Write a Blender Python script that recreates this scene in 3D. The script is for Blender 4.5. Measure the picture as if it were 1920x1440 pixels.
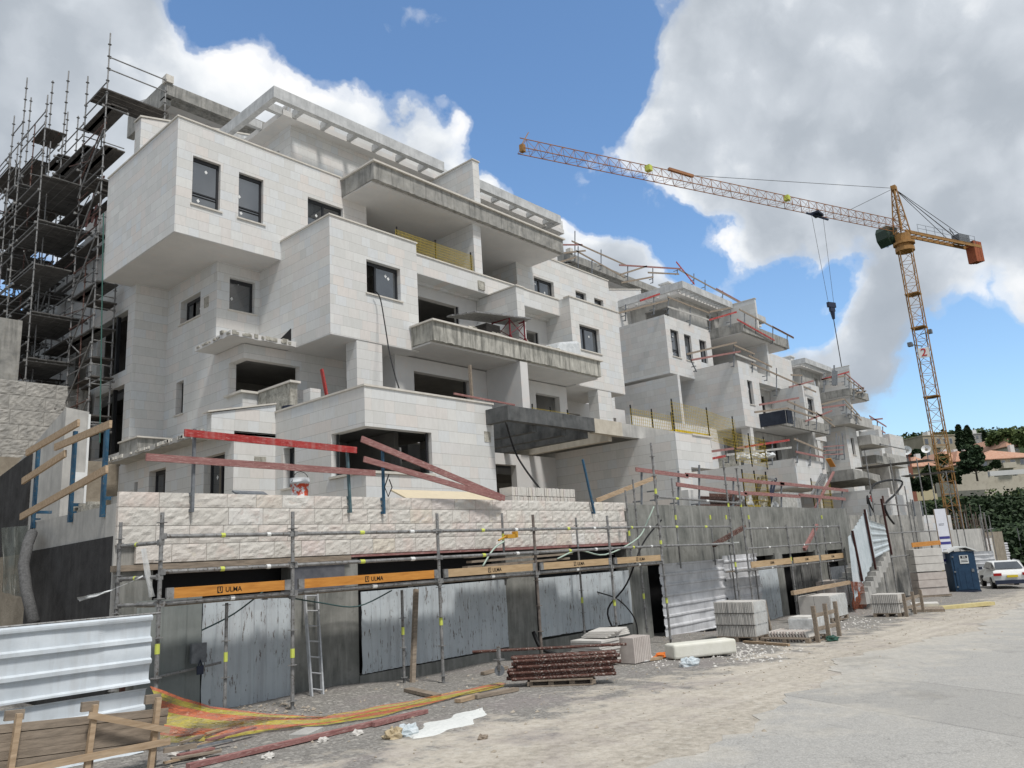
import bpy, math, random
import numpy as np
from mathutils import Vector, Matrix
R = math.radians
sc = bpy.context.scene
for o in list(bpy.data.objects): bpy.data.objects.remove(o)
col = sc.collection
# ---------------------------------------------------------------- camera (X = along the facades, Y = into the site, Z = up)
F_PX, PITCH, ROLL, YAW, EYE = 1463.3, R(12.711), R(-3.5366), R(41.478), 1.7
def _cam():
    cp, sp, cr, sr = math.cos(PITCH), math.sin(PITCH), math.cos(ROLL), math.sin(ROLL)
    fw = np.array([0, cp, sp]); up = np.array([0, -sp, cp]); rt = np.array([1., 0, 0])
    r = cr*rt + sr*up; u = -sr*rt + cr*up
    B = np.array([[math.sin(YAW), math.cos(YAW), 0], [-math.cos(YAW), math.sin(YAW), 0], [0, 0, 1]])
    return B@r, B@u, B@fw
CR, CU, CF = _cam(); CP = np.array([0, 0, EYE])
cam = bpy.data.cameras.new('camera'); co = bpy.data.objects.new('camera', cam); col.objects.link(co)
cam.sensor_fit = 'HORIZONTAL'; cam.sensor_width = 36; cam.lens = F_PX/1920*36
cam.clip_start = .1; cam.clip_end = 3000
m3 = Matrix(((CR[0], CU[0], -CF[0]), (CR[1], CU[1], -CF[1]), (CR[2], CU[2], -CF[2])))
co.matrix_world = Matrix.Translation((0, 0, EYE)) @ m3.to_4x4()
sc.camera = co
def ray(x, y): return (x-960)*CR - (y-720)*CU + F_PX*CF
def at(x, y, **k):            # a point of the place, from where it is seen and the plane it lies in
    d = ray(x, y); (a, v), = k.items()
    t = v/F_PX if a == 'D' else (v-CP['XYZ'.index(a)])/d['XYZ'.index(a)]
    return tuple(CP + t*d)
GZ0, GS = -.08, -.027
def gz(X): return GZ0 + GS*X
def G(x, y):                   # the same on the sloping ground
    d = ray(x, y); t = (GZ0 - EYE)/(d[2] - GS*d[0])
    return tuple(CP + t*d)
# ---------------------------------------------------------------- exposure, world, sun
sc.view_settings.view_transform = 'Standard'; sc.view_settings.look = 'None'
sc.view_settings.exposure = 0.56; sc.view_settings.gamma = 1
SUN_EL, SUN_AZ = R(58), (-.25, -1.0)      # towards the sun: from the street side, a little from the far end
w = bpy.data.worlds.new('World'); sc.world = w; w.use_nodes = True
nt = w.node_tree; nt.nodes.clear()
class N:                       # small node helper
    def __init__(s, nt): s.nt = nt
    def n(s, t, **k):
        o = s.nt.nodes.new(t)
        for a, b in k.items(): setattr(o, a, b)
        return o
    def put(s, sock, v):
        if isinstance(v, bpy.types.NodeSocket): s.nt.links.new(v, sock)
        elif v is not None:
            try: sock.default_value = v
            except Exception: sock.default_value = (*v, 1)
    def math(s, op, a, b=None, c=None, clamp=False):
        o = s.n('ShaderNodeMath', operation=op); o.use_clamp = clamp
        for i, v in enumerate((a, b, c)):
            if v is not None: s.put(o.inputs[i], v)
        return o.outputs[0]
    def vm(s, op, a, b=None, sc_=None):
        o = s.n('ShaderNodeVectorMath', operation=op); s.put(o.inputs[0], a)
        if b is not None: s.put(o.inputs[1], b)
        if sc_ is not None: s.put(o.inputs['Scale'], sc_)
        return o.outputs['Value'] if op == 'DOT_PRODUCT' else o.outputs[0]
    def xyz(s, v):
        o = s.n('ShaderNodeSeparateXYZ'); s.put(o.inputs[0], v); return o.outputs
    def comb(s, x=0, y=0, z=0):
        o = s.n('ShaderNodeCombineXYZ')
        for i, v in enumerate((x, y, z)): s.put(o.inputs[i], v)
        return o.outputs[0]
    def noise(s, v, scale=5, detail=4, rough=.5, dist=0, color=False):
        o = s.n('ShaderNodeTexNoise'); s.put(o.inputs['Vector'], v)
        o.inputs['Scale'].default_value = scale; o.inputs['Detail'].default_value = detail
        o.inputs['Roughness'].default_value = rough; o.inputs['Distortion'].default_value = dist
        return o.outputs['Color' if color else 'Fac']
    def voro(s, v, scale=5, feature='F1', out='Distance', rnd=1):
        o = s.n('ShaderNodeTexVoronoi', feature=feature); s.put(o.inputs['Vector'], v); o.inputs['Scale'].default_value = scale
        o.inputs['Randomness'].default_value = rnd
        return o.outputs[out]
    def ramp(s, f, pts, interp='LINEAR'):
        o = s.n('ShaderNodeValToRGB'); s.put(o.inputs[0], f); cr = o.color_ramp; cr.interpolation = interp
        while len(cr.elements) < len(pts): cr.elements.new(.5)
        for e, (p, c) in zip(cr.elements, pts):
            e.position = p; e.color = (*c, 1) if hasattr(c, '__len__') else (c, c, c, 1)
        return o.outputs[0]
    def mix(s, f, a, b, blend='MIX'):
        o = s.n('ShaderNodeMix', data_type='RGBA', blend_type=blend)
        s.put(o.inputs[0], f)
        for i, v in ((6, a), (7, b)):
            if isinstance(v, (tuple, list)) and len(v) == 3: v = (*v, 1)
            s.put(o.inputs[i], v)
        return o.outputs[2]
    def wn(s, v):
        o = s.n('ShaderNodeTexWhiteNoise', noise_dimensions='3D'); s.put(o.inputs['Vector'], v); return o.outputs['Value'], o.outputs['Color']
q = N(nt)
sky = q.n('ShaderNodeTexSky', sky_type='NISHITA', sun_disc=False, sun_elevation=SUN_EL)
sky.sun_rotation = math.atan2(SUN_AZ[0], SUN_AZ[1]); sky.air_density = 1.0; sky.dust_density = .6; sky.ozone_density = 1.6
tc = q.n('ShaderNodeTexCoord'); dirv = q.vm('NORMALIZE', tc.outputs['Generated'])
blobs = [  # where the cloud breaks and banks stand, as directions (pixel of the photograph), angular size, weight
    (620, 40, 66, -1.1), (890, 30, 85, -1.5), (1060, 50, 85, -1.5), (730, 40, 60, -.7), (1000, 100, 60, -.7), (1060, 190, 62, -1.7), (1050, 310, 52, -1.8), (1120, 385, 36, -1.1), (370, 25, 42, -1.2), (560, 60, 42, -.9), (1110, 130, 45, -.5),
    (1270, 450, 46, -1.4), (1320, 490, 38, -1.1), (1200, 390, 34, -1.0), (1470, 570, 48, -1.3), (1540, 515, 40, -1.1), (1600, 470, 30, -.5), (1425, 590, 26, -.35), (1905, 560, 40, -.7), (1870, 700, 55, -.75), (1810, 815, 45, -.3), (1690, 815, 80, -.4), (1900, 800, 60, -.6), (1740, 640, 40, -.3),
    (430, 190, 45, -.4), (740, 95, 28, .9), (20, 640, 100, -.8), (540, 120, 40, .3), (1850, 620, 50, -.3), (1050, 560, 45, -.2),
    (120, 130, 200, .8), (310, 190, 110, .5), (430, 60, 50, .35), (480, 170, 60, .2), (820, 240, 100, 1.3), (930, 215, 50, 1.1), (968, 340, 34, .9), (690, 200, 60, .9), (600, 190, 50, .5), (730, 90, 24, .8), (1400, 200, 190, .95), (1260, 120, 70, .75), (1180, 220, 60, .6), (1800, 200, 260, .9),
    (1440, 430, 90, .9), (1700, 720, 60, .8), (1640, 760, 40, .4), (1330, 590, 50, .3), (1900, 640, 40, .25), (1100, 430, 75, .75), (1160, 360, 45, .5), (1190, 480, 40, .5), (1640, 640, 80, .8), (1740, 540, 80, .6), (1500, 680, 60, .6), (1390, 510, 45, .4), (1780, 420, 120, .5), (1560, 720, 50, .5)]
outer = [((-CF[0], -CF[1], .35), 900, .9), ((0, -.2, 1), 620, .9), ((CR[0], CR[1], .5), 500, .8), ((-CR[0], -CR[1], .6), 500, .8)]   # cloud banks added out of view to whiten the ambient light
bw = q.vm('NORMALIZE', q.vm('ADD', dirv, q.vm('SCALE', q.vm('SUBTRACT', q.noise(dirv, 5, 6, .55, color=True), (.5, .5, .5)), sc_=.16)))
def gather(L):
    acc = None
    for d, s_, wt in L:
        d = np.array(d, float); d = d/np.linalg.norm(d); k = (1463./s_)**2/1.6
        dt = q.vm('DOT_PRODUCT', bw, tuple(d))
        e = q.math('EXPONENT', q.math('MULTIPLY', q.math('SUBTRACT', dt, 1.0), k))
        acc = q.math('MULTIPLY_ADD', e, wt, acc if acc is not None else 0.0)
    return acc
POSC = .85
LL = [(ray(x, y), s_, wt) for x, y, s_, wt in blobs]+outer
acc = q.math('ADD', q.math('MINIMUM', gather([l for l in LL if l[2] > 0]), POSC), q.math('MAXIMUM', gather([l for l in LL if l[2] < 0]), -1.3))
warp = q.noise(dirv, 3.0, 5, .6, color=True)
dw = q.vm('ADD', dirv, q.vm('SCALE', q.vm('SUBTRACT', warp, (.5, .5, .5)), sc_=.12))
f1 = q.noise(dw, 4.2, 14, .55)
wv = q.vm('ADD', dw, q.vm('SCALE', q.noise(dw, 16, 6, .65, color=True), sc_=.05))
f2 = q.voro(wv, 11, 'SMOOTH_F1'); f3 = q.voro(q.vm('ADD', wv, (.3, .1, .7)), 27, 'SMOOTH_F1')
puff = q.math('ADD', q.math('MULTIPLY', q.math('SUBTRACT', .42, f2), .75), q.math('MULTIPLY', q.math('SUBTRACT', .42, f3), .42))
dens = q.math('ADD', q.math('MULTIPLY_ADD', q.math('SUBTRACT', f1, .5), 3.1, acc), puff)
cover = q.ramp(q.math('MULTIPLY_ADD', dens, .5, .5), [(.40, 0), (.47, .22), (.54, .80), (.65, 1)], 'EASE')
thick = q.math('ADD', q.math('MULTIPLY', q.math('SUBTRACT', q.noise(q.vm('ADD', dw, (.03, -.05, .09)), 2.6, 9, .56), .5), 1.7), q.math('MULTIPLY', q.math('MINIMUM', acc, .62), .62))
shade = q.math('SUBTRACT', q.math('ADD', thick, .32), q.math('MULTIPLY', puff, .80))
ccol = q.ramp(shade, [(.06, (1.0, 1.0, 1.0)), (.30, (.84, .87, .90)), (.52, (.60, .645, .70)), (.78, (.45, .495, .55)), (1, (.40, .445, .50))])
ccol = q.vm('SCALE', ccol, sc_=7.2)
skyc = q.vm('MULTIPLY', sky.outputs[0], (1.05,1.25,1.36))
z = q.xyz(dirv)[2]
mixc = q.mix(cover, skyc, ccol)
low = q.math('MULTIPLY', q.ramp(z, [(0.0, 1), (.16, .35), (.4, 0)]), .35)
mixc = q.mix(low, mixc, q.vm('SCALE', q.comb(.72, .83, 1.0), sc_=7.2*.62))
bg = q.n('ShaderNodeBackground'); q.put(bg.inputs[0], mixc); bg.inputs[1].default_value = .1
ow = q.n('ShaderNodeOutputWorld'); nt.links.new(bg.outputs[0], ow.inputs[0])
sun = bpy.data.lights.new('sun', 'SUN'); sun.energy = 2.0; sun.angle = R(9); sun.color = (1, .96, .91)
so = bpy.data.objects.new('sun', sun); col.objects.link(so)
sd = Vector((SUN_AZ[0], SUN_AZ[1], 0)).normalized()*math.cos(SUN_EL) + Vector((0, 0, math.sin(SUN_EL)))
so.rotation_euler = (-sd).to_track_quat('-Z', 'Y').to_euler(); so.location = sd*200
# ---------------------------------------------------------------- materials
MAT = {}
def mat(name, build):
    if name not in MAT:
        m = bpy.data.materials.new(name); m.use_nodes = True; nt = m.node_tree; nt.nodes.clear()
        h = N(nt); h.b = h.n('ShaderNodeBsdfPrincipled'); h.o = h.n('ShaderNodeOutputMaterial'); nt.links.new(h.b.outputs[0], h.o.inputs[0])
        h.P = h.n('ShaderNodeTexCoord').outputs['Object']
        h.Nrm = h.n('ShaderNodeNewGeometry')
        h.b.inputs['Roughness'].default_value = .85; h.b.inputs['Specular IOR Level'].default_value = .3
        build(h); MAT[name] = m
    return MAT[name]
def bump(h, height, strength=.3, dist=.02):
    b = h.n('ShaderNodeBump'); b.inputs['Strength'].default_value = strength; b.inputs['Distance'].default_value = dist
    h.put(b.inputs['Height'], height); h.nt.links.new(b.outputs[0], h.b.inputs['Normal'])
def uvz(h):                    # u runs along the wall whatever way it faces
    p = h.xyz(h.P); n = h.xyz(h.Nrm.outputs['True Normal'])
    nx = h.math('ABSOLUTE', n[0]); ny = h.math('ABSOLUTE', n[1])
    sel = h.math('GREATER_THAN', nx, ny)
    u = h.math('ADD', h.math('MULTIPLY', p[0], h.math('SUBTRACT', 1, sel)), h.math('MULTIPLY', h.math('ADD', p[1], .37), sel))
    return u, p[2], sel
def m_tile(base, var=.10, hrow=.31, wid=.72, joint=.45, dirt=.5):
    def f(h):
        u, z, sel = uvz(h)
        row = h.math('FLOOR', h.math('DIVIDE', z, hrow))
        off, _ = h.wn(h.comb(row, 3.3, sel))
        uu = h.math('DIVIDE', h.math('MULTIPLY_ADD', off, wid*3, u), wid)
        cb = h.math('FLOOR', uu); fr = h.math('FRACT', uu)
        sp, _ = h.wn(h.comb(cb, row, 7.7))                      # a tile may be cut in two
        cut = h.math('MULTIPLY', h.math('GREATER_THAN', sp, .55), h.math('GREATER_THAN', fr, .55))
        v, c = h.wn(h.comb(h.math('ADD', cb, h.math('MULTIPLY', cut, .5)), row, sel))
        du = h.math('MINIMUM', h.math('MULTIPLY', fr, wid), h.math('MULTIPLY', h.math('SUBTRACT', 1, fr), wid))
        du2 = h.math('MULTIPLY', h.math('ABSOLUTE', h.math('SUBTRACT', fr, .55)), wid)
        du2 = h.math('ADD', du2, h.math('MULTIPLY', h.math('LESS_THAN', sp, .55), 1))
        fz = h.math('FRACT', h.math('DIVIDE', z, hrow)); dz = h.math('MULTIPLY', h.math('MINIMUM', fz, h.math('SUBTRACT', 1, fz)), hrow)
        dj = h.math('MINIMUM', h.math('MINIMUM', du, du2), dz)
        jm = h.math('ADD', h.math('MULTIPLY', h.math('LESS_THAN', h.math('MINIMUM', du, du2), .004), .45), h.math('LESS_THAN', dz, .005), clamp=True)
        n1 = h.noise(h.P, 1.1, 6, .6); n2 = h.noise(h.vm('MULTIPLY', h.P, (6, 6, 2.2)), 2.2, 7, .65)
        tint = h.ramp(v, [(0, (base[0]*(1-var*1.5), base[1]*(1-var*1.4), base[2]*(1-var*1.4))), (.35, base), (.55, (base[0]*1.03, base[1]*.975, base[2]*.95)), (.75, (base[0]*.96, base[1]*1.0, base[2]*1.05)), (1, (base[0]*(1+var), base[1]*(1+var), base[2]*(1+var*.9)))])
        c1 = h.mix(h.math('MULTIPLY', h.ramp(n2, [(.35, 1), (.62, 0)]), .16), tint, (base[0]*.62, base[1]*.60, base[2]*.56))
        c1 = h.mix(h.math('MULTIPLY', h.ramp(n1, [(.30, 1), (.62, 0)]), .22*dirt), c1, (base[0]*.66, base[1]*.67, base[2]*.62))
        st = h.noise(h.vm('MULTIPLY', h.P, (3.5, 3.5, .35)), 1.6, 5, .6)
        c1 = h.mix(h.math('MULTIPLY', h.ramp(st, [(.56, 0), (.75, 1)]), .22*dirt), c1, (.34, .32, .28))
        c2 = h.mix(h.math('MULTIPLY', jm, joint), c1, (.16, .15, .13))
        h.put(h.b.inputs['Base Color'], c2); h.b.inputs['Roughness'].default_value = .8
        bump(h, h.math('ADD', h.math('MULTIPLY', h.math('MINIMUM', dj, .008), 60), h.math('ADD', h.math('MULTIPLY', n2, .12), h.math('MULTIPLY', v, .2))), .35, .01)
    return f
def m_noise(c1, c2, scale=4, rough=.85, bs=.25, bd=.01, streak=0, streakc=(.1, .1, .1), metal=0, stretch=(1, 1, 1), c3=None, detail=8, lo=.3, hi=.7):
    def f(h):
        v = h.vm('MULTIPLY', h.P, stretch)
        n = h.noise(v, scale, detail, .62)
        c = h.ramp(n, [(lo, c1), (hi, c2)])
        if c3:
            c = h.mix(h.ramp(h.noise(v, scale*2.7, 6, .6), [(.55, 0), (.66, 1)]), c, c3)
        if streak:
            s_ = h.noise(h.vm('MULTIPLY', h.P, (5, 5, .5)), 1.5, 7, .65)
            c = h.mix(h.math('MULTIPLY', h.ramp(s_, [(.48, 0), (.66, 1)]), streak), c, streakc)
        h.put(h.b.inputs['Base Color'], c); h.b.inputs['Roughness'].default_value = rough; h.b.inputs['Metallic'].default_value = metal
        if bs: bump(h, h.noise(v, scale*5, 5, .6), bs, bd)
    return f
def flat(c, rough=.7, metal=0, spec=.3, var=.12):
    def f(h):
        n = h.noise(h.P, 6, 6, .6)
        h.put(h.b.inputs['Base Color'], h.mix(n, tuple(x*(1-var) for x in c), tuple(min(1, x*(1+var)) for x in c)))
        h.b.inputs['Roughness'].default_value = rough; h.b.inputs['Metallic'].default_value = metal; h.b.inputs['Specular IOR Level'].default_value = spec
    return f
TILE = mat('limestone_tile', m_tile((.665, .663, .645), .055, dirt=.34))
TILE2 = mat('limestone_tile_dusty', m_tile((.64, .638, .625), .065, .34, .8, .35, .5))
COPE = mat('coping_stone', m_noise((.52, .49, .44), (.66, .63, .57), 5, .7, .1))
PLAS = mat('soffit_plaster', m_noise((.56, .555, .545), (.64, .632, .615), 1.2, .9, .12, .005, c3=(.62, .59, .565)))
CONC = mat('raw_concrete', m_noise((.20, .20, .19), (.42, .41, .38), 2.2, .9, .4, .01, .55, (.09, .09, .085), c3=(.30, .29, .26)))
CONL = mat('light_concrete', m_noise((.34, .335, .32), (.52, .51, .48), 1.8, .9, .3, .01, .35, (.22, .22, .21)))
CONW = mat('whitewashed_concrete', m_noise((.40, .41, .41), (.60, .61, .61), 2.5, .85, .2, .006, .3, (.24, .25, .26)))
CONG = mat('damp_concrete', m_noise((.11, .115, .105), (.27, .27, .25), 1.6, .9, .35, .012, .6, (.33, .33, .31), c3=(.17, .17, .155)))
MORT = mat('mortar_smeared_concrete', m_noise((.22, .21, .18), (.62, .60, .53), 7, .95, .8, .03, .4, (.15, .14, .12)))
BITU = mat('bitumen_coating', m_noise((.012, .012, .013), (.045, .045, .047), 3, .75, .5, .01, .25, (.09, .09, .09)))
DARKC = mat('waterproofed_concrete', m_noise((.05, .053, .055), (.14, .145, .145), 2.5, .8, .3, .01, .3, (.16, .16, .155)))
TANC = mat('shuttered_tan_concrete', m_noise((.44, .40, .33), (.58, .54, .46), 3, .9, .3, .01, .25, (.25, .2, .15)))
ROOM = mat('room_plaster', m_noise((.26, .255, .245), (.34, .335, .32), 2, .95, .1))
FRAME = mat('anthracite_frame', flat((.018, .019, .022), .45, 0, .5))
STEEL = mat('galvanised_tube', m_noise((.16, .16, .16), (.34, .34, .335), 9, .55, .2, .003, metal=.35, c3=(.11, .095, .08)))
RUSTP = mat('rusty_prop', m_noise((.05, .02, .016), (.13, .06, .045), 14, .7, .4, .004, c3=(.42, .38, .34)))
PLANKD = mat('dark_deck', m_noise((.045, .042, .04), (.12, .11, .10), 3, .85, .3, .006, stretch=(1, 1, 4)))
WOOD = mat('pale_timber', m_noise((.30, .21, .13), (.50, .38, .26), 3, .8, .3, .004, stretch=(1, 9, 9), c3=(.36, .28, .20)))
WOODG = mat('weathered_timber', m_noise((.17, .14, .11), (.34, .28, .22), 3, .85, .4, .005, stretch=(1.5, 8, 8)))
REDW = mat('red_painted_timber', m_noise((.26, .02, .02), (.42, .05, .045), 5, .75, .4, .004, .35, (.42, .30, .28), stretch=(1, 6, 6), c3=(.44, .16, .15)))
PINKW = mat('faded_red_timber', m_noise((.20, .085, .08), (.34, .18, .165), 4, .8, .3, .003, stretch=(1, 6, 6), c3=(.40, .26, .24)))
BLUEM = mat('blue_steel', m_noise((.02, .07, .13), (.04, .12, .20), 8, .5, .2, .003, c3=(.10, .12, .14)))
NAVYM = mat('navy_steel', flat((.02, .028, .055), .5, 0, .4, .3))
GREYM = mat('grey_steel', m_noise((.10, .11, .125), (.22, .235, .25), 9, .6, .2, .003))
BLACK = mat('black_rubber_and_shade', flat((.012, .012, .013), .6))
WHITE = mat('white_paint', flat((.72, .73, .72), .5))
def _glass(h):
    n = h.noise(h.P, 1.5, 3)
    h.put(h.b.inputs['Base Color'], h.ramp(n, [(.3, (.016, .02, .024)), (.7, (.045, .052, .06))]))
    h.b.inputs['Roughness'].default_value = .04; h.b.inputs['Specular IOR Level'].default_value = 1.0; h.b.inputs['IOR'].default_value = 1.9
    bump(h, h.noise(h.P, 1.1, 2), .04, .02)
GLASS = mat('window_glass', _glass)
# ---------------------------------------------------------------- mesh helper
class MB:
    def __init__(s): s.v = []; s.f = []; s.mi = []
    def quad(s, *p, mi=0):
        i = len(s.v); s.v += [tuple(x) for x in p]; s.f.append(tuple(range(i, i+len(p)))); s.mi.append(mi)
    def box(s, x0, x1, y0, y1, z0, z1, mi=0):
        a = [(x, y, z) for z in (z0, z1) for y in (y0, y1) for x in (x0, x1)]
        s.hexa(a, mi)
    def hexa(s, a, mi=0):      # 8 corners: z-low (x0y0,x1y0,x0y1,x1y1) then z-high
        i = len(s.v); s.v += [tuple(p) for p in a]
        for f in ((0, 2, 3, 1), (4, 5, 7, 6), (0, 1, 5, 4), (2, 6, 7, 3), (0, 4, 6, 2), (1, 3, 7, 5)):
            s.f.append(tuple(i+k for k in f)); s.mi.append(mi)
    def bar(s, p, q_, w=.05, h=.05, up=(0, 0, 1), mi=0):   # a squared timber from p to q
        p, q_ = Vector(p), Vector(q_); d = (q_-p)
        if d.length < 1e-6: return s
        d.normalize(); u = Vector(up)
        if abs(d.dot(u)) > .98: u = Vector((1, 0, 0))
        a = d.cross(u).normalized()*w/2; b = a.cross(d).normalized()*h/2
        s.hexa([p-a-b, q_-a-b, p+a-b, q_+a-b, p-a+b, q_-a+b, p+a+b, q_+a+b], mi); return s
    def tube(s, pts, r=.024, n=6, mi=0, r1=None, cap=True):
        pts = [Vector(p) for p in pts]; m = len(pts); r1 = r if r1 is None else r1; base = len(s.v)
        d0 = (pts[1]-pts[0]).normalized(); u = Vector((0, 0, 1)) if abs(d0.z) < .9 else Vector((1, 0, 0))
        for i, p in enumerate(pts):
            d = ((pts[min(i+1, m-1)]-pts[max(i-1, 0)])).normalized()
            a = d.cross(u); a = a.normalized() if a.length > 1e-6 else Vector((1, 0, 0)); b = a.cross(d); u = b
            rr = r+(r1-r)*i/(m-1)
            for k in range(n):
                t = 2*math.pi*k/n; s.v.append(tuple(p+a*rr*math.cos(t)+b*rr*math.sin(t)))
        for i in range(m-1):
            for k in range(n):
                k2 = (k+1) % n; s.f.append((base+i*n+k, base+i*n+k2, base+(i+1)*n+k2, base+(i+1)*n+k)); s.mi.append(mi)
        if cap:
            s.f.append(tuple(base+k for k in reversed(range(n)))); s.mi.append(mi)
            s.f.append(tuple(base+(m-1)*n+k for k in range(n))); s.mi.append(mi)
        return s
    def disc(s, p, r, t=.01, n=8, mi=0):
        s.tube([(p[0], p[1], p[2]-t/2), (p[0], p[1], p[2]+t/2)], r, n, mi)
    def build(s, name, m, parent=None, smooth=False, org=None):
        me = bpy.data.meshes.new(name)
        o3 = Vector(parent_org(parent) if parent is not None else (org or (0, 0, 0)))
        me.from_pydata([tuple(Vector(p)-o3) for p in s.v], [], s.f)
        ms = m if isinstance(m, (list, tuple)) else [m]
        for x in ms: me.materials.append(x)
        if len(ms) > 1: me.polygons.foreach_set('material_index', s.mi)
        if smooth: me.polygons.foreach_set('use_smooth', [True]*len(me.polygons))
        me.update()
        o = bpy.data.objects.new(name, me); col.objects.link(o)
        if parent is not None: o.parent = parent
        else: o.location = o3
        return o
def parent_org(p):
    v = Vector((0, 0, 0))
    while p is not None: v += Vector(p.location); p = p.parent
    return v
def tag(o, label=None, cat=None, group=None, kind=None):
    if label: o['label'] = label
    if cat: o['category'] = cat
    if group: o['group'] = group
    if kind: o['kind'] = kind
    return o
def empty(name, loc, label=None, cat=None, group=None):
    o = bpy.data.objects.new(name, None); col.objects.link(o); o.location = loc; o.empty_display_size = .2
    return tag(o, label, cat, group)
def copy_tree(o, parent=None, delta=(0, 0, 0)):
    c = o.copy(); col.objects.link(c)
    if parent is not None: c.parent = parent
    else: c.location = Vector(o.location)+Vector(delta)
    for ch in [x for x in KIDS.get(o.name, [])]: copy_tree(ch, c)
    return c
KIDS = {}
def index_kids():
    KIDS.clear()
    for o in bpy.data.objects:
        if o.parent: KIDS.setdefault(o.parent.name, []).append(o)
def text(s_, size, loc, xdir, updir, m, parent, name='lettering', ext=.002, align='CENTER'):
    cu = bpy.data.curves.new(name, 'FONT'); cu.body = s_; cu.size = size; cu.extrude = ext; cu.align_x = align; cu.align_y = 'CENTER'; cu.offset = size*.006
    cu.materials.append(m); o = bpy.data.objects.new(name, cu); col.objects.link(o)
    X = Vector(xdir).normalized(); Y = Vector(updir); Y = (Y-X*Y.dot(X)).normalized(); Z = X.cross(Y)
    Mx = Matrix((X, Y, Z)).transposed().to_4x4(); L = Vector(loc)
    if parent is not None: L = L-parent_org(parent)
    me = bpy.data.meshes.new_from_object(o); o2 = bpy.data.objects.new(name, me); col.objects.link(o2); bpy.data.objects.remove(o)
    if parent is not None: o2.parent = parent
    o2.matrix_local = Matrix.Translation(L) @ Mx
    return o2
def cells(cuts): return list(zip(cuts[:-1], cuts[1:]))
def panel(mb, ax, c, a0, a1, z0, z1, holes=(), t=.25, mi=0):
    """wall in the plane ax=c (its outer face), thickness t inwards (+), with rectangular holes (a0,a1,z0,z1)"""
    def P(a, d, z): return (c+d, a, z) if ax == 'X' else (a, c+d, z)
    hs = [(max(h[0], a0), min(h[1], a1), max(h[2], z0), min(h[3], z1)) for h in holes]
    ca = sorted({a0, a1, *[h[0] for h in hs], *[h[1] for h in hs]}); cz = sorted({z0, z1, *[h[2] for h in hs], *[h[3] for h in hs]})
    for u0, u1 in cells(ca):
        for w0, w1 in cells(cz):
            um, wm = (u0+u1)/2, (w0+w1)/2
            if any(h[0] < um < h[1] and h[2] < wm < h[3] for h in hs): continue
            for d in (0, t): mb.quad(P(u0, d, w0), P(u1, d, w0), P(u1, d, w1), P(u0, d, w1), mi=mi)
            for (uu, on) in ((u0, any(abs(h[1]-u0) < 1e-6 and h[2] < wm < h[3] for h in hs) or u0 == a0), (u1, any(abs(h[0]-u1) < 1e-6 and h[2] < wm < h[3] for h in hs) or u1 == a1)):
                if on: mb.quad(P(uu, 0, w0), P(uu, t, w0), P(uu, t, w1), P(uu, 0, w1), mi=mi)
            for (ww, on) in ((w0, any(abs(h[3]-w0) < 1e-6 and h[0] < um < h[1] for h in hs) or w0 == z0), (w1, any(abs(h[2]-w1) < 1e-6 and h[0] < um < h[1] for h in hs) or w1 == z1)):
                if on: mb.quad(P(u0, 0, ww), P(u0, t, ww), P(u1, t, ww), P(u1, 0, ww), mi=mi)
    return mb
# ---------------------------------------------------------------- the apartment buildings
def window(root, ax, c, a0, a1, z0, z1, depth=.16, mull=(), sill=True, open_=False, stickers=(), transom=None, fixed=None, rev=1):
    """dark framed window set back in its hole; frame is the part, pane / sill / sticker its pieces"""
    d = c+depth
    def P(a, dd, z): return (dd, a, z) if ax == 'X' else (a, dd, z)
    def bx(mb, u0, u1, d0, d1, w0, w1):
        if ax == 'X': mb.box(d0, d1, u0, u1, w0, w1)
        else: mb.box(u0, u1, d0, d1, w0, w1)
    t = .065
    f = MB()
    bx(f, a0, a0+t, d, d+.07, z0, z1); bx(f, a1-t, a1, d, d+.07, z0, z1)
    bx(f, a0+t, a1-t, d, d+.07, z1-t*1.8, z1); bx(f, a0+t, a1-t, d, d+.07, z0, z0+t)
    for m_ in mull: am = a0+(a1-a0)*m_; bx(f, am-.035, am+.035, d-.01, d+.06, z0+t, z1-t*1.8)
    if transom: zt = z0+(z1-z0)*transom; bx(f, a0+t, a1-t, d-.005, d+.05, zt-.02, zt+.02); bx(f, a0+t, a1-t, d-.005, d+.05, zt-.10, zt-.085)
    fr = f.build('window', FRAME, root)
    g = MB(); x1 = a1-t if not open_ else a0+(a1-a0)*open_
    if open_: bx(g, x1, a1-t, d+.03, d+.045, z0+t, z1-t*1.8)
    else: bx(g, a0+t, a1-t, d+.03, d+.045, z0+t, z1-t*1.8)
    g.build('pane', GLASS, fr)
    if sill:
        s = MB(); bx(s, a0-.05, a1+.08, c-.045, c+depth, z0-.05, z0-.003); s.build('sill', COPE, fr)
    for (su, sz) in stickers:
        s = MB(); uu, zz, k = a0+(a1-a0)*su, z0+(z1-z0)*sz, .055
        for sgn in ((-1, 0, 0, -1, 1, 0, 0, 1),):
            s.quad(P(uu-k, d+.026, zz), P(uu, d+.026, zz-k*1.2), P(uu+k, d+.026, zz), P(uu, d+.026, zz+k*1.2))
            s.quad(P(uu-k, d+.027, zz), P(uu, d+.027, zz-k*1.2), P(uu+k, d+.027, zz), P(uu, d+.027, zz+k*1.2))
        s.build('sticker', WHITE, fr)
    return fr
def coping(mb, pts, w=.30, t=.05, over=.035):
    """coping stones along a polyline of outer edge points; laid inwards"""
    for p, q_ in zip(pts[:-1], pts[1:]):
        p, q_ = Vector(p), Vector(q_)
        if abs(p.x-q_.x) > abs(p.y-q_.y): mb.box(min(p.x, q_.x)-over, max(p.x, q_.x)+over, p.y-over, p.y+w, p.z, p.z+t)
        else: mb.box(p.x-over, p.x+w, min(p.y, q_.y)+w, max(p.y, q_.y), p.z, p.z+t)
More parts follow.
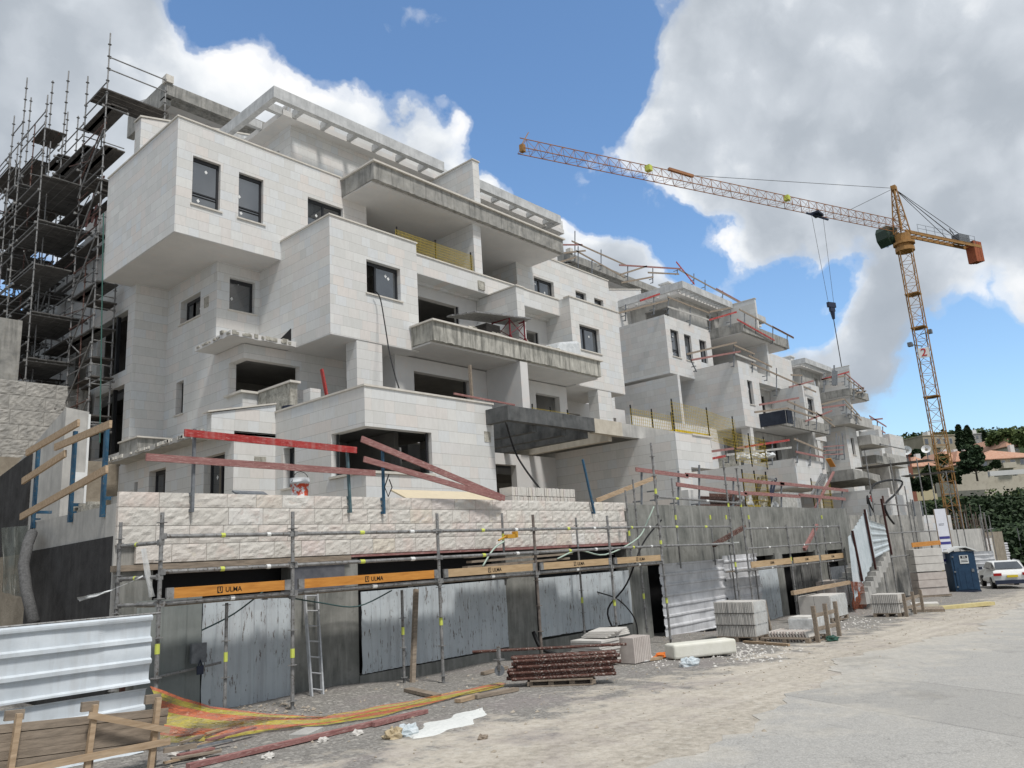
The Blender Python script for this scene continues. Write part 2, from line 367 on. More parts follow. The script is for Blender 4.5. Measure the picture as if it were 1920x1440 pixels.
def rough_slab(mb, x0, x1, y0, y1, z0, z1, seed=1, amp=.02):
    """slab whose lower and front edges are ragged where the formwork came off"""
    rnd = random.Random(seed); n = max(4, int((x1-x0)/.13)); m_ = max(3, int((y1-y0)/.13)); amp *= .42
    # front face strip
    xs = [x0+(x1-x0)*i/n for i in range(n+1)]; lo = [z0+rnd.uniform(-amp, amp*1.2) for _ in xs]; yo = [y0+rnd.uniform(-amp*.5, amp*.4) for _ in xs]
    for i in range(n):
        mb.quad((xs[i], yo[i], lo[i]), (xs[i+1], yo[i+1], lo[i+1]), (xs[i+1], y0, z1), (xs[i], y0, z1))
        mb.quad((xs[i], yo[i], lo[i]), (xs[i+1], yo[i+1], lo[i+1]), (xs[i+1], y0+.12, z0), (xs[i], y0+.12, z0))
    ys = [y0+(y1-y0)*i/m_ for i in range(m_+1)]; lo2 = [lo[0]]+[z0+rnd.uniform(-amp, amp*1.2) for _ in ys[1:]]
    for i in range(m_):
        for xx, sg in ((x0, 1), (x1, -1)):
            mb.quad((xx, ys[i], lo2[i]), (xx, ys[i+1], lo2[i+1]), (xx, ys[i+1], z1), (xx, ys[i], z1))
    mb.quad((x0, y0, z1), (x1, y0, z1), (x1, y1, z1), (x0, y1, z1))
    mb.quad((x0, y0+.12, z0), (x1, y0+.12, z0), (x1, y1, z0), (x0, y1, z0)); mb.quad((x0, y0, z0), (x1, y0, z0), (x1, y0+.12, z0), (x0, y0+.12, z0))
def building(v, label, shift=(0, 0, 0)):
    fin = v == 0                                   # the near one is clad and coped, the others still raw at the top
    T = TILE if fin else TILE2
    root = empty('apartment_building', (9.6, 21.4, 2.4), label, 'building', 'stepped stone apartment buildings along the street')
    B = lambda mb, n, m, **k: mb.build(n, m, root, **k)
    W = lambda *a, **k: window(root, *a, **k)
    st = .05
    # ---- upper left box (A)
    winA = [(10.08, 10.98, 12.82, 14.41), (11.60, 12.47, 12.82, 14.39), (14.16, 15.62, 12.95, 14.36)]
    ztop = 15.52 if fin else 15.15
    a = MB(); panel(a, 'Y', 21.38, 9.58, 16.67, 11.76, ztop, winA); panel(a, 'X', 9.58, 21.63, 26.65, 11.76, ztop)
    a.box(16.42, 16.672, 21.63, 24.0, 11.9, 14.8); a.box(9.83, 16.4, 26.4, 26.65, 11.76, ztop)
    o = B(a, 'upper_box_wall', T)
    a = MB(); a.box(9.60, 16.65, 21.40, 26.63, 11.74, 11.757); a.box(9.83, 16.42, 21.63, 26.4, 11.757, 12.0); a.box(9.83, 16.42, 21.63, 26.4, 14.95, 15.13); B(a, 'floor_slab', PLAS)
    W('Y', 21.38, *winA[0], stickers=((.55, .78), (.3, .13)), transom=.27, depth=.12)
    W('Y', 21.38, *winA[1], stickers=((.12, .5), (.2, .15)), transom=.27, depth=.12)
    W('Y', 21.38, *winA[2], stickers=((.3, .62),), mull=(.48,), depth=.12, sill=False)
    if fin:
        a = MB(); coping(a, [(9.58, 21.38, ztop), (16.67, 21.38, ztop)]); a.box(9.545, 9.88, 21.68, 26.68, ztop, ztop+.05); B(a, 'coping', COPE)
    # ---- middle left box
    mx0 = 13.12 if fin else 12.3
    winM = [(14.5, 15.88, 10.17, 11.29)] if fin else [(13.9, 15.0, 9.9, 11.29)]
    mz = 12.38 if fin else 12.30
    a = MB(); panel(a, 'Y', 18.65, mx0, 16.62, 8.57, mz, winM); panel(a, 'X', mx0, 18.65+.25, 22.68, 8.57, mz); a.box(16.37, 16.62, 18.9, 20.4, 8.57, mz)
    B(a, 'middle_box_wall', T)
    W('Y', 18.65, *winM[0], mull=(.33, ), open_=.33, stickers=((.66, .72), (.74, .66)))
    a = MB(); a.box(mx0+.02, 16.60, 18.67, 22.66, 8.55, 8.567); a.box(mx0+.25, 16.37, 18.9, 22.6, 11.78, 12.05); B(a, 'floor_slab', PLAS)
    if fin: a = MB(); coping(a, [(mx0, 18.65, mz), (16.62, 18.65, mz)]); a.box(mx0-.035, mx0+.3, 18.95, 21.4, mz, mz+.05); B(a, 'coping', COPE)
    # ---- core walls to the left of it
    wA = (23.79, 25.2, 10.2, 11.02); slit = (24.8, 25.33, 7.08, 8.2)
    a = MB(); panel(a, 'X', 11.62, 21.21, 26.2, 5.3, 8.57, [slit, (21.21, 21.83, 7.1, 8.12)]); panel(a, 'X', 11.62, 22.68, 26.2, 8.57, 11.74, [wA])
    wB = (12.05, 12.95, 10.19, 11.30)
    panel(a, 'Y', 22.68, 11.87, mx0+.03, 8.57, 11.76, [wB])
    panel(a, 'Y', 20.96, 11.62, 16.1, 5.3, 8.56, [(11.62, 13.57, 7.1, 8.12), (15.35, 15.62, 6.0, 7.95)])
    B(a, 'side_wall', T)
    W('X', 11.62, *wA, stickers=((.35, .5),), depth=.22); W('X', 11.62, *slit, depth=.2); W('Y', 22.68, *wB, stickers=((.2, .4), (.45, .93)))
    a = MB(); panel(a, 'Y', 26.2, 10.5, 11.64, 2.4, 11.76); sideh = [(26.75, 29.3, 8.8, 10.95), (26.75, 29.3, 6.0, 8.3), (30.2, 32.2, 8.8, 10.9), (26.75, 28.6, 12.3, 14.3), (26.75, 29.2, 3.2, 5.0)]
    panel(a, 'X', 10.5, 26.45, 38.5, 2.4, 15.0, sideh); B(a, 'wing_wall', T)
    a = MB()
    for (y0, y1, z0, z1) in sideh[:2]: a.box(10.62, 10.72, y0, y1, z0-.05, z0-.01); a.box(10.56, 10.68, y0+1.0, y0+1.12, z0, z1)
    B(a, 'window_post', FRAME)
    # ---- ragged canopy over the corner window
    a = MB(); rough_slab(a, 10.93, 13.12, 20.46, 22.66, 8.58, 8.74, 5, .03); B(a, 'canopy', PLAS)
    a = MB(); rnd = random.Random(3)
    for i in range(26):
        xx = 10.95+rnd.random()*2.0; s_ = .03+rnd.random()*.035; a.box(xx-s_, xx+s_, 20.42+rnd.random()*.025, 20.47, 8.66-s_*.6, 8.66+s_*.6+rnd.random()*.05)
    for i in range(20):
        yy = 20.5+rnd.random()*2.0; s_ = .03+rnd.random()*.03; a.box(10.885+rnd.random()*.03, 10.95, yy-s_, yy+s_, 8.66-s_*.5, 8.66+s_*.6)
    for i in range(14):
        xx = 11.0+rnd.random()*2.0; s_ = .05+rnd.random()*.08; yy = 20.6+rnd.random()*.4; a.box(xx-s_, xx+s_, yy-s_*.6, yy+s_*.6, 8.735-rnd.random()*.01, 8.74+s_*.7)
    B(a, 'mortar_lumps', MORT)
    a = MB(); a.box(11.50, 11.70, 20.85, 21.9, 7.03, 7.097); a.box(11.70, 13.1, 20.85, 21.0, 7.03, 7.097); B(a, 'sill', COPE)
    a = MB(); a.box(12.1, 12.35, 19.2, 20.9, 5.66, 7.05); B(a, 'stub_wall', MORT); a = MB(); a.box(12.05, 12.4, 19.1, 20.85, 7.055, 7.12); B(a, 'coping', COPE)
    a = MB(); a.box(12.45, 12.8, 18.7, 19.05, 5.66, 6.85); B(a, 'pier', T)
    if fin:
        yA, yB = at(508, 632, X=13.1)[1], at(545, 615, X=13.1)[1]
        a = MB(); a.hexa([(13.10, yB, 8.80), (13.118, yB, 8.80), (13.10, yA, 8.80), (13.118, yA, 8.80), (13.10, yB, 9.25), (13.118, yB, 9.25), (13.10, yA, 8.86), (13.118, yA, 8.86)]); B(a, 'gap_shade_panel', BLACK)  # black panel painted as the dark inside of a gap
        a = MB(); a.box(11.60, 11.618, 23.2, 23.5, 10.35, 10.7); B(a, 'wall_box', MORT)
        a = MB(); a.box(10.95, 11.3, 19.085, 19.098, 4.55, 4.85); B(a, 'wall_box', MORT)
        a = MB(); a.box(15.75, 16.0, 15.075, 15.088, 5.0, 5.3); B(a, 'wall_box', MORT)
    # ---- pillars under the middle boxes
    for (x0, x1, y0, y1) in ((14.08, 15.06, 18.67, 19.2), (26.7, 27.7, 18.79, 19.3)) if fin else ((13.3, 13.9, 18.67, 19.2), (26.7, 27.4, 18.79, 19.3)):
        a = MB(); a.box(x0, x1, y0, y1, 5.66, 8.55); B(a, 'pillar', T)
    # ---- first floor rooms behind
    wr = [(16.9, 19.6, 6.3, 8.1), (23.2, 24.7, 5.8, 8.1), (21.3, 22.4, 5.8, 8.0)]
    a = MB(); panel(a, 'Y', 19.3, 16.1, 25.2, 5.66, 8.56, wr); a.box(16.1, 16.3, 19.55, 20.95, 5.66, 8.56); a.box(25.0, 25.2, 19.55, 21, 5.66, 8.56)
    a.box(20.42, 20.82, 17.61, 19.29, 5.66, 8.6); panel(a, 'Y', 21.0, 25.2, 32.0, 5.3, 8.56, [(26.9, 28.3, 5.9, 8.0), (29.5, 31.2, 6.6, 8.1)])
    B(a, 'terrace_wall', PLAS if fin else CONL)
    a = MB(); a.box(16.75, 19.75, 19.5, 19.54, 6.2, 6.28); a.box(19.45, 19.5, 19.5, 19.54, 6.28, 8.1); B(a, 'door_track', FRAME)
    # ---- lower balcony slab with fascia
    a = MB(); rough_slab(a, 16.26, 25.33, 17.58, 19.8, 8.67, 9.30, 9, .035); B(a, 'balcony_slab', CONC if v else mat('stained_balcony_face', m_noise((.26, .255, .23), (.54, .525, .47), 3, .9, .4, .01, .7, (.09, .09, .08), stretch=(1.6, 1.6, .8))))
    a = MB(); a.box(16.29, 25.30, 17.75, 21.2, 8.60, 8.668); B(a, 'balcony_soffit', PLAS)
    if fin: a = MB(); a.box(16.18, 25.45, 17.49, 17.85, 9.303, 9.36); a.box(16.18, 16.6, 17.85, 18.62, 9.303, 9.36); B(a, 'coping', COPE)
    # ---- second floor behind the lower balcony
    wr2 = [(17.91, 19.95, 9.1, 11.2), (23.3, 24.6, 9.1, 11.0)]
    a = MB(); panel(a, 'Y', 20.1, 16.62, 25.2, 8.7, 11.72, wr2); B(a, 'loggia_wall', PLAS if fin else CONL)
    a = MB(); a.box(19.9, 19.95, 20.15, 20.2, 9.1, 11.2); a.box(24.55, 24.6, 20.15, 20.2, 9.1, 11.0); B(a, 'door_jamb', FRAME)
    a = MB(); panel(a, 'Y', 19.35, 16.62, 25.2, 11.68, mz, [], .6); panel(a, 'Y', 19.95, 16.62, 25.2, 11.60, 11.72, [], .15); B(a, 'parapet', T)
    a = MB(); a.box(20.92, 21.34, 18.0, 20.09, 8.7, 11.66); B(a, 'fin_wall', T)
    if fin:
        a = MB(); coping(a, [(16.66, 19.35, mz), (25.16, 19.35, mz)]); a.box(20.88, 21.38, 17.96, 19.34, 11.663, 11.71); B(a, 'coping', COPE)
        a = MB(); a.box(20.28, 20.62, 19.30, 19.349, 11.78, 12.12); o = B(a, 'wall_box', MORT)
    # ---- right box
    a = MB(); rx1 = 28.78; winR = [(25.76, 27.18, 10.18, 11.29)]
    panel(a, 'Y', 18.77, 25.2, rx1, 8.57, mz, winR); panel(a, 'X', 25.2, 19.02, 21.4, 8.57, mz); a.box(rx1-.25, rx1, 19.02, 22.6, 8.57, mz); B(a, 'middle_box_wall', T)
    W('Y', 18.77, *winR[0], mull=(.34,), stickers=((.13, .66), (.62, .66)))
    a = MB(); a.box(25.22, rx1-.02, 18.79, 22.6, 8.55, 8.567); a.box(25.45, rx1-.25, 19.02, 22.6, 11.78, 12.05); B(a, 'floor_slab', PLAS)
    if fin: a = MB(); coping(a, [(25.2, 18.77, mz), (rx1, 18.77, mz)]); B(a, 'coping', COPE)
    a = MB(); panel(a, 'Y', 22.6, 28.55, 32.2, 5.3, 11.76, [(29.6, 30.6, 9.6, 11.2)]); B(a, 'side_wall', T)
    # ---- third floor: recess, column, right block
    tb = 26.07
    a = MB(); panel(a, 'Y', 24.0, 16.67, 25.1, 12.0, 14.85, [(17.6, 19.8, 12.1, 14.3), (22.6, 24.3, 12.1, 14.3)]); B(a, 'loggia_wall', PLAS if fin else CONL)
    a = MB(); a.box(20.71, 21.14, 19.86, 23.98, 12.05, 14.79); B(a, 'fin_wall', T)
    wF = [(26.26, 27.7, 13.1, 14.38), (29.39, 30.26, 13.75, 14.38), (30.92, 31.7, 13.72, 14.33)]
    if not fin: wF = [(26.4, 27.2, 12.9, 14.38)]
    a = MB(); panel(a, 'Y', 21.48, 25.07, 32.3, 11.76, ztop, wF); panel(a, 'X', 25.07, 21.73, 24.2, 11.76, 14.79); a.box(32.05, 32.3, 21.73, 27, 8, ztop); B(a, 'upper_box_wall', T)
    W('Y', 21.48, *wF[0], mull=(.36,), stickers=((.2, .78), (.66, .55)), sill=False)
    for w_ in wF[1:]: W('Y', 21.48, *w_, sill=False)
    a = MB(); a.box(25.1, 32.28, 21.5, 27, 11.74, 11.757); B(a, 'floor_slab', PLAS)
    if fin: a = MB(); coping(a, [(tb+1.2, 21.48, ztop), (32.3, 21.48, ztop)]); B(a, 'coping', COPE)
    # ---- top balcony
    a = MB(); rough_slab(a, 15.57, tb, 19.52, 24.0, 14.79, 15.42, 21, .03); B(a, 'balcony_slab', CONC)
    a = MB(); a.box(15.60, tb-.03, 19.7, 23.98, 14.74, 14.787); B(a, 'balcony_soffit', PLAS)
    if fin: a = MB(); a.box(15.50, tb+.08, 19.43, 19.8, 15.423, 15.49); a.box(15.50, 15.9, 19.8, 21.36, 15.423, 15.49); B(a, 'coping', COPE)
    # ---- penthouse and pergola
    pz = 18.06 if fin else 17.75
    a = MB(); panel(a, 'Y', 23.12, 14.58, 30.3, 15.1, pz, [(19.0, 20.4, 15.5, 17.3), (24.0, 26.0, 15.5, 17.2)]); panel(a, 'X', 14.58, 23.37, 27.0, 15.1, pz, [(23.9, 25.6, 15.5, 17.35)]); B(a, 'penthouse_wall', T if fin else CONL)
    a = MB(); a.box(14.0, 30.5, 22.7, 27.4, pz, pz+.22); B(a, 'roof', PLAS)
    a = MB(); a.box(14.35, 30.5, 22.75, 22.95, pz+.225, pz+.72); B(a, 'roof_upstand', T)
    a = MB()
    x0, x1 = 13.15, 21.3
    a.box(x0, x1, 21.92, 22.14, pz-.02, pz+.42); a.box(x0, x0+.22, 22.14, 27.2, pz-.02, pz+.42)
    if fin:
        for k in range(1, 7): xx = x0+k*1.22; a.box(xx, xx+.16, 22.14, 22.68, pz+.02, pz+.30)
        for k in range(3): a.box(x0+.22, 13.98, 22.75+k*1.35, 22.92+k*1.35, pz+.02, pz+.32)
    else:
        for k in range(1, 16): xx = x0+k*.55; a.box(xx, xx+.05, 22.14, 22.68, pz+.02, pz+.26)
        for k in range(6): a.box(x0+.22, 13.98, 22.5+k*.8, 22.56+k*.8, pz+.02, pz+.3)
    B(a, 'pergola', CONW)
    a = MB(); x0, x1 = 21.9, 29.26
    a.box(x0, x1, 21.92, 22.14, pz-.08, pz+.36); a.box(x1-.22, x1, 22.14, 24.2, pz-.08, pz+.36)
    for k in range(0, 6): xx = x0+.6+k*1.25; a.box(xx, xx+.16, 22.14, 22.68, pz+.02, pz+.26)
    B(a, 'pergola', CONW)
    a = MB(); a.box(21.45, 21.82, 20.4, 23.1, 15.45, 18.02); B(a, 'fin_wall', T); a = MB(); a.box(21.41, 21.86, 20.36, 23.1, 18.022, 18.07); B(a, 'coping', COPE)
    for cx_, cy_ in ((15.3, 24.2), (28.9, 24.3)):
        a = MB(); a.box(cx_-.35, cx_+.35, cy_-.3, cy_+.3, pz+.2, pz+1.25); a.box(cx_-.45, cx_+.45, cy_-.4, cy_+.4, pz+1.25, pz+1.34); B(a, 'chimney', TILE)
    # ---- stair tower and tiled roof at the rear
    a = MB(); a.hexa([(10.6, 26.7, 15.3), (16.2, 26.7, 15.3), (10.6, 27.2, 15.3), (16.2, 27.2, 15.3), (10.6, 26.7, 18.35), (16.2, 26.7, 19.6), (10.6, 27.2, 18.35), (16.2, 27.2, 19.6)]); B(a, 'rear_parapet', T)
    a = MB(); a.hexa([(10.55, 26.66, 18.36), (16.2, 26.66, 19.61), (10.55, 27.24, 18.36), (16.2, 27.24, 19.61), (10.55, 26.66, 18.42), (16.2, 26.66, 19.67), (10.55, 27.24, 18.42), (16.2, 27.24, 19.67)]); B(a, 'coping', COPE)
    a = MB(); a.box(12.9, 31.0, 30.0, 30.25, 21.95, 22.5); a.box(12.9, 13.2, 30.25, 34.0, 21.6, 22.7); a.box(12.9, 31, 30.25, 30.6, 21.87, 21.95); B(a, 'roof_edge', CONC)
    a = MB(); a.hexa([(13.21, 30.61, 21.9), (30.99, 30.61, 21.9), (13.21, 34, 21.9), (30.99, 34, 21.9), (13.21, 30.61, 22.45), (30.99, 30.61, 22.45), (13.21, 34, 23.6), (30.99, 34, 23.6)]); a.box(13.21, 30.99, 30.26, 30.60, 21.96, 22.4); B(a, 'roof', PLAS)
    a = MB(); a.box(13.6, 30.6, 31.3, 31.6, 15.3, 21.9); a.box(11.2, 13.6, 29.5, 33.4, 15.0, 16.9); B(a, 'rear_wall', PLAS)
    a = MB(); a.box(12.82, 13.15, 29.92, 30.3, 22.51, 22.85); B(a, 'roof_corner', COPE)
    # ---- insides: floors, back wall (kept dark by their own depth)
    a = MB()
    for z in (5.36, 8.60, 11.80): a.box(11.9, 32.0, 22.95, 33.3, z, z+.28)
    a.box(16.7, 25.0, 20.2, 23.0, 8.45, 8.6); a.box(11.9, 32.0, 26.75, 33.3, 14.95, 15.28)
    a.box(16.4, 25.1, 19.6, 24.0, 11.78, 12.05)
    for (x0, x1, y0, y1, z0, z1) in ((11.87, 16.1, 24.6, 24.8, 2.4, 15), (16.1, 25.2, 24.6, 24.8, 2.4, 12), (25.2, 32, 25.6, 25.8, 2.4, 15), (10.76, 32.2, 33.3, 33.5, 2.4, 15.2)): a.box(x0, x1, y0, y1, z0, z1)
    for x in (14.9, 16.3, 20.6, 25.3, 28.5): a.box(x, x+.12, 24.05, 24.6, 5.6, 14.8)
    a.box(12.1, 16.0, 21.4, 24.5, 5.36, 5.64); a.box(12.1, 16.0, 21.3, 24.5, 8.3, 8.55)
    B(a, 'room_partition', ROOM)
    return root
def lower_block(root, v, hasdoor=True):
    """the ground floor block that stands forward, its terrace, and the low wing to its left"""
    T = TILE if v == 0 else TILE2
    B = lambda mb, n, m, **k: mb.build(n, m, root, **k)
    a = MB(); panel(a, 'Y', 15.09, 11.59, 16.15, 2.4, 6.10, [(11.59, 13.75, 4.02, 5.10)]); panel(a, 'X', 11.59, 15.34, 19.1, 2.4, 6.10, [(15.34, 16.49, 4.02, 5.10), (18.15, 18.7, 3.95, 5.05)])
    a.box(15.9, 16.152, 15.34, 18.0, 2.4, 5.5); B(a, 'lower_block_wall', T)
    a = MB(); a.box(11.54, 11.86, 15.04, 16.55, 3.955, 4.016); a.box(11.86, 13.82, 15.04, 15.36, 3.955, 4.016); B(a, 'sill', COPE)
    a = MB(); a.box(13.66, 13.72, 15.2, 15.25, 4.02, 5.1); a.box(11.72, 11.77, 16.4, 16.45, 4.02, 5.1); B(a, 'window_jamb', FRAME)
    a = MB(); coping(a, [(11.59, 15.09, 6.10), (16.15, 15.09, 6.10)]); a.box(11.555, 11.89, 15.39, 19.1, 6.10, 6.15); B(a, 'coping', COPE)
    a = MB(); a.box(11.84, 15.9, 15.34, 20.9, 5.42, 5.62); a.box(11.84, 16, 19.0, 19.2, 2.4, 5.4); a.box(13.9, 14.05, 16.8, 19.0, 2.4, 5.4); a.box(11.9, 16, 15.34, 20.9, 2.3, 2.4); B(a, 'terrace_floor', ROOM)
    window(root, 'X', 11.59, 18.15, 18.7, 3.95, 5.05, depth=.2)
    a = MB(); panel(a, 'Y', 19.1, 10.36, 11.59, 2.4, 5.5); B(a, 'wing_wall', T)
    a = MB(); a.hexa([(9.72, 19.1, 5.47), (11.59, 19.1, 5.47), (9.72, 19.35, 5.47), (11.59, 19.35, 5.47), (9.72, 19.1, 5.92), (11.59, 19.1, 6.34), (9.72, 19.35, 5.92), (11.59, 19.35, 6.34)])
    a.box(9.72, 11.6, 19.1, 20.2, 5.40, 5.468); B(a, 'gable_parapet', T)
    a = MB(); a.hexa([(9.6, 19.05, 5.925), (11.59, 19.05, 6.345), (9.6, 19.4, 5.925), (11.59, 19.4, 6.345), (9.6, 19.05, 5.965), (11.59, 19.05, 6.385), (9.6, 19.4, 5.965), (11.59, 19.4, 6.385)]); B(a, 'coping', COPE)
    wd = [(19.57, 20.72, 2.9, 5.0), (23.08, 24.2, 2.9, 5.02), (25.0, 25.25, 4.2, 4.8)]
    a = MB(); panel(a, 'X', 10.36, 19.35, 27.4, 2.4, 5.47, wd); B(a, 'wing_wall', T)
    for w_ in wd[:2]: window(root, 'X', 10.36, *w_, mull=(.45,), stickers=((.7, .72),) if w_[0] < 20 else (), sill=False, depth=.2)
    a = MB(); rough_slab(a, 9.80, 11.6, 20.2, 26.0, 5.46, 5.60, 8, .03)
    B(a, 'canopy', CONL)
    a = MB(); rnd = random.Random(31)
    for i in range(42):
        yy = 19.6+rnd.random()*6.3; s_ = .025+rnd.random()*.03; a.box(9.765, 9.82, yy-s_, yy+s_*1.5, 5.56-s_, 5.56+s_)
    B(a, 'mortar_lumps', mat('white_mortar', flat((.62, .60, .55), .9)))
    a = MB(); a.box(10.2, 11.6, 24.8, 26.15, 5.6, 6.15); B(a, 'roof_upstand', CONC); a = MB(); a.box(10.15, 11.7, 24.7, 26.18, 6.153, 6.2); B(a, 'coping', COPE)
def terrace(root):
    """the unfinished terrace slab right of the block, on the long side wall"""
    B = lambda mb, n, m, **k: mb.build(n, m, root, **k)
    a = MB(); a.box(15.85, 19.92, 14.24, 14.46, 5.50, 5.92); a.box(15.85, 16.07, 14.46, 15.08, 5.50, 5.92)
    for x in (17.1, 18.5, 19.6): a.box(x, x+.22, 14.46, 19.2, 5.30, 5.78)
    B(a, 'terrace_slab', DARKC)
    a = MB(); a.box(19.92, 21.46, 14.24, 14.46, 5.46, 5.92); a.box(20.9, 21.12, 14.46, 19.2, 5.3, 5.78); B(a, 'terrace_slab', TANC)
    a = MB(); a.box(21.46, 27.5, 14.24, 14.46, 5.46, 5.9); a.box(21.46, 27.5, 14.46, 21.0, 5.76, 5.88); B(a, 'terrace_slab', CONL)
    a = MB(); panel(a, 'Y', 17.9, 16.15, 22.4, 2.4, 5.28, [(18.2, 20.2, 2.4, 4.9)]); a.box(18.95, 19.1, 18.0, 18.1, 2.4, 4.9); B(a, 'porch_wall', PLAS)
    a = MB(); panel(a, 'X', 22.4, 13.09, 19.2, 2.4, 5.44); panel(a, 'Y', 12.84, 22.4, 24.75, 4.35, 5.44); panel(a, 'Y', 12.84, 22.4, 23.2, 2.4, 4.35)
    a.box(24.5, 24.75, 13.09, 19.0, 4.35, 5.44); B(a, 'garden_wall', TILE)
    a = MB(); a.box(23.5, 24.9, 12.8, 13.15, 5.44, 5.5); B(a, 'coping', COPE)
b1 = building(0, 'pale stone building with stepped boxes, nearest in the row, its cladding and copings finished')
lower_block(b1, 0); terrace(b1)
b2 = building(1, 'second stepped stone building in the row, its roof edge raw and hung with guard rails')
b2.location = Vector(b2.location)+Vector((27.9, 0, -.45))
# ---------------------------------------------------------------- ground, road, hills
def sm(a, b, x):
    t = np.clip((x-a)/(b-a), 0, 1); return t*t*(3-2*t)
FWH = np.array([CF[0], CF[1]])/math.hypot(CF[0], CF[1]); RTH = np.array([FWH[1], -FWH[0]])
def terrain(X, Y):
    X = np.asarray(X, float); Y = np.asarray(Y, float)
    D = X*FWH[0]+Y*FWH[1]
    z = GZ0+GS*np.clip(X, -30, 75)
    far = sm(70, 85, D)
    up = np.interp(D, [0, 78, 95, 112, 126, 150, 185, 230, 300, 420, 560], [0, 0, 2.0, 6.5, 9.2, 11.0, 15.5, 22, 30, 52, 58])
    z = z + far*(up - 1.0)
    und = (np.sin(X*.11+1.3)*np.cos(Y*.09)+.5*np.sin(X*.23+Y*.19))*.8
    z = z+far*und
    near = (1-far)
    rn = (np.sin(X*3.1+np.sin(Y*2.3)*1.4)*np.sin(Y*2.7+X*.7)*.5+np.sin(X*7.3+Y*3.1)*np.sin(Y*8.1-X*2)*.3)
    z = z + near*rn*.012*sm(5.6, 7, Y)
    z = z + near*.10*sm(9.6, 11.2, Y)*(1+.6*np.sin(X*1.7))*.6
    return z
def gh(x, y): return float(terrain(x, y))
xs = np.concatenate([np.linspace(-60, -3, 12), np.linspace(-2.5, 45, 240), np.linspace(46, 100, 50), np.linspace(104, 700, 90)])
ys = np.concatenate([np.linspace(-500, -12, 20), np.linspace(-10, 3, 14), np.linspace(3.4, 14, 62), np.linspace(15, 60, 30), np.linspace(64, 600, 70)])
XX, YY = np.meshgrid(xs, ys, indexing='ij'); ZZ = terrain(XX, YY)
g = MB(); nx, ny = len(xs), len(ys)
g.v = [(float(XX[i, j]), float(YY[i, j]), float(ZZ[i, j])) for i in range(nx) for j in range(ny)]
g.f = [(i*ny+j, (i+1)*ny+j, (i+1)*ny+j+1, i*ny+j+1) for i in range(nx-1) for j in range(ny-1)]; g.mi = [0]*len(g.f)
def _ground(h):
    p = h.P; x, y, z = h.xyz(p)
    n0 = h.noise(p, .35, 5, .6); n1 = h.noise(p, 1.4, 7, .62); n2 = h.noise(p, 9, 8, .7); n3 = h.noise(p, 42, 5, .7)
    trk = h.noise(h.vm('MULTIPLY', p, (.10, 1.9, 1)), 1.6, 4, .55)
    dirt = h.ramp(h.math('MULTIPLY_ADD', h.math('SUBTRACT', trk, .5), .5, n2), [(.22, (.27, .245, .205)), (.5, (.46, .42, .36)), (.78, (.59, .55, .485))])
    grav = h.ramp(h.voro(p, 34, out='Color'), [(0, (.07, .07, .065)), (.5, (.19, .185, .175)), (.85, (.38, .37, .345)), (1, (.58, .56, .52))])
    grav = h.mix(.5, grav, h.ramp(n3, [(.3, (.07, .07, .07)), (.7, (.27, .26, .25))]))
    # gravel lies in a band along the walls, broken up
    band = h.math('MULTIPLY', h.ramp(y, [(0, 0), (1, 1)]), 1)
    yb = h.math('SUBTRACT', y, h.math('MULTIPLY_ADD', x, .03, 6.6))
    m1 = h.math('MULTIPLY_ADD', h.math('SUBTRACT', n1, .5), 3.2, h.math('MULTIPLY', h.math('MINIMUM', yb, 1.6), .55))
    m1 = h.math('ADD', m1, h.math('MULTIPLY', h.math('SUBTRACT', n2, .5), 1.2))
    gm = h.ramp(m1, [(.02, 0), (.42, 1)])
    c = h.mix(h.math('MULTIPLY', gm, .85), dirt, grav)
    sp_ = h.voro(p, 16, out='Color'); c = h.mix(h.ramp(h.xyz(sp_)[0], [(.92, 0), (.94, .4)]), c, (.52, .50, .45)); c = h.mix(h.ramp(h.xyz(sp_)[1], [(.96, 0), (.98, .2)]), c, (.14, .13, .12))
    c = h.mix(h.math('MULTIPLY', h.ramp(h.noise(p, .8, 6, .65), [(.50, 0), (.66, 1)]), .4), c, (.27, .235, .235))      # purplish crushed stone
    pb = h.voro(p, 7.5); c = h.mix(h.math('MULTIPLY', h.ramp(pb, [(.06, 1), (.10, 0)]), h.ramp(n1, [(.5, 0), (.55, .8)])), c, (.50, .48, .43))
    far = h.ramp(h.math('MULTIPLY', x, .01), [(.74, 0), (.82, 1)])
    green = h.ramp(h.noise(p, .35, 8, .7), [(.3, (.012, .022, .008)), (.7, (.045, .065, .022))])
    h.put(h.b.inputs['Base Color'], h.mix(far, c, green)); h.b.inputs['Roughness'].default_value = .95; h.b.inputs['Specular IOR Level'].default_value = .1
    bump(h, h.math('ADD', h.math('MULTIPLY', h.voro(p, 30), .6), h.math('MULTIPLY', n2, 1.2)), .45, .025)
tag(g.build('ground', mat('dusty_gravel_ground', _ground), smooth=True), kind='structure')
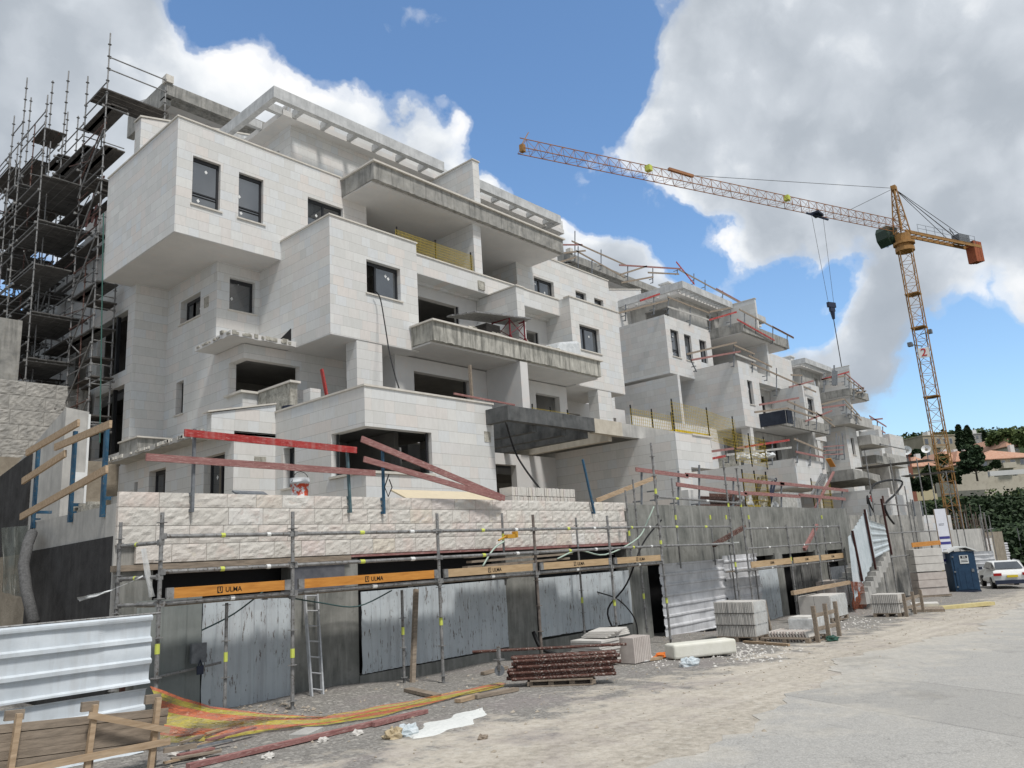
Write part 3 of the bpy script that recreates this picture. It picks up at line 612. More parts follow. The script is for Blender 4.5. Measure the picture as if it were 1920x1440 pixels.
def _road(h):
    p = h.P; x, y, z = h.xyz(p)
    n2 = h.noise(p, 8, 8, .7); n3 = h.noise(p, 60, 4, .8); n1 = h.noise(p, .5, 6, .6)
    a = h.ramp(h.voro(p, 55, out='Color'), [(0, (.19, .187, .18)), (.5, (.36, .354, .34)), (1, (.58, .57, .54))])
    a = h.mix(.55, a, h.ramp(n3, [(.3, (.24, .236, .226)), (.7, (.48, .472, .452))]))
    # an older, smoother patch across the road, with its own straight edges
    px = h.math('ADD', x, h.math('MULTIPLY', y, -.50)); jag = h.math('MULTIPLY', h.math('SUBTRACT', n2, .5), .10)
    pp = h.math('ADD', px, jag)
    patch = h.math('MULTIPLY', h.math('GREATER_THAN', pp, 8.6), h.math('LESS_THAN', pp, 11.2))
    a = h.mix(h.math('MULTIPLY', patch, .32), a, (.24, .235, .225))
    ed = h.math('ADD', h.math('LESS_THAN', h.math('ABSOLUTE', h.math('SUBTRACT', pp, 8.6)), .03), h.math('LESS_THAN', h.math('ABSOLUTE', h.math('SUBTRACT', pp, 11.2)), .025))
    a = h.mix(h.math('MULTIPLY', ed, .35), a, (.10, .10, .10))
    cr = h.voro(h.vm('ADD', p, h.vm('SCALE', h.noise(p, 2, 4, .6, color=True), sc_=.9)), .45, 'DISTANCE_TO_EDGE')
    a = h.mix(h.math('MULTIPLY', h.math('LESS_THAN', cr, .004), .3), a, (.08, .08, .08))
    # dust carried on from the site
    e = h.math('SUBTRACT', y, h.math('MULTIPLY_ADD', x, .02, 3.4))
    d = h.ramp(h.math('ADD', h.math('MULTIPLY', e, .33), h.math('MULTIPLY', h.math('SUBTRACT', h.noise(p, 1.1, 7, .65), .5), 2.6)), [(-.1, .18), (.25, .6), (.6, 1)])
    dust = h.ramp(n2, [(.3, (.38, .355, .31)), (.7, (.60, .57, .51))])
    c = h.mix(h.math('MULTIPLY', d, .75), a, dust)
    c = h.mix(h.math('MULTIPLY', h.ramp(h.noise(h.vm('MULTIPLY', p, (.25, 1.6, 1)), 1.5, 6, .6), [(.5, 0), (.75, 1)]), .3), c, (.44, .42, .38))
    st = h.math('MULTIPLY', h.ramp(h.noise(p, .45, 5, .6), [(.60, 0), (.66, 1)]), .25); c = h.mix(st, c, (.12, .115, .11))
    h.put(h.b.inputs['Base Color'], c); h.b.inputs['Roughness'].default_value = .92; h.b.inputs['Specular IOR Level'].default_value = .15
    bump(h, h.math('ADD', h.voro(p, 50), n2), .5, .008)
rnd = random.Random(4); g = MB(); bx = np.arange(-20, 74, .25)
bk = np.interp(bx, [-20, 0, 6.6, 8.6, 11.8, 15.6, 18, 22, 36, 46, 74], [3.2, 3.6, 4.4, 4.55, 5.0, 5.9, 5.8, 5.2, 6.4, 6.6, 7.2])
bk = [b+rnd.uniform(-.10, .10)+.12*math.sin(x*1.3)+.06*math.sin(x*4.1) for x, b in zip(bx, bk)]
for i in range(len(bx)-1):
    x0, x1 = float(bx[i]), float(bx[i+1])
    g.quad((x0, -7.5, gz(x0)+.006), (x1, -7.5, gz(x1)+.006), (x1, bk[i+1], gz(x1)+.006), (x0, bk[i], gz(x0)+.006))
tag(g.build('road', mat('dusty_asphalt', _road)), kind='structure')
# garden platform that the buildings stand on
a = MB(); a.box(5.0, 34.2, 12.35, 60, -.6, 2.38); a.box(5.0, 22.4, 12.32, 15.0, 2.385, 2.85); a.box(34.2, 78, 14.5, 60, -2.5, 1.6)
tag(a.build('terrace_ground', mat('earth_fill', m_noise((.20, .17, .13), (.34, .30, .24), 2, .95, .5, .03))), kind='structure')
# ---------------------------------------------------------------- split-face stone retaining wall
def split_face(x0, x1, Y, rows, seed, ends, mb, depth=.035, lx=(.36, .52)):
    rnd = random.Random(seed); z = rows[0]
    for ri, hh in enumerate(rows[1:]):
        x = x0+ends[ri][0]; xe = x1-ends[ri][1]
        while x < xe-.02:
            L = min(rnd.uniform(*lx), xe-x)
            if xe-x-L < .15: L = xe-x
            nx_, nz = max(3, int(L/.045)), max(3, int(hh/.045)); i0 = len(mb.v); gp = .0035
            ph = [rnd.uniform(0, 6.28) for _ in range(6)]; fr = [rnd.uniform(10, 26) for _ in range(4)]
            for i in range(nx_+1):
                for j in range(nz+1):
                    u, v = i/nx_, j/nz; xx = x+gp+(L-2*gp)*u; zz = z+gp+(hh-2*gp)*v
                    e = min(1, min(u, 1-u)*L/.04)*min(1, min(v, 1-v)*hh/.04)
                    d = depth*e*(.45+.35*math.sin(fr[0]*xx+ph[0]+3*math.sin(fr[1]*zz+ph[1]))+.3*math.sin(fr[2]*zz+ph[2]+2*math.sin(fr[3]*xx+ph[3]))+rnd.uniform(-.25, .25))
                    mb.v.append((xx, Y-.02-d, zz))
            for i in range(nx_):
                for j in range(nz):
                    k = i0+i*(nz+1)+j; mb.f.append((k, k+nz+1, k+nz+2, k+1)); mb.mi.append(0)
            mb.box(x+gp, x+L-gp, Y-.02+.001, Y+.04, z+gp, z+hh-gp)
            x += L
        z += hh
def _split(h):
    rr = h.Nrm.outputs['Random Per Island']
    c = h.ramp(rr, [(0, (.57, .55, .505)), (.35, (.63, .61, .565)), (.58, (.62, .585, .54)), (.76, (.63, .58, .55)), (.90, (.63, .585, .50)), (1, (.68, .67, .64))])
    n = h.noise(h.P, 14, 8, .7); c = h.mix(h.math('MULTIPLY', h.ramp(n, [(.3, 1), (.55, 0)]), .28), c, (.44, .40, .36))
    c = h.mix(h.math('MULTIPLY', h.ramp(h.noise(h.P, 2.3, 6, .6), [(.52, 0), (.66, 1)]), .3), c, (.62, .46, .40))
    h.put(h.b.inputs['Base Color'], c); h.b.inputs['Roughness'].default_value = .95; bump(h, h.noise(h.P, 30, 7, .7), .8, .014)
SPLIT = mat('split_face_stone', _split)
r = empty('stone_retaining_wall', (11, 12, 0), 'long retaining wall faced with rough split pinkish cream stone in four courses', 'wall')
a = MB(); split_face(4.66, 17.75, 11.90, (1.98, .27, .275, .275, .225), 7, ((.28, .12), (0, .05), (0, .12), (0, 0)), a, .015, (.48, .64)); a.build('stone_facing', SPLIT, r)
a = MB(); a.box(4.72, 34.4, 11.95, 12.3, 1.95, 2.98); a.build('wall_core', CONC, r)
a = MB(); a.box(4.62, 8.7, 11.80, 11.945, 1.88, 1.965); a.build('ledge_board', WOODG, r); a = MB(); a.box(8.72, 12.3, 11.84, 11.945, 1.93, 1.97); a.box(12.32, 17.7, 11.80, 11.945, 1.92, 1.975); a.build('ledge_board', PINKW, r)
# ---------------------------------------------------------------- basement front below it
r = empty('basement_front', (11, 12, -.4), 'grey concrete garage front with square piers and dark gaps, under the stone wall', 'wall')
a = MB()
for (x0, x1) in ((4.72, 5.2), (7.56, 8.9), (12.8, 13.8), (17.55, 18.5), (23.6, 24.3), (26.6, 27.2), (30.2, 31.2), (33.4, 34.4)): a = MB(); a.box(x0, x1, 11.88, 12.25, -1.4, 1.90 if x0 < 18 else 1.4); a.build('pier', CONG, r)
a = MB(); a.box(8.9, 12.8, 11.86, 12.2, -1.2, -.12); a.box(13.8, 17.55, 11.86, 12.2, -1.2, -.08); a.box(5.2, 7.56, 11.88, 12.2, -1.2, -.42); a.build('plinth', CONG, r)
a = MB(); a.box(17.76, 34.4, 11.93, 11.949, 1.34, 2.99); a.box(18.5, 34.4, 11.95, 12.3, 1.34, 1.94); a.build('beam', CONG, r)
a = MB(); a.box(4.9, 34.4, 12.33, 12.345, -1.5, 2.3); a.build('interior_shade_sheet', BLACK, r)  # black sheet standing for the shade inside the garage openings
a = MB(); a.box(7.56, 8.6, 11.865, 11.879, 1.42, 1.86); a.build('cover_sheet', mat('blue_grey_sheet', m_noise((.08, .085, .10), (.16, .165, .18), 4, .6, .2)), r)
# corrugated panels closing the openings
def corrugated(x0, x1, z0, z1, y, seed=0, horiz=False, rib=.21, dep=.022, slope0=0, slope1=0, tears=False, dents=.004):
    """vertical ribs unless horiz; the lower edge may slope"""
    mb = MB(); rnd = random.Random(seed)
    if not horiz:
        n = max(8, int((x1-x0)/.035)); m_ = 8
    else:
        n = max(10, int((x1-x0)/.10)); m_ = max(8, int((z1-z0)/.02))
    i0 = 0; ph = [rnd.uniform(0, 6) for _ in range(6)]
    def prof(t):
        f = (t/rib) % 1.0
        return dep if f < .10 or f > .90 else (dep*(1-(f-.10)/.05) if f < .15 else (dep*(f-.85)/.05 if f > .85 else 0))
    for i in range(n+1):
        for j in range(m_+1):
            u, v = i/n, j/m_; x = x0+(x1-x0)*u
            zb = z0+slope0+(slope1-slope0)*u + (rnd.uniform(-.006, .006) if tears and j == 0 else 0); z = zb+(z1-zb)*v
            t = (x-x0) if not horiz else (z-z0)
            d = prof(t)+dents*(math.sin(x*5+ph[0]+2*math.sin(z*6+ph[1]))+math.sin(z*9+ph[2]+x*2))
            if horiz and u > .8: d += dents*2.5*math.sin(z*14+ph[3])
            mb.v.append((x+(rnd.uniform(-.012, .012) if i in (0, n) and tears else 0), y-d, z))
    for i in range(n):
        for j in range(m_):
            k = i*(m_+1)+j; mb.f.append((k, k+m_+1, k+m_+2, k+1)); mb.mi.append(0)
    return mb
def _chip(h):
    n = h.noise(h.vm('MULTIPLY', h.P, (14, 14, 2.6)), 1.8, 5, .7); b = h.noise(h.P, 1.2, 5, .6)
    c = h.ramp(b, [(.3, (.42, .465, .495)), (.7, (.54, .585, .61))])
    c = h.mix(h.ramp(h.math('ADD', n, h.math('MULTIPLY', h.math('SUBTRACT', h.noise(h.P, 2.5, 3), .5), .25)), [(.60, 0), (.63, 1)]), c, (.15, .13, .12))
    c = h.mix(h.math('MULTIPLY', h.ramp(h.noise(h.vm('MULTIPLY', h.P, (6, 6, .4)), 1.5, 4), [(.5, 0), (.7, 1)]), .3), c, (.25, .24, .25))
    h.put(h.b.inputs['Base Color'], c); h.b.inputs['Roughness'].default_value = .6
CHIP = mat('chipped_blue_grey_sheet', _chip)
WSHEET = mat('white_corrugated_sheet', m_noise((.48, .53, .57), (.66, .71, .75), 2, .38, .08, .004, .25, (.35, .34, .32)))
GSHEET = mat('dull_white_sheet', m_noise((.46, .47, .49), (.66, .67, .69), 3, .5, .15, .006, .3, (.30, .30, .29)))
GRP = 'chipped corrugated panels closing the garage openings'
for x0, x1, z0, z1, s0, s1, lab in ((5.95, 7.55, -.42, 1.40, .08, -.05, 'chipped pale blue corrugated panel between the grey gate and the first pier'), (8.92, 12.78, -.10, 1.31, .0, .02, 'wide chipped pale blue corrugated panel right of the aluminium ladder'),
                            (13.82, 17.53, -.02, 1.27, .0, -.02, 'chipped pale blue corrugated panel behind the tile stack'), (24.4, 26.5, -1.0, 1.0, 0, 0, 'smooth pale blue sheet panel behind the wrapped pallets'),):
    o = corrugated(x0, x1, z0, z1, 11.84, int(x0), tears=True, slope0=s0, slope1=s1).build('corrugated_panel', CHIP); tag(o, lab, 'metal panel', GRP)
o = corrugated(4.95, 5.93, -.35, 1.45, 11.80, 3, rib=.35).build('gate', mat('grey_green_gate', m_noise((.17, .19, .185), (.25, .27, .26), 2, .6, .15, .005, .3, (.1, .1, .1))))
tag(o, 'grey green sheet metal gate leaf beside the first scaffold pole', 'gate')
r = empty('padlock_box', (5.85, 11.7, .4), 'small white box and padlock on the gate bar', 'lock')
a = MB(); a.box(5.72, 5.95, 11.66, 11.72, .50, .78); a.build('box', GREYM, r); a = MB(); a.box(5.80, 5.90, 11.64, 11.66, .34, .46); a.tube([(5.82, 11.65, .46), (5.85, 11.65, .54), (5.88, 11.65, .46)], .01); a.build('padlock', NAVYM, r)
a = MB(); a.tube([(4.9, 11.7, .36), (6.2, 11.7, .46)], .02); tag(a.build('gate_bar', STEEL), 'galvanised bar across the grey gate', 'bar')
for x0, x1, z0, z1, lab in ((18.62, 22.3, -.55, 1.36, 'large dented white corrugated sheet with horizontal ribs leaning by the dark gap'), (22.25, 24.6, -.62, 1.45, 'second white corrugated sheet, its lower edge torn, behind the tall poles')):
    o = corrugated(x0, x1, z0, z1, 11.6, int(x0), horiz=True, rib=.27, dep=.03, tears=True, dents=.008).build('corrugated_panel', GSHEET); tag(o, lab, 'metal panel', 'white corrugated sheets by the basement')
for i, x in enumerate((27.5, 28.4, 29.3)):
    o = corrugated(x, x+.85, -.9, 1.1, 11.8, 30+i, rib=.8).build('shuttering_panel', mat('stained_ply', m_noise((.05, .052, .05), (.15, .15, .145), 3, .8, .2, .005, .7, (.28, .28, .27)))); tag(o, ('first', 'second', 'third')[i]+' dark stained formwork panel from the left, behind the wooden crate', 'panel', 'dark formwork panels on the basement')
o = corrugated(31.2, 33.4, -1.0, .7, 11.8, 40, rib=3).build('shuttering_panel', GREYM); tag(o, 'plain grey panel low on the basement left of the stair', 'panel')
# left side retaining wall (coated) and the walls behind it
r = empty('side_retaining_wall', (4.7, 13, 0), 'concrete retaining wall with black bitumen coating on its lower part, running back from the stone wall', 'wall')
a = MB(); a.box(4.70, 5.0, 12.31, 15.6, 2.22, 2.86); a.box(4.66, 4.705, 11.95, 12.31, .9, 2.86); a.box(4.70, 5.0, 12.31, 15.6, -1, 2.215); a.build('wall', CONL, r)
zb0, zb1 = at(225, 1003, X=4.66)[2], at(82, 1030, X=4.66)[2]
a = MB(); a.hexa([(4.655, 12.0, -.5), (4.699, 12.0, -.5), (4.655, 15.62, -.5), (4.699, 15.62, -.5), (4.655, 12.0, zb0), (4.699, 12.0, zb0), (4.655, 15.62, zb1), (4.699, 15.62, zb1)]); a.box(4.66, 4.98, 15.601, 15.64, -.5, 2.8); a.build('bitumen', BITU, r)
a = MB()
for i in range(9): x = 12.4+i*.11; a.box(4.75, 4.95, 13.2+i*.1, 13.28+i*.1, 2.86, 2.86+.10+.06*math.sin(i*2.1))
a.build('rubble_cap', MORT, r)
r = empty('ramp_wall', (5.5, 17, 2), 'tall grey concrete wall with a top that slopes down to the left', 'wall')
_, RY, RZ = at(-60, 975, X=5.3)
a = MB(); a.hexa([(5.3, 16.2, -.5), (5.72, 16.2, -.5), (5.3, RY, -.5), (5.72, RY, -.5), (5.3, 16.2, 5.1), (5.72, 16.2, 5.05), (5.3, RY, RZ), (5.72, RY, RZ)]); a.build('wall', CONL, r)
_, y0_, z0_ = at(57, 850, X=5.25); _, y1_, z1_ = at(-30, 915, X=5.25)
a = MB(); a.hexa([(5.255, y0_, -.5), (5.299, y0_, -.5), (5.255, y1_, -.5), (5.299, y1_, -.5), (5.255, y0_, z0_), (5.299, y0_, z0_), (5.255, y1_, z1_), (5.299, y1_, z1_)]); a.build('bitumen', BITU, r)
a = MB(); a.box(5.70, 5.74, 16.17, 16.2, 2.9, 5.0); a.box(5.5, 5.7, 16.17, 16.199, 3.6, 3.85); a.build('plaster_strip', WHITE, r)
r = empty('block_wall', (2, 31, 6), 'far wall of rough grey stone blocks behind the tall scaffold', 'wall')
a = MB(); split_face(-8, 10.3, 29.3, (5.6, .5, .5, .5, .5, .5, .5), 12, ((0, 0),)*7, a, .018, (.7, 1.2)); a.build('stone_facing', mat('grey_split_stone', m_noise((.26, .255, .24), (.46, .445, .41), 3, .95, .5, .02)), r)
a = MB(); a.box(-8, 10.4, 29.4, 29.8, 1, 8.5); a.box(-8, 8.2, 29.9, 30.1, 8.5, 10.9); a.build('wall_core', CONC, r)
a = MB(); a.box(5.75, 10.4, 26.5, 40, 1.0, 5.6); tag(a.build('upper_ground', MAT['earth_fill']), kind='structure')
a = MB()
for sgn in (0,): a.tube([at(64, 1168, X=4.3), at(50, 1110, X=4.3), at(44, 1060, X=4.3), at(52, 1020, X=4.4), at(60, 1000, X=4.55)], .085, 12)
tag(a.build('felt_roll', mat('grey_felt', m_noise((.07, .07, .07), (.15, .15, .15), 30, .95, .6, .01)), smooth=True), 'limp roll of grey felt hanging against the black wall', 'felt roll')
def cloth(p00, p10, p01, p11, n=14, m_=14, amp=.08, seed=0, sag=0.0, nrm=(0, -1, 0), name='plastic_sheet', mt=None, fr=6):
    rnd = random.Random(seed); mb = MB(); p00, p10, p01, p11 = map(Vector, (p00, p10, p01, p11)); nv = Vector(nrm); ph = [rnd.uniform(0, 6.3) for _ in range(8)]
    for i in range(n+1):
        for j in range(m_+1):
            u, v = i/n, j/m_; p = p00.lerp(p10, u).lerp(p01.lerp(p11, u), v)
            d = amp*(math.sin(fr*u*2+ph[0]+2*v)+.6*math.sin(fr*u*3.7+ph[1]-3*v)+.4*math.sin(9*v+ph[2]+3*u)+rnd.uniform(-.15, .15))
            p = p+nv*d-Vector((0, 0, sag*4*u*(1-u)))
            mb.v.append(tuple(p))
    for i in range(n):
        for j in range(m_): k = i*(m_+1)+j; mb.f.append((k, k+m_+1, k+m_+2, k+1)); mb.mi.append(0)
    return mb
def _plastic(col_, alpha, rough=.35):
    def f(h):
        n = h.noise(h.P, 5, 6, .6); h.put(h.b.inputs['Base Color'], h.mix(n, tuple(c*.75 for c in col_), col_))
        h.put(h.b.inputs['Alpha'], h.ramp(n, [(.3, alpha*.6), (.7, min(1, alpha*1.2))])); h.b.inputs['Roughness'].default_value = rough
    return f
FILM = mat('clear_film', _plastic((.75, .78, .78), .55)); MILK = mat('milky_film', _plastic((.80, .82, .82), .85)); DFILM = mat('dark_film', _plastic((.10, .11, .10), .8))
o = cloth(at(0, 990, X=4.2), at(52, 985, X=4.5), at(5, 1110, X=4.2), at(40, 1120, X=4.4), amp=.06, seed=3).build('plastic_sheet', DFILM, smooth=True); tag(o, 'dark translucent plastic sheet hanging on the wall at the left edge', 'plastic sheet')
# ---------------------------------------------------------------- scaffolds
YEL = mat('yellow_tag', flat((.56, .62, .12), .6)); ORB = mat('orange_board', m_noise((.42, .17, .03), (.62, .28, .06), 3, .55, .15, .003, stretch=(1, 8, 8))); TANB = mat('dusty_board', m_noise((.36, .25, .14), (.52, .38, .23), 3, .7, .2, .003, stretch=(1, 8, 8))); INK = mat('black_ink', flat((.02, .015, .01), .7))
def pole(root, x, y, z0, z1, r=.024, m=STEEL, lean=(0, 0), tags=(), step=.5, off=.12, shoe=False):
    mb = MB(); T = lambda z: (x+lean[0]*(z-z0), y+lean[1]*(z-z0), z)
    mb.tube([T(z0), T(z1)], r, 8)
    z = z0+off
    while z < z1: mb.disc(T(z), r*2.5, .009, 8); z += step
    if shoe: mb.box(x-.07, x+.07, y-.07, y+.07, z0-.008, z0)
    o = mb.build('pole', m, root)
    for t in tags: k = MB(); k.tube([T(t-.065), T(t+.065)], r*1.14, 8); k.build('tag', YEL, o)
    return o
def ledger(root, p, q_, r=.024, m=STEEL, tags=(), name='ledger'):
    mb = MB(); mb.tube([p, q_], r, 8); P_, Q_ = Vector(p), Vector(q_)
    for t in (.012, .988): c = P_.lerp(Q_, t); mb.box(c.x-.035, c.x+.035, c.y-.035, c.y+.035, c.z-.04, c.z+.04)
    o = mb.build(name, m, root)
    for t in tags: k = MB(); a, b = P_.lerp(Q_, t), P_.lerp(Q_, t+.03); k.tube([a, b], r*1.15, 8); k.build('tag', YEL if (t*10) % 2 < 1 else WHITE, o)
    return o
sf = empty('low_scaffold', (11, 10.7, -.3), 'low tube scaffold with orange toe boards standing in front of the stone wall', 'scaffold')
Yf = 10.7
fx = [4.78, 6.80, 9.81, 12.50, 15.15, 17.38]
for i, x in enumerate(fx):
    top = (2.62, 2.64, 2.62, 2.6, 2.58, 4.45)[i]; zb = gh(x, Yf)
    pole(sf, x, Yf, zb, top, .029, STEEL if i != 3 else mat('brown_tube', m_noise((.09, .075, .065), (.2, .17, .15), 8, .6, .2, .003)), tags=((.85,), (.55,), (.72,), (), (.62,), (3.2, 1.9, .5))[i], shoe=True)
for x, y, zt, zb in ((4.56, 11.5, 2.55, .2), (5.9, 11.0, 1.35, -.3), (9.35, 11.2, 1.3, -.3), (12.42, 11.5, 2.7, 1.2), (15.0, 11.5, 2.6, -.2), (17.2, 11.5, 3.3, 1.2), (17.6, 11.5, 3.6, -.3)):
    pole(sf, x, y, zb, zt, .025, tags=(zb+.9,) if zb < 1 else (2.2,))
for a_, b_ in zip(fx[:-1], fx[1:]):
    for z in (2.30, 1.83, 1.42): ledger(sf, (a_, Yf, z), (b_, Yf, z), .029, tags=(.42, .78) if z != 1.42 else (.5,))
for z in (2.22, 1.77, 1.42): ledger(sf, (4.56, 11.5, z), (4.78, Yf, z), .027, tags=(.4,) if z > 1.5 else ())
for x in fx[1:-1]: ledger(sf, (x, Yf, 1.37), (x, 11.5, 1.37), .022)
for i, (a_, b_) in enumerate(zip(fx[:-1], fx[1:])):
    mb = MB(); mb.box(a_+.10, b_-.10, Yf-.055, Yf-.03, 1.475, 1.615); bd = mb.build('toe_board', ORB if i < 2 else TANB, sf)
    e = MB()
    for xx in (a_+.07, b_-.17): e.box(xx, xx+.10, Yf-.062, Yf-.02, 1.47, 1.62)
    e.build('end_clip', STEEL, bd)
    cx = a_+(b_-a_)*(.48, .50, .52, .52, .52)[i]
    text('ULMA', .095, (cx+.06, Yf-.058, 1.54), (1, 0, 0), (0, 0, 1), INK, bd)
    e = MB(); k = cx-.14; e.box(k-.045, k+.035, Yf-.0575, Yf-.0555, 1.50, 1.59); em = e.build('emblem', INK, bd)
    e = MB(); e.box(k-.03, k-.012, Yf-.0590, Yf-.058, 1.525, 1.58); e.box(k+.006, k+.022, Yf-.0590, Yf-.058, 1.525, 1.58); e.quad((k-.03, Yf-.0585, 1.525), (k+.022, Yf-.0585, 1.525), (k-.004, Yf-.0585, 1.505)); e.build('emblem_mark', ORB if i < 2 else TANB, em)
mb = MB()
for k in range(3): mb.box(4.8, 17.3, 10.75+k*.24, 10.97+k*.24, 1.375, 1.405)
mb.build('deck', WOODG, sf)
# loose board stack on the deck
for k, (z, dx, lab) in enumerate(((1.60, 0, 'lower'), (1.70, .12, 'middle'), (1.80, .05, 'upper'))):
    mb = MB(); mb.bar((11.1+dx, 11.35, z+.02), (14.3+dx, 11.3, z+.07), .16, .045); tag(mb.build('plank', WOODG), 'weathered plank, %s of three piled on the low scaffold by the drill' % lab, 'plank', 'planks piled on the low scaffold')
a = MB(); a.box(12.35, 12.62, 11.3, 11.42, 2.16, 2.24); a.box(12.6, 12.68, 11.3, 11.4, 2.17, 2.3); a.tube([(12.35, 11.36, 2.2), (12.12, 11.36, 2.12)], .02); tag(a.build('clamp', mat('amber_metal', flat((.55, .30, .04), .5))), 'small amber and grey coupler on a rear pole of the low scaffold', 'coupler')
def hose(name, pts, r, m, label, cat='hose', smooth_=5):
    P_ = [Vector(p) for p in pts]; out = []
    for i in range(len(P_)-1):
        p0, p1, p2, p3 = P_[max(i-1, 0)], P_[i], P_[i+1], P_[min(i+2, len(P_)-1)]
        for k in range(smooth_):
            t = k/smooth_; out.append(.5*((2*p1)+(p2-p0)*t+(2*p0-5*p1+4*p2-p3)*t*t+(3*p1-p0-3*p2+p3)*t**3))
    out.append(P_[-1]); mb = MB(); mb.tube(out, r, 7); return tag(mb.build(name, m, smooth=True), label, cat)
TEAL = mat('teal_hose', flat((.05, .10, .10), .5)); GRNH = mat('pale_green_hose', flat((.42, .52, .45), .5))
hose('hose', [at(378, 1182, Y=11.6), at(440, 1150, Y=11.5), at(505, 1100, Y=11.3)], .012, TEAL, 'thin teal hose sagging across the panel left of the ladder')
hose('hose', [at(540, 1120, Y=11.3), at(600, 1130, Y=11.6), at(670, 1137, Y=11.7), at(735, 1107, Y=11.4)], .012, TEAL, 'thin teal hose sagging behind the top of the ladder')
hose('hose', [at(905, 1062, Y=11.2), at(925, 1030, Y=11.2), at(945, 1015, Y=11.3)], .018, GRNH, 'short pale green hose rising to the coupler on the low scaffold')
hose('hose', [at(1045, 1048, Y=11.2), at(1085, 1032, Y=11.2), at(1135, 1040, Y=11.2), at(1195, 1010, Y=11.2), at(1215, 975, Y=11.1), at(1226, 950, Y=11.0)], .018, GRNH, 'long pale green hose looping along the low scaffold to the tall pole')
hose('cable', [at(1240, 975, Y=11.2), at(1205, 1020, Y=11.3), at(1175, 1095, Y=11.4), at(1140, 1142, Y=11.4), at(1152, 1185, Y=11.4), at(1162, 1210, Y=11.3)], .022, BLACK, 'black cable hanging in a loose S from the tall pole to the tile stack', 'cable')
hose('cable', [at(1120, 1110, Y=11.4), at(1160, 1125, Y=11.4), at(1190, 1160, Y=11.45), at(1197, 1200, Y=11.5)], .016, BLACK, 'thin black cable bowing over the last chipped panel', 'cable')
hose('cable', [at(1000, 1185, Y=11.6), at(1015, 1215, Y=11.4), at(1045, 1228, Y=11.2)], .045, BLACK, 'thick black conduit running down behind the stacked props', 'cable')
hose('cable', [at(703, 545, Y=18.5), at(713, 560, Y=18.4), at(722, 610, Y=18.0), at(730, 660, Y=17.4), at(741, 705, Y=16.6), at(748, 727, Y=15.4)], .02, BLACK, 'black cable hanging out of the left middle window', 'cable')
hose('cable', [at(948, 790, Y=15.0), at(965, 845, Y=14.9), at(985, 880, Y=14.5), at(1012, 916, Y=13)], .028, BLACK, 'black cable hanging from the dark terrace slab', 'cable')
# ---- tall scaffold right of the stone wall
sr = empty('tall_scaffold', (24, 10.8, -.7), 'tall galvanised tube scaffold in front of the raw grey basement, right of the stone wall', 'scaffold')
rx = [17.38]+[at(x, 1010, Y=10.7)[0] for x in (1352, 1430, 1478, 1530, 1582)]
rx[1:] = [at(1384, 1100, Y=10.7)[0], at(1408, 1100, Y=10.7)[0], at(1490, 1100, Y=10.7)[0], at(1543, 1100, Y=10.7)[0], at(1590, 1100, Y=10.7)[0]]
for i, x in enumerate(rx[1:]):
    pole(sr, x, Yf, gh(x, Yf), (4.2, 4.0, 2.3, 2.3, 2.25)[i], .027, tags=((2.9, 1.2), (2.9,), (1.2,), (), ())[i], shoe=True)
for x, zt in ((at(1270, 1000, Y=11.5)[0], 3.7), (at(1335, 1000, Y=11.5)[0], 2.3), (at(1365, 1000, Y=11.5)[0], 2.2), (at(1420, 1100, Y=11.5)[0], 2.5), (at(1545, 1000, Y=11.5)[0], 2.3)):
    pole(sr, x, 11.5, gh(x, 11.5) if x > 22 else 1.2, zt, .025, tags=(2.6,))
allx = [17.38]+rx[1:]
ledger(sr, (17.38, Yf, 3.05), (rx[2], Yf, 2.95), .027, tags=(.2, .55)); ledger(sr, (17.38, Yf, 2.30), (rx[1], Yf, 2.27), .027, tags=(.2, .6)); ledger(sr, (17.38, Yf, 1.83), (rx[1], Yf, 1.78), .027)
for a_, b_ in zip(rx[2:-1], rx[3:]):
    for z in (2.2, 1.62, 1.0): ledger(sr, (a_, Yf, z), (b_, Yf, z), .027, tags=(.5,))
ledger(sr, (rx[1], Yf, 1.0), (rx[2], Yf, 1.0), .027)
for i, (a_, b_) in enumerate(zip(rx[2:-1], rx[3:])):
    mb = MB(); mb.box(a_+.1, b_-.1, Yf-.05, Yf-.025, 1.06, 1.24); bd = mb.build('toe_board', TANB, sr); text('ULMA', .11, ((a_+b_)/2, Yf-.053, 1.15), (1, 0, 0), (0, 0, 1), INK, bd)
a = MB(); a.box(17.5, rx[2]-.3, 10.75, 11.5, 1.80, 1.83); a.build('deck', mat('pale_ply', m_noise((.35, .38, .37), (.5, .52, .5), 3, .7, .1)), sr)
a = MB()
for k in range(3): a.box(rx[2], rx[-1], 10.75+k*.24, 10.96+k*.24, .965, .99)
a.build('deck', WOODG, sr)
for lab, p, q_, m_ in (('rust brown timber leaning up from the scaffold deck', at(1338, 1022, Y=11.3), at(1396, 988, Y=11.3), RUSTP), ('long dusty timber lying across the foot of the tall scaffold', at(1486, 1112, Y=10.3), at(1592, 1092, Y=10.4), WOOD), ('red timber prop leaning by the dark formwork panels', at(1508, 1030, Y=11.3), at(1532, 985, Y=11.4), PINKW)):
    mb = MB(); mb.bar(p, q_, .10, .12); tag(mb.build('timber', m_), lab, 'timber')
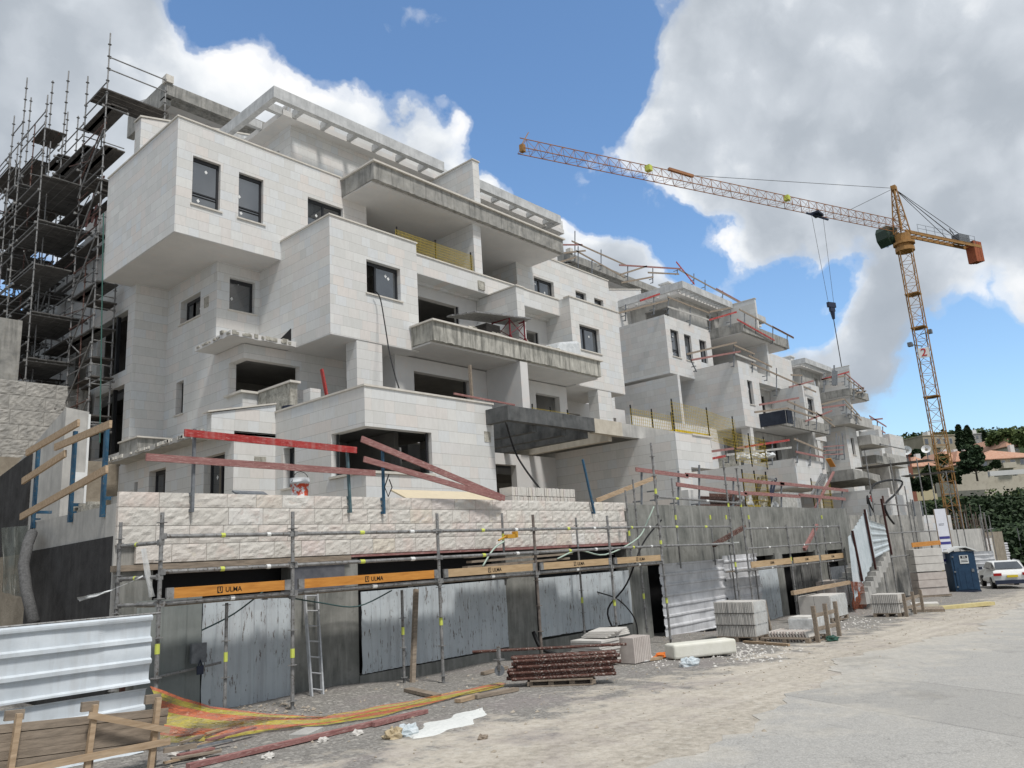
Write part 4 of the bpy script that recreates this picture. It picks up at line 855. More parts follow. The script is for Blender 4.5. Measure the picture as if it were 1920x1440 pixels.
# ---- tall tower at the left end
PLANKG = mat('grey_perforated_deck', m_noise((.06, .06, .058), (.17, .165, .16), 2.2, .8, .3, .006, stretch=(1, 3, 1)))
st = empty('scaffold_tower', (9.5, 32, 5.6), 'tall dark tube scaffold tower with many plank decks at the left end', 'scaffold')
ty = [27.3, 29.46, 32.2, 33.5, 36.4, 39.1]; tops = [21.7, 21.0, 22.7, 22.8, 23.4, 21.8]
rnd = random.Random(11)
for i, y in enumerate(ty):
    pole(st, 9.6, y, 5.6, tops[i], .027, lean=(.012*rnd.uniform(-1, 1), 0)); pole(st, 10.25, y, 5.6, (12.3, 20.2, 20.8, 21.6, 21.8, 20.5)[i], .027)
    if i > 0: pole(st, 8.3, y, 5.6, tops[i]-(1.6, 1.4, 1.0, 2.2, 1.2, .5)[i], .025)
pole(st, 11.7, 27.3, 15.6, 20.4, .027)
LV = [6.8, 8.5, 10.2, 11.9, 13.6, 15.3, 17.0, 18.7, 20.3]
for i in range(len(ty)-1):
    for k, z in enumerate(LV):
        zz = z+(0 if i % 2 == 0 else -.75)+rnd.uniform(-.05, .05)
        if zz > tops[i+1]-2.0 or zz > 19.4: continue
        mb = MB(); x0, x1 = (9.57, 10.3)
        xs_ = [8.3, 8.6, 8.9, 9.2, 9.5, 9.8] if i > 0 and k < 7 else [9.57, 9.71, 10.0]
        if i == 0: xs_ = [9.57, 9.71, 10.0]
        for xx in xs_:
            if rnd.random() < .10: continue
            d = rnd.uniform(-.04, .04); mb.box(xx, xx+.28, ty[i]-.15+d, ty[i+1]+.15+d, zz, zz+.045)
        mb.build('deck', PLANKD if rnd.random() < .6 else PLANKG, st)
        if i > 0 and zz+1.0 < tops[i+1]-1.5 and rnd.random() < .75:
            mb = MB(); s_ = rnd.choice((9.57, 9.0)); [mb.box(s_+kk*.29, s_+kk*.29+.27, ty[i]-.1, ty[i+1]+.1, zz+.98, zz+1.02) for kk in range(3)]; mb.build('deck', PLANKD, st)
        for y in (ty[i], ty[i+1]):
            if rnd.random() < .7: ledger(st, (xs_[0]-.1, y, zz-.05), (xs_[-1]+.35, y, zz-.05), .023)
        for dz in (.5, 1.0):
            if zz+dz < tops[i+1]: ledger(st, (9.6, ty[i], zz+dz), (9.6, ty[i+1], zz+dz), .023, STEEL if rnd.random() < .7 else RUSTP)
            if i > 0 and rnd.random() < .55 and zz+dz < tops[i+1]-2.4: ledger(st, (8.3, ty[i], zz+dz), (8.3, ty[i+1], zz+dz), .022)
for i, y in enumerate((28.4, 30.8, 32.9, 35.0, 37.9)):
    pole(st, 8.9 if i else 9.62, y, 5.6, tops[i]-(2.5 if i else 8.5), .023, STEEL if i % 2 else RUSTP)
    for k in range(9):
        z = 6.7+k*1.45+rnd.uniform(-.2, .2); y2 = y+rnd.uniform(1.0, 2.4)
        if z < tops[i]-3.5: mb = MB(); mb.tube([(8.3 if i else 9.6, y, z), (9.6, y2, z+rnd.uniform(-1.2, 1.2))], .021, 5); mb.build('ledger', STEEL if rnd.random() < .7 else RUSTP, st)
        if z < tops[i]-3.5 and i: ledger(st, (8.3, y-1.2, z+.5), (8.3, y+1.3, z+.5), .021)
        if z < tops[i]-2.5: mb = MB(); mb.tube([(9.6, y-1.2, z+.2), (10.25, y-1.2, z+.2)], .021, 5); mb.build('ledger', STEEL, st)
for k, z in enumerate([6.0, 8.0, 10.0, 12.0, 14.0, 16.0]):
    mb = MB(); mb.tube([(9.55, 27.3, z+1.75), (9.55, 29.46, z-.15)], .026, 7); mb.build('brace', STEEL, st)
    if z > 6: mb = MB(); mb.tube([(9.55, 32.2, z+.9), (9.55, 33.5, z-.6)], .024, 7); mb.build('brace', STEEL, st)
mb = MB(); mb.tube([(9.62, 29.8, 16.4), (9.62, 27.3, 18.2)], .026, 6); mb.build('brace', RUSTP, st)
for dz in (0.45, .95): ledger(st, (9.6, 27.3, 19.75+dz), (11.7, 27.3, 19.75+dz), .026)
for z, x1 in ((19.3, 11.8), (15.7, 10.2)):
    mb = MB()
    for k in range(4): mb.box(9.4, x1, 27.25+k*.3, 27.52+k*.3, z, z+.05)
    mb.build('deck', PLANKD, st)
for z in (7.0, 9.0, 11.0): ledger(st, (9.6, 27.3, z), (10.25, 27.3, z), .025); mb = MB(); [mb.box(9.6, 10.3, 27.2+k*.3, 27.47+k*.3, z+.2, z+.25) for k in range(3)]; mb.build('deck', PLANKD, st)
a = MB(); a.tube([at(194, 400, Y=26.6), at(187, 830, Y=26.6)], .02); tag(a.build('drain_hose', mat('green_pipe', flat((.05, .13, .11), .5))), 'thin green plumb line beside the tall scaffold tower', 'pipe')
for k, (x, y, z) in enumerate(((10.0, 29.2, 14.9), (9.9, 29.5, 14.8), (10.15, 29.35, 14.85))):
    mb = MB(); mb.bar((x, y, z), (x+.25, y-.2, z+1.9), .12, .05); tag(mb.build('plank', PINKW), ('left', 'middle', 'right')[k]+' of three brown planks stood on end in the scaffold tower', 'plank', 'planks stood on end in the tower')
# ---------------------------------------------------------------- guard rails: clamps with timber boards
def clamp_post(root, x, y, z0, z1, m=GREYM, side='Y', lean=(0, 0), foot=True, w=.05):
    mb = MB(); mb.bar((x, y, z0), (x+lean[0], y+lean[1], z1), w, w*.8, up=(1, 0, 0))
    if foot:
        dx, dy = (0, .28) if side == 'Y' else (.28, 0)
        zs = z0+.28; mb.bar((x, y, zs), (x+dx, y+dy, zs), .05, .05); mb.bar((x, y, z0+.03), (x+dx*.45, y+dy*.45, z0+.03), .045, .05); mb.bar((x, y, z0+.16), (x+dx*.4, y+dy*.4, z0+.16), .03, .03)
    return mb.build('post', m, root) if root else mb
def rail(label, posts, boards, group='timber guard rails on the buildings', pm=GREYM, side='Y', name='guard_rail'):
    c = posts[0]; root = empty(name, (c[0], c[1], c[2]), label, 'guard rail', group)
    for p in posts: clamp_post(root, *p[:4], m=p[4] if len(p) > 4 else pm, side=side)
    for b in boards:
        mb = MB(); mb.bar(b[0], b[1], .035, b[3] if len(b) > 3 else .12, up=(0, 0, 1)); mb.build('board', b[2], root)
    return root
def auto_rail(label, p0, p1, z, n, mats, h=1.1, hang=.25, side='Y', seed=0, out=.06, top=True):
    rnd = random.Random(seed); p0, p1 = Vector((*p0, z)), Vector((*p1, z)); d = (p1-p0).normalized()
    nrm = Vector((0, -out, 0)) if side == 'Y' else Vector((-out, 0, 0)); ps = []; bs = []
    for i in range(n):
        q_ = p0.lerp(p1, (i+.15)/(n-.7) if n > 1 else .5)+nrm; ps.append((q_.x, q_.y, z-hang, z+h+rnd.uniform(-.05, .1)))
    for lv in ((h*.5, h*.95) if top else (h*.6,)):
        L = (p1-p0).length; s = -.2; k = 0
        while s < L-.3:
            e = min(s+rnd.uniform(2.6, 3.8), L+rnd.uniform(.1, .5)); a_ = p0+d*s+nrm*1.9+Vector((0, 0, lv+rnd.uniform(-.08, .06))); b_ = p0+d*e+nrm*1.9+Vector((0, 0, lv+rnd.uniform(-.08, .08)))
            bs.append((a_, b_, mats[rnd.randrange(len(mats))], .10)); s = e-.15; k += 1
    return rail(label, ps, bs, side=side)
# rails on the stone wall
r = empty('guard_post', (5.75, 11.8, 2.6), 'grey clamp post with two boards above the stone wall, the upper board bright red', 'guard rail', 'guard rails on the stone wall')
clamp_post(r, 5.73, 11.80, 2.72, 4.02); clamp_post(r, 8.70, 11.80, 2.72, 3.9, m=mat('teal_steel', m_noise((.05, .10, .115), (.11, .17, .19), 8, .5, .2, .003)), lean=(-.06, 0))
mb = MB(); mb.bar((5.52, 11.70, 3.93), (8.78, 11.70, 3.86), .035, .115); mb.build('board', REDW, r)
mb = MB(); mb.bar((4.95, 11.70, 3.52), (9.2, 11.70, 3.45), .035, .11); mb.build('board', PINKW, r)
r = empty('guard_post', (9.45, 11.8, 2.6), 'blue clamp post holding two faded red boards that slope down to the right', 'guard rail', 'guard rails on the stone wall')
clamp_post(r, 9.47, 11.80, 2.70, 4.02, m=BLUEM)
mb = MB(); mb.bar((8.9, 11.70, 4.08), (12.75, 11.70, 3.04), .035, .12); mb.build('board', PINKW, r)
mb = MB(); mb.bar((8.93, 11.68, 3.70), (12.6, 11.66, 3.03), .035, .11); mb.build('board', PINKW, r)
mb = MB(); clamp_post(None, 0, 0, 0, 1, m=None) if False else None
r = empty('guard_post', (16.16, 11.8, 2.8), 'single teal clamp post leaning left near the right end of the stone wall', 'guard post'); clamp_post(r, 16.18, 11.80, 2.72, 4.08, m=BLUEM, lean=(-.32, 0))
mb = MB(); mb.tube([(9.55, 11.72, 3.45), (9.42, 11.7, 3.2), (9.5, 11.7, 3.02), (9.6, 11.7, 3.2), (9.55, 11.72, 3.35)], .012, 6); tag(mb.build('rope', BLACK), 'loop of black cord tied to the blue clamp post', 'rope')
# rails on the side wall, left
r = empty('guard_rail', (4.7, 13, 2.8), 'three blue clamp posts with pale timber boards on the coated side wall', 'guard rail')
for y, z0, z1 in ((12.45, 2.7, 4.1), (13.75, 2.72, 4.2), (15.5, 2.75, 4.25)): clamp_post(r, 4.66, y, z0, z1, m=BLUEM, side='X', w=.07)
for (y0, z0, y1, z1) in ((12.1, 4.05, 14.4, 4.02), (13.4, 4.28, 15.85, 4.12), (12.15, 3.38, 15.9, 2.98), (13.9, 3.85, 15.95, 3.62)):
    mb = MB(); mb.bar((4.58, y0, z0), (4.58, y1, z1), .04, .115, up=(0, 0, 1)); mb.build('board', WOOD, r)
# things standing on the wall top
def bucket(loc, r_=.15, h=.28):
    root = empty('bucket', loc, 'white paint bucket smeared with red, standing on the stone wall', 'bucket'); x, y, z = loc; mb = MB(); n = 20
    for zz, rr in ((0, r_*.8), (h*.75, r_*.97), (h*.76, r_*1.04), (h*.8, r_*1.04), (h*.81, r_), (h, r_*1.02)): mb.v += [(x+rr*math.cos(6.283*k/n), y+rr*math.sin(6.283*k/n), z+zz) for k in range(n)]
    for i in range(5): mb.f += [(i*n+k, i*n+(k+1) % n, (i+1)*n+(k+1) % n, (i+1)*n+k) for k in range(n)]; mb.mi += [0]*n
    mb.f.append(tuple(range(n))); mb.mi.append(0)
    def f(hh):
        zz = hh.xyz(hh.P)[2]; nn = hh.noise(hh.P, 9, 6, .7)
        k = hh.math('MULTIPLY', hh.ramp(nn, [(.46, 0), (.52, 1)]), hh.math('LESS_THAN', zz, h*.7)); c = hh.mix(k, (.62, .66, .68), (.50, .07, .03)); hh.put(hh.b.inputs['Base Color'], c); hh.b.inputs['Roughness'].default_value = .45
    mb.build('body', mat('smeared_bucket', f), root, smooth=True)
    mb = MB(); mb.tube([(x-r_, y, z+h*.82)]+[(x+r_*math.cos(t), y-.03, z+h*.82+r_*1.05*math.sin(t)) for t in np.linspace(math.pi, 0, 9)], .006, 5); mb.build('handle', BLACK, root)
bucket((7.78, 12.02, 2.99), .17, .35)
def slab_thing(name, lab, cat, c, sx, sy, sz, m, rz=0, rx=0, ry=0):
    mb = MB(); mb.box(-sx/2, sx/2, -sy/2, sy/2, 0, sz); o = mb.build(name, m); o.location = c; o.rotation_euler = (rx, ry, rz); return tag(o, lab, cat)
slab_thing('tray', 'grey metal tray tilted against the wall left of the bucket', 'tray', (7.0, 12.15, 3.0), .62, .5, .03, GREYM, rz=.1, rx=.45)
slab_thing('plywood_sheet', 'cream plywood sheet lying behind the crossed red boards', 'plywood', (12.2, 12.7, 3.12), 3.0, .9, .03, mat('cream_ply', flat((.58, .50, .36), .8)), rx=.42)
rnd = random.Random(8)
for i in range(4):
    root = empty('stone_pallet', (14.25+i*.62, 12.75, 3.0), ('leftmost', 'second', 'third', 'rightmost')[i]+' of four pale blocks of stacked cladding stone behind the stone wall', 'stone stack', 'cladding stone stacked behind the wall')
    mb = MB()
    for k in range(9):
        for l in range(2): x = 13.95+i*.62+k*.067; mb.box(x, x+.06, 12.55+rnd.uniform(-.01, .01), 12.95, 2.99+l*.22, 3.19+l*.22+rnd.uniform(0, .012))
    mb.build('stones', SPLIT, root)
for k, (x, y, z) in enumerate(((11.95, 18.9, 5.7), (13.3, 17.9, 5.7), (14.1, 16.5, 5.7))):
    mb = MB(); mb.tube([(x, y, z), (x, y, z+.58)], .24, 16, r1=.26); tag(mb.build('drum', mat('dark_blue_plastic', flat((.02, .025, .045), .4))), ('left', 'middle', 'right')[k]+' of three dark drums behind the lower block parapet', 'drum', 'dark drums on the terrace')
mb = MB(); mb.bar((12.35, 17.6, 5.9), (12.15, 17.7, 7.15), .10, .05); tag(mb.build('plank', REDW), 'red plank stood up against the first floor wall by the corner window', 'plank')
mb = MB(); mb.bar((15.45, 15.2, 5.95), (15.42, 15.2, 7.2), .09, .05); tag(mb.build('timber_post', WOODG), 'upright whitish timber fixed at the right end of the lower block parapet', 'post')
mb = MB(); mb.bar((14.7, 15.15, 6.28), (17.2, 15.15, 6.22), .04, .05); tag(mb.build('batten', PINKW), 'thin pinkish batten laid across the lower block parapet', 'batten')
# scaffold trestle, rubble and wrapped pallet on the lower balcony
root = empty('trestle', (20.6, 18.3, 9.35), 'red trestle frames carrying dark scaffold planks on the lower balcony', 'trestle')
for x in (20.15, 20.95):
    mb = MB(); 
    for y in (17.75, 18.6): mb.tube([(x, y, 9.33), (x, y, 10.25)], .03, 6); mb.tube([(x, y-.12, 9.34), (x, y, 9.65), (x, y+.12, 9.34)], .02, 5)
    mb.tube([(x, 17.75, 10.2), (x, 18.6, 10.2)], .03, 6); mb.tube([(x, 17.75, 9.5), (x, 18.6, 10.1)], .015, 5); mb.tube([(x, 18.6, 9.5), (x, 17.75, 10.1)], .015, 5); mb.build('frame', mat('dark_red_steel', flat((.16, .012, .02), .5)), root)
mb = MB(); mb.tube([(20.15, 17.75, 9.6), (20.95, 17.75, 10.15)], .015, 5); mb.tube([(20.95, 17.75, 9.6), (20.15, 17.75, 10.15)], .015, 5); mb.build('cross_brace', MAT['dark_red_steel'], root)
for k in range(4): mb = MB(); mb.bar((18.2-.1*k, 17.7+k*.27, 10.0+.01*k), (21.2+.1*k, 17.7+k*.27, 10.33+.015*k), .25, .05); mb.build('plank', STEEL, root)
mb = MB(); mb.box(19.2, 19.9, 18.0, 18.6, 9.33, 9.9); tag(mb.build('crate', PLANKD), 'dark box under the planks on the lower balcony', 'box')
def lump(name, lab, cat, c, s, m, seed=0, n=10, group=None, flatb=True):
    rnd = random.Random(seed); mb = MB(); ph = [rnd.uniform(0, 6.3) for _ in range(6)]; nu, nv = n*2, n
    for j in range(nv+1):
        th = math.pi*j/nv
        for i in range(nu):
            a_ = 2*math.pi*i/nu; k = 1+.18*math.sin(3*a_+ph[0]+2*th)+.14*math.sin(5*a_+ph[1]-4*th)+.10*math.sin(9*th+ph[2]+2*a_)+rnd.uniform(-.05, .05)
            zz = math.cos(th); zz = max(zz, -.35) if flatb else zz
            mb.v.append((s[0]*k*math.sin(th)*math.cos(a_), s[1]*k*math.sin(th)*math.sin(a_), s[2]*(zz+(.35 if flatb else 0))*(1 if j in (0, nv) else k)))
    for j in range(nv):
        for i in range(nu): mb.f.append((j*nu+i, j*nu+(i+1) % nu, (j+1)*nu+(i+1) % nu, (j+1)*nu+i)); mb.mi.append(0)
    o = mb.build(name, m, smooth=False); o.location = c; return tag(o, lab, cat, group)
for k, (x, l) in enumerate(((18.3, 'by the balcony corner'), (19.6, 'under the trestle end'), (21.1, 'right of the trestle'), (22.6, 'beside the wrapped pallet'))):
    lump('rubble_bag', 'white heap of broken stone '+l+' on the lower balcony', 'rubble', (x, 17.9, 9.36), (.42, .22, .12), MORT, k, group='white rubble heaps on the lower balcony')
mb = MB(); mb.box(23.2, 24.3, 17.9, 18.9, 9.36, 10.0); mb = MB(); mb.hexa([(22.9, 17.8, 9.31), (24.5, 17.8, 9.31), (22.9, 18.8, 9.31), (24.5, 18.8, 9.31), (23.2, 17.85, 9.85), (24.45, 17.85, 10.12), (23.2, 18.75, 9.9), (24.4, 18.75, 10.1)]); o = tag(mb.build('wrapped_pallet', mat('film_wrap', m_noise((.46, .49, .50), (.66, .68, .69), 5, .3, .9, .03)), org=(23.7, 18.2, 9.3)), 'pallet wrapped in clear film on the right of the lower balcony', 'wrapped pallet'); md = o.modifiers.new('b', 'BEVEL'); md.width = .14; md.segments = 4
# yellow mesh fences
YMESH = mat('yellow_wire', flat((.48, .36, .05), .6)); YSH = mat('yellow_sheet', flat((.70, .50, .03), .6))
def mesh_fence(lab, p0, p1, h, nv=26, nh=8, post=True, sheet=False, seed=0, curve=.0):
    root = empty('mesh_fence', p0, lab, 'mesh fence', 'yellow wire mesh fences'); p0, p1 = Vector(p0), Vector(p1); mb = MB(); rnd = random.Random(seed); nrm = Vector((0, -1, 0))
    def Q(u, z): return p0.lerp(p1, u)+nrm*curve*math.sin(u*5)*1.0+Vector((0, 0, z+rnd.uniform(-.01, .01)))
    for i in range(nv+1): mb.bar(Q(i/nv, 0), Q(i/nv, h), .009, .009)
    for j in range(nh+1):
        for i in range(8): mb.bar(Q(i/8, h*j/nh), Q((i+1)/8, h*j/nh), .009, .009)
    mb.build('mesh', YMESH, root)
    if post:
        for u in (.02, .5, .98): mb = MB(); q_ = Q(u, 0)+Vector((0, .03, -.1)); mb.bar(q_, q_+Vector((0, 0, h+.25)), .04, .04); mb.build('post', BLACK, root)
    if sheet: mb = MB(); mb.box(p0.x+.1, p0.x+(p1.x-p0.x)*.55, p0.y-.02, p0.y+.25, p0.z, p0.z+.14); mb.build('yellow_strip', YSH, root)
mesh_fence('yellow wire mesh fence across the shaded top loggia, left of its dividing wall', (16.75, 19.85, 12.1), (20.6, 19.85, 12.1), 1.25, 60, 12, sheet=True)
mesh_fence('yellow mesh fence on the terrace behind the dark slab', (20.8, 17.5, 5.92), (22.9, 17.5, 5.92), 1.0, 18)
mesh_fence('yellow mesh fence on the terrace under the right middle box', (24.0, 15.5, 5.92), (27.0, 15.5, 5.92), .95, 22)
mesh_fence('yellow mesh fence rounding the end of the grey terrace slab', (25.2, 14.5, 5.92), (30.3, 14.4, 5.7), 1.15, 40, 9, sheet=True, curve=.12)
mesh_fence('yellow mesh fence by the entrance of the second building', (30.6, 14.8, 5.2), (33.0, 14.5, 5.0), 1.2, 20, 8)
mesh_fence('yellow mesh fence standing on the raw wall beside the white box', (26.0, 12.4, 2.95), (28.0, 12.4, 2.95), 1.25, 18, 8, sheet=True)
mesh_fence('yellow mesh fence on the raw wall near the steps', (33.5, 12.9, 2.9), (35.6, 12.9, 2.9), 1.3, 18, 8, sheet=True)
# ---------------------------------------------------------------- second and third building, made narrower than the first
def remap(root, lo, hi):
    ox, oz = 9.6, 2.4; seen = set()
    def go(o):
        for c in KIDS.get(o.name, []):
            if c.type == 'MESH' and c.data.name not in seen:
                seen.add(c.data.name); me = c.data; n = len(me.vertices); v = np.empty(n*3); me.vertices.foreach_get('co', v); v = v.reshape(-1, 3)
                k = hi if v[:, 2].min()+oz > 14 else lo
                v[:, 0] = np.interp(v[:, 0]+ox, [a for a, b in k], [b for a, b in k])-ox
                me.vertices.foreach_set('co', v.ravel()); me.update()
            go(c)
    go(root)
index_kids()
remap(b2, [(0, 0), (12.3, 12.3), (16.62, 14.8), (20.7, 19.4), (26.07, 22.3), (32.3, 27.3)], [(0, 0), (16, 16), (20.7, 19.4), (26.07, 22.3), (32.3, 27.3)])
b3 = building(1, 'third stone building in the row, smaller with distance, railed balcony at its top')
index_kids(); remap(b3, [(0, 0), (9.6, 9.6), (16.6, 13.5), (20.7, 16.4), (26.07, 18.3), (32.3, 22)], [(0, 0), (13.2, 13.2), (15.6, 15.9), (21.3, 19.2), (26.07, 20.4), (32.3, 22.5)])
b3.location = Vector(b3.location)+Vector((51.7, 2.1, -1.2))
def simple_part(root, name, m, *boxes):
    a = MB(); [a.box(*b) for b in boxes]; return a.build(name, m, root)
# lower parts of building 2
a = MB(); panel(a, 'Y', 15.09, 37.45, 41.4, 4.35, 5.72); panel(a, 'X', 37.45, 15.34, 22.0, 4.35, 5.72); a.box(41.15, 41.4, 15.34, 22, 4.35, 5.7); a.build('terrace_wall', TILE2, b2)
simple_part(b2, 'floor_slab', PLAS, (37.47, 41.38, 15.11, 22.0, 4.3, 4.347)); simple_part(b2, 'pillar', TILE2, (38.6, 39.0, 16.2, 16.6, 2.0, 4.3), (40.8, 41.1, 15.4, 15.7, 2.0, 4.3))
a = MB(); panel(a, 'Y', 20.4, 31.5, 43.5, 1.6, 8.2, [(33.2, 34.6, 5.2, 7.4), (36.2, 36.7, 5.6, 7.5), (38.5, 40.3, 2.4, 4.2), (40.9, 42.4, 5.6, 7.8)]); panel(a, 'X', 37.0, 20.7, 26, 1.6, 11.0); a.build('side_wall', TILE2, b2)
a = MB(); P_ = [(42.2+.42*k, 4.72+.22*math.sin(math.pi*k/10)-.012*k) for k in range(11)]
for (xa, za), (xb, zb) in zip(P_[:-1], P_[1:]): a.hexa([(xa, 14.0, za), (xb, 14.0, zb), (xa, 20, za), (xb, 20, zb), (xa, 14.0, 5.28-.04*(xa-42.2)), (xb, 14.0, 5.28-.04*(xb-42.2)), (xa, 20, 5.28-.04*(xa-42.2)), (xb, 20, 5.28-.04*(xb-42.2))])
a.build('entrance_canopy', CONC, b2)
a = MB(); split_face(43.6, 46.2, 14.4, (.6, .6, .6, .6, .6, .6, .6), 5, ((0, 0),)*6, a, .05, (1.1, 1.5)); a.box(43.6, 46.2, 14.43, 14.8, .2, 4.2); tag(a.build('stone_pier', mat('cream_split_stone', m_noise((.44, .39, .30), (.62, .57, .47), 5, .95, .6, .02)), org=(45, 14.4, .2)), 'square pier of cream split stone under the arched dark entrance slab', 'pier')
NAVYP = mat('navy_panel', m_noise((.012, .017, .03), (.03, .04, .06), 3, .45, .1)); 
simple_part(b2, 'panel', NAVYP, (42.1, 42.2, 17.15, 18.9, 8.2, 8.95), (42.2, 42.9, 17.05, 17.13, 8.2, 8.95))
# lower parts of building 3
a = MB(); panel(a, 'Y', 20.0, 59.9, 62.3, 3.0, 10.0, [(60.8, 61.5, 7.9, 9.2)]); panel(a, 'X', 59.9, 20.25, 27, 3.0, 10.0); a.build('tower_wall', TILE2, b3)
window(b3, 'Y', 20.0, 60.8, 61.5, 7.9, 9.2)
simple_part(b3, 'balcony_slab', CONL, (58.9, 63.9, 19.2, 27, 10.02, 10.75)); simple_part(b3, 'balcony_slab', CONL, (62.35, 66.5, 19.0, 26, 8.7, 9.4))
simple_part(b3, 'side_wall', CONL, (53.0, 59.8, 21.5, 22, 1.5, 9.8)); simple_part(b3, 'side_wall', TILE2, (62.4, 71, 22, 22.4, 1, 9.4))
b4 = empty('apartment_building', (68, 18, -1), 'farthest block of the row, with grey side wall and bare balcony, behind the planked scaffold', 'building', 'stepped stone apartment buildings along the street')
c = at(1667, 813, D=70); simple_part(b4, 'side_wall', TILE2, (c[0], c[0]+4, c[1], c[1]+14, -2, c[2]))
c2 = at(1665, 850, D=66); simple_part(b4, 'balcony_slab', CONL, (c2[0]-.4, c2[0]+5, c2[1], c2[1]+9, c2[2]-1.0, c2[2])); simple_part(b4, 'roof_block', CONL, (c[0]+2, c[0]+9, c[1]+4, c[1]+14, 4, c[2]+2.2))
simple_part(b4, 'upper_wall', TILE2, (c[0]-3.5, c[0]+1, c[1]+3.2, c[1]+12, c[2]+.01, c[2]+2.6)); simple_part(b4, 'upper_wall', PINKW, (c[0]-3.0, c[0]-.5, c[1]+6.2, c[1]+7, c[2]+2.6, c[2]+4.2))
def wall_px(name, lab, Y, x0, y0, x1, zb, depth, m, cat='wall'):
    p, q_ = at(x0, y0, Y=Y), at(x1, y0, Y=Y); mb = MB(); mb.box(p[0], q_[0], Y, Y+depth, zb, p[2]); return tag(mb.build(name, m, org=(p[0], Y, zb)), lab, cat)
a = MB(); a.box(34.4, 46, 12.35, 12.7, -1.4, 2.75); tag(a.build('concrete_wall', CONC, org=(40, 12.5, -1)), 'raw concrete basement wall behind the steps and the block stack', 'wall')
a = MB(); p = at(1630, 918, Y=13.5); q_ = at(1735, 905, X=p[0]+9); a.box(p[0], p[0]+.3, 12.6, 20, 1.5, p[2]); a.box(p[0]+.3, 49.5, 13.6, 13.9, 1.0, 4.0); tag(a.build('garden_wall', TILE2, org=(p[0], 13, 1)), 'light stone clad garden wall behind the coiled black hose', 'wall')
a = MB(); a.box(46.2, 62, 12.6, 12.9, -2.2, 1.9); a.box(49, 49.3, 12.9, 16, 1.9, 3.6); tag(a.build('concrete_wall', CONL, org=(54, 12.6, -2)), 'pale concrete retaining wall far down the street behind the toilet', 'wall')
a = MB(); a.box(53, 60, 14.0, 14.3, -1.5, 2.9); a.box(60, 66, 13.0, 13.3, -2, 1.2); tag(a.build('garden_wall', TILE2, org=(56, 14, -1)), 'low stepped pale wall beyond the rebar cages', 'wall')
# ---------------------------------------------------------------- guard rails, read off the planes they stand in
def rail_px(lab, Y, posts, boards, bh=.10, pw=.05, group='timber guard rails on the buildings'):
    c = at(posts[0][0], posts[0][2], Y=Y); root = empty('guard_rail', c, lab, 'guard rail', group)
    for p in posts:
        a_, b_ = at(p[0], p[1], Y=Y), at(p[0] if len(p) < 4 or not isinstance(p[3], (int, float)) else p[3], p[2], Y=Y)
        mb = MB(); mb.bar(b_, a_, pw, pw*.8); mb.bar((b_[0], Y, b_[2]+.04), (b_[0], Y+.18, b_[2]+.04), .04, .04); mb.bar((b_[0], Y, b_[2]+.3), (b_[0], Y+.25, b_[2]+.3), .04, .04); mb.build('post', GREYM, root)
    for x0, y0, x1, y1, m_ in boards:
        mb = MB(); mb.bar(at(x0, y0, Y=Y-.07), at(x1, y1, Y=Y-.07), .035, bh); mb.build('board', m_, root)
    return root
WG, PK, RD, WD = WOODG, PINKW, REDW, WOOD
rail_px('crossing timber rails on the roof behind the near building, seen against the clouds', 26.5, [(1078, 433, 490), (1084, 462, 520), (1127, 468, 506), (1110, 488, 520)], [(1050, 459, 1092, 459, PK), (1072, 452, 1175, 498, WG), (1080, 470, 1172, 521, WG), (1050, 475, 1098, 470, WG), (1048, 492, 1080, 482, WG)])
rail_px('timber rails round the raw roof corner of the second building', 24.0, [(1177, 498, 527), (1224, 503, 531), (1270, 503, 515), (1301, 513, 533), (1322, 525, 546), (1355, 545, 564)], [(1161, 497, 1276, 504, PK), (1163, 515, 1213, 499, WG), (1215, 511, 1273, 514, WG), (1268, 491, 1302, 533, RD), (1272, 505, 1410, 580, WG), (1343, 541, 1410, 578, PK), (1165, 530, 1225, 519, WG)])
rail_px('short timber rails along the terrace edge above the second building box', 21.3, [(1173, 571, 602), (1226, 555, 590), (1253, 557, 588), (1294, 577, 610), (1331, 590, 622)], [(1160, 587, 1252, 563, WG), (1252, 557, 1330, 587, WG), (1252, 575, 1330, 600, CONL), (1200, 564, 1237, 551, RD)])
rail_px('guard rails with red boards on the top balcony of the second building', 19.5, [(1370, 580, 613), (1396, 588, 613), (1417, 594, 626), (1449, 612, 645), (1476, 627, 655)], [(1330, 600, 1381, 585, RD), (1382, 599, 1452, 638, RD), (1386, 580, 1488, 634, WG), (1448, 612, 1488, 633, PK), (1330, 585, 1370, 577, WG)])
rail_px('guard rails on the stone middle box of the second building', 18.6, [(1290, 665, 697, 1306), (1376, 644, 688), (1411, 663, 698), (1438, 680, 714), (1456, 690, 742), (1487, 705, 733), (1503, 705, 745)], [(1288, 664, 1381, 642, WG), (1297, 675, 1388, 659, PK), (1376, 647, 1415, 664, WG), (1378, 663, 1417, 678, CONL), (1404, 667, 1447, 688, WG), (1408, 681, 1530, 735, WG), (1483, 703, 1504, 704, WG), (1480, 726, 1525, 714, PK)])
rail_px('guard rails above the navy panel on the lower balcony of the second building', 16.9, [(1490, 753, 800), (1516, 765, 798), (1531, 772, 805), (1556, 785, 815)], [(1424, 759, 1498, 746, PK), (1476, 752, 1560, 788, WG), (1477, 766, 1532, 785, WG), (1415, 773, 1478, 765, WG), (1510, 790, 1560, 770, PK), (1532, 775, 1565, 800, WG)])
rail_px('red and white boards across the pillars of the second building', 16.0, [(1448, 828, 872), (1366, 850, 868)], [(1322, 848, 1398, 838, PK), (1396, 838, 1480, 825, RD), (1324, 862, 1360, 855, RD), (1362, 853, 1484, 839, CONL)])
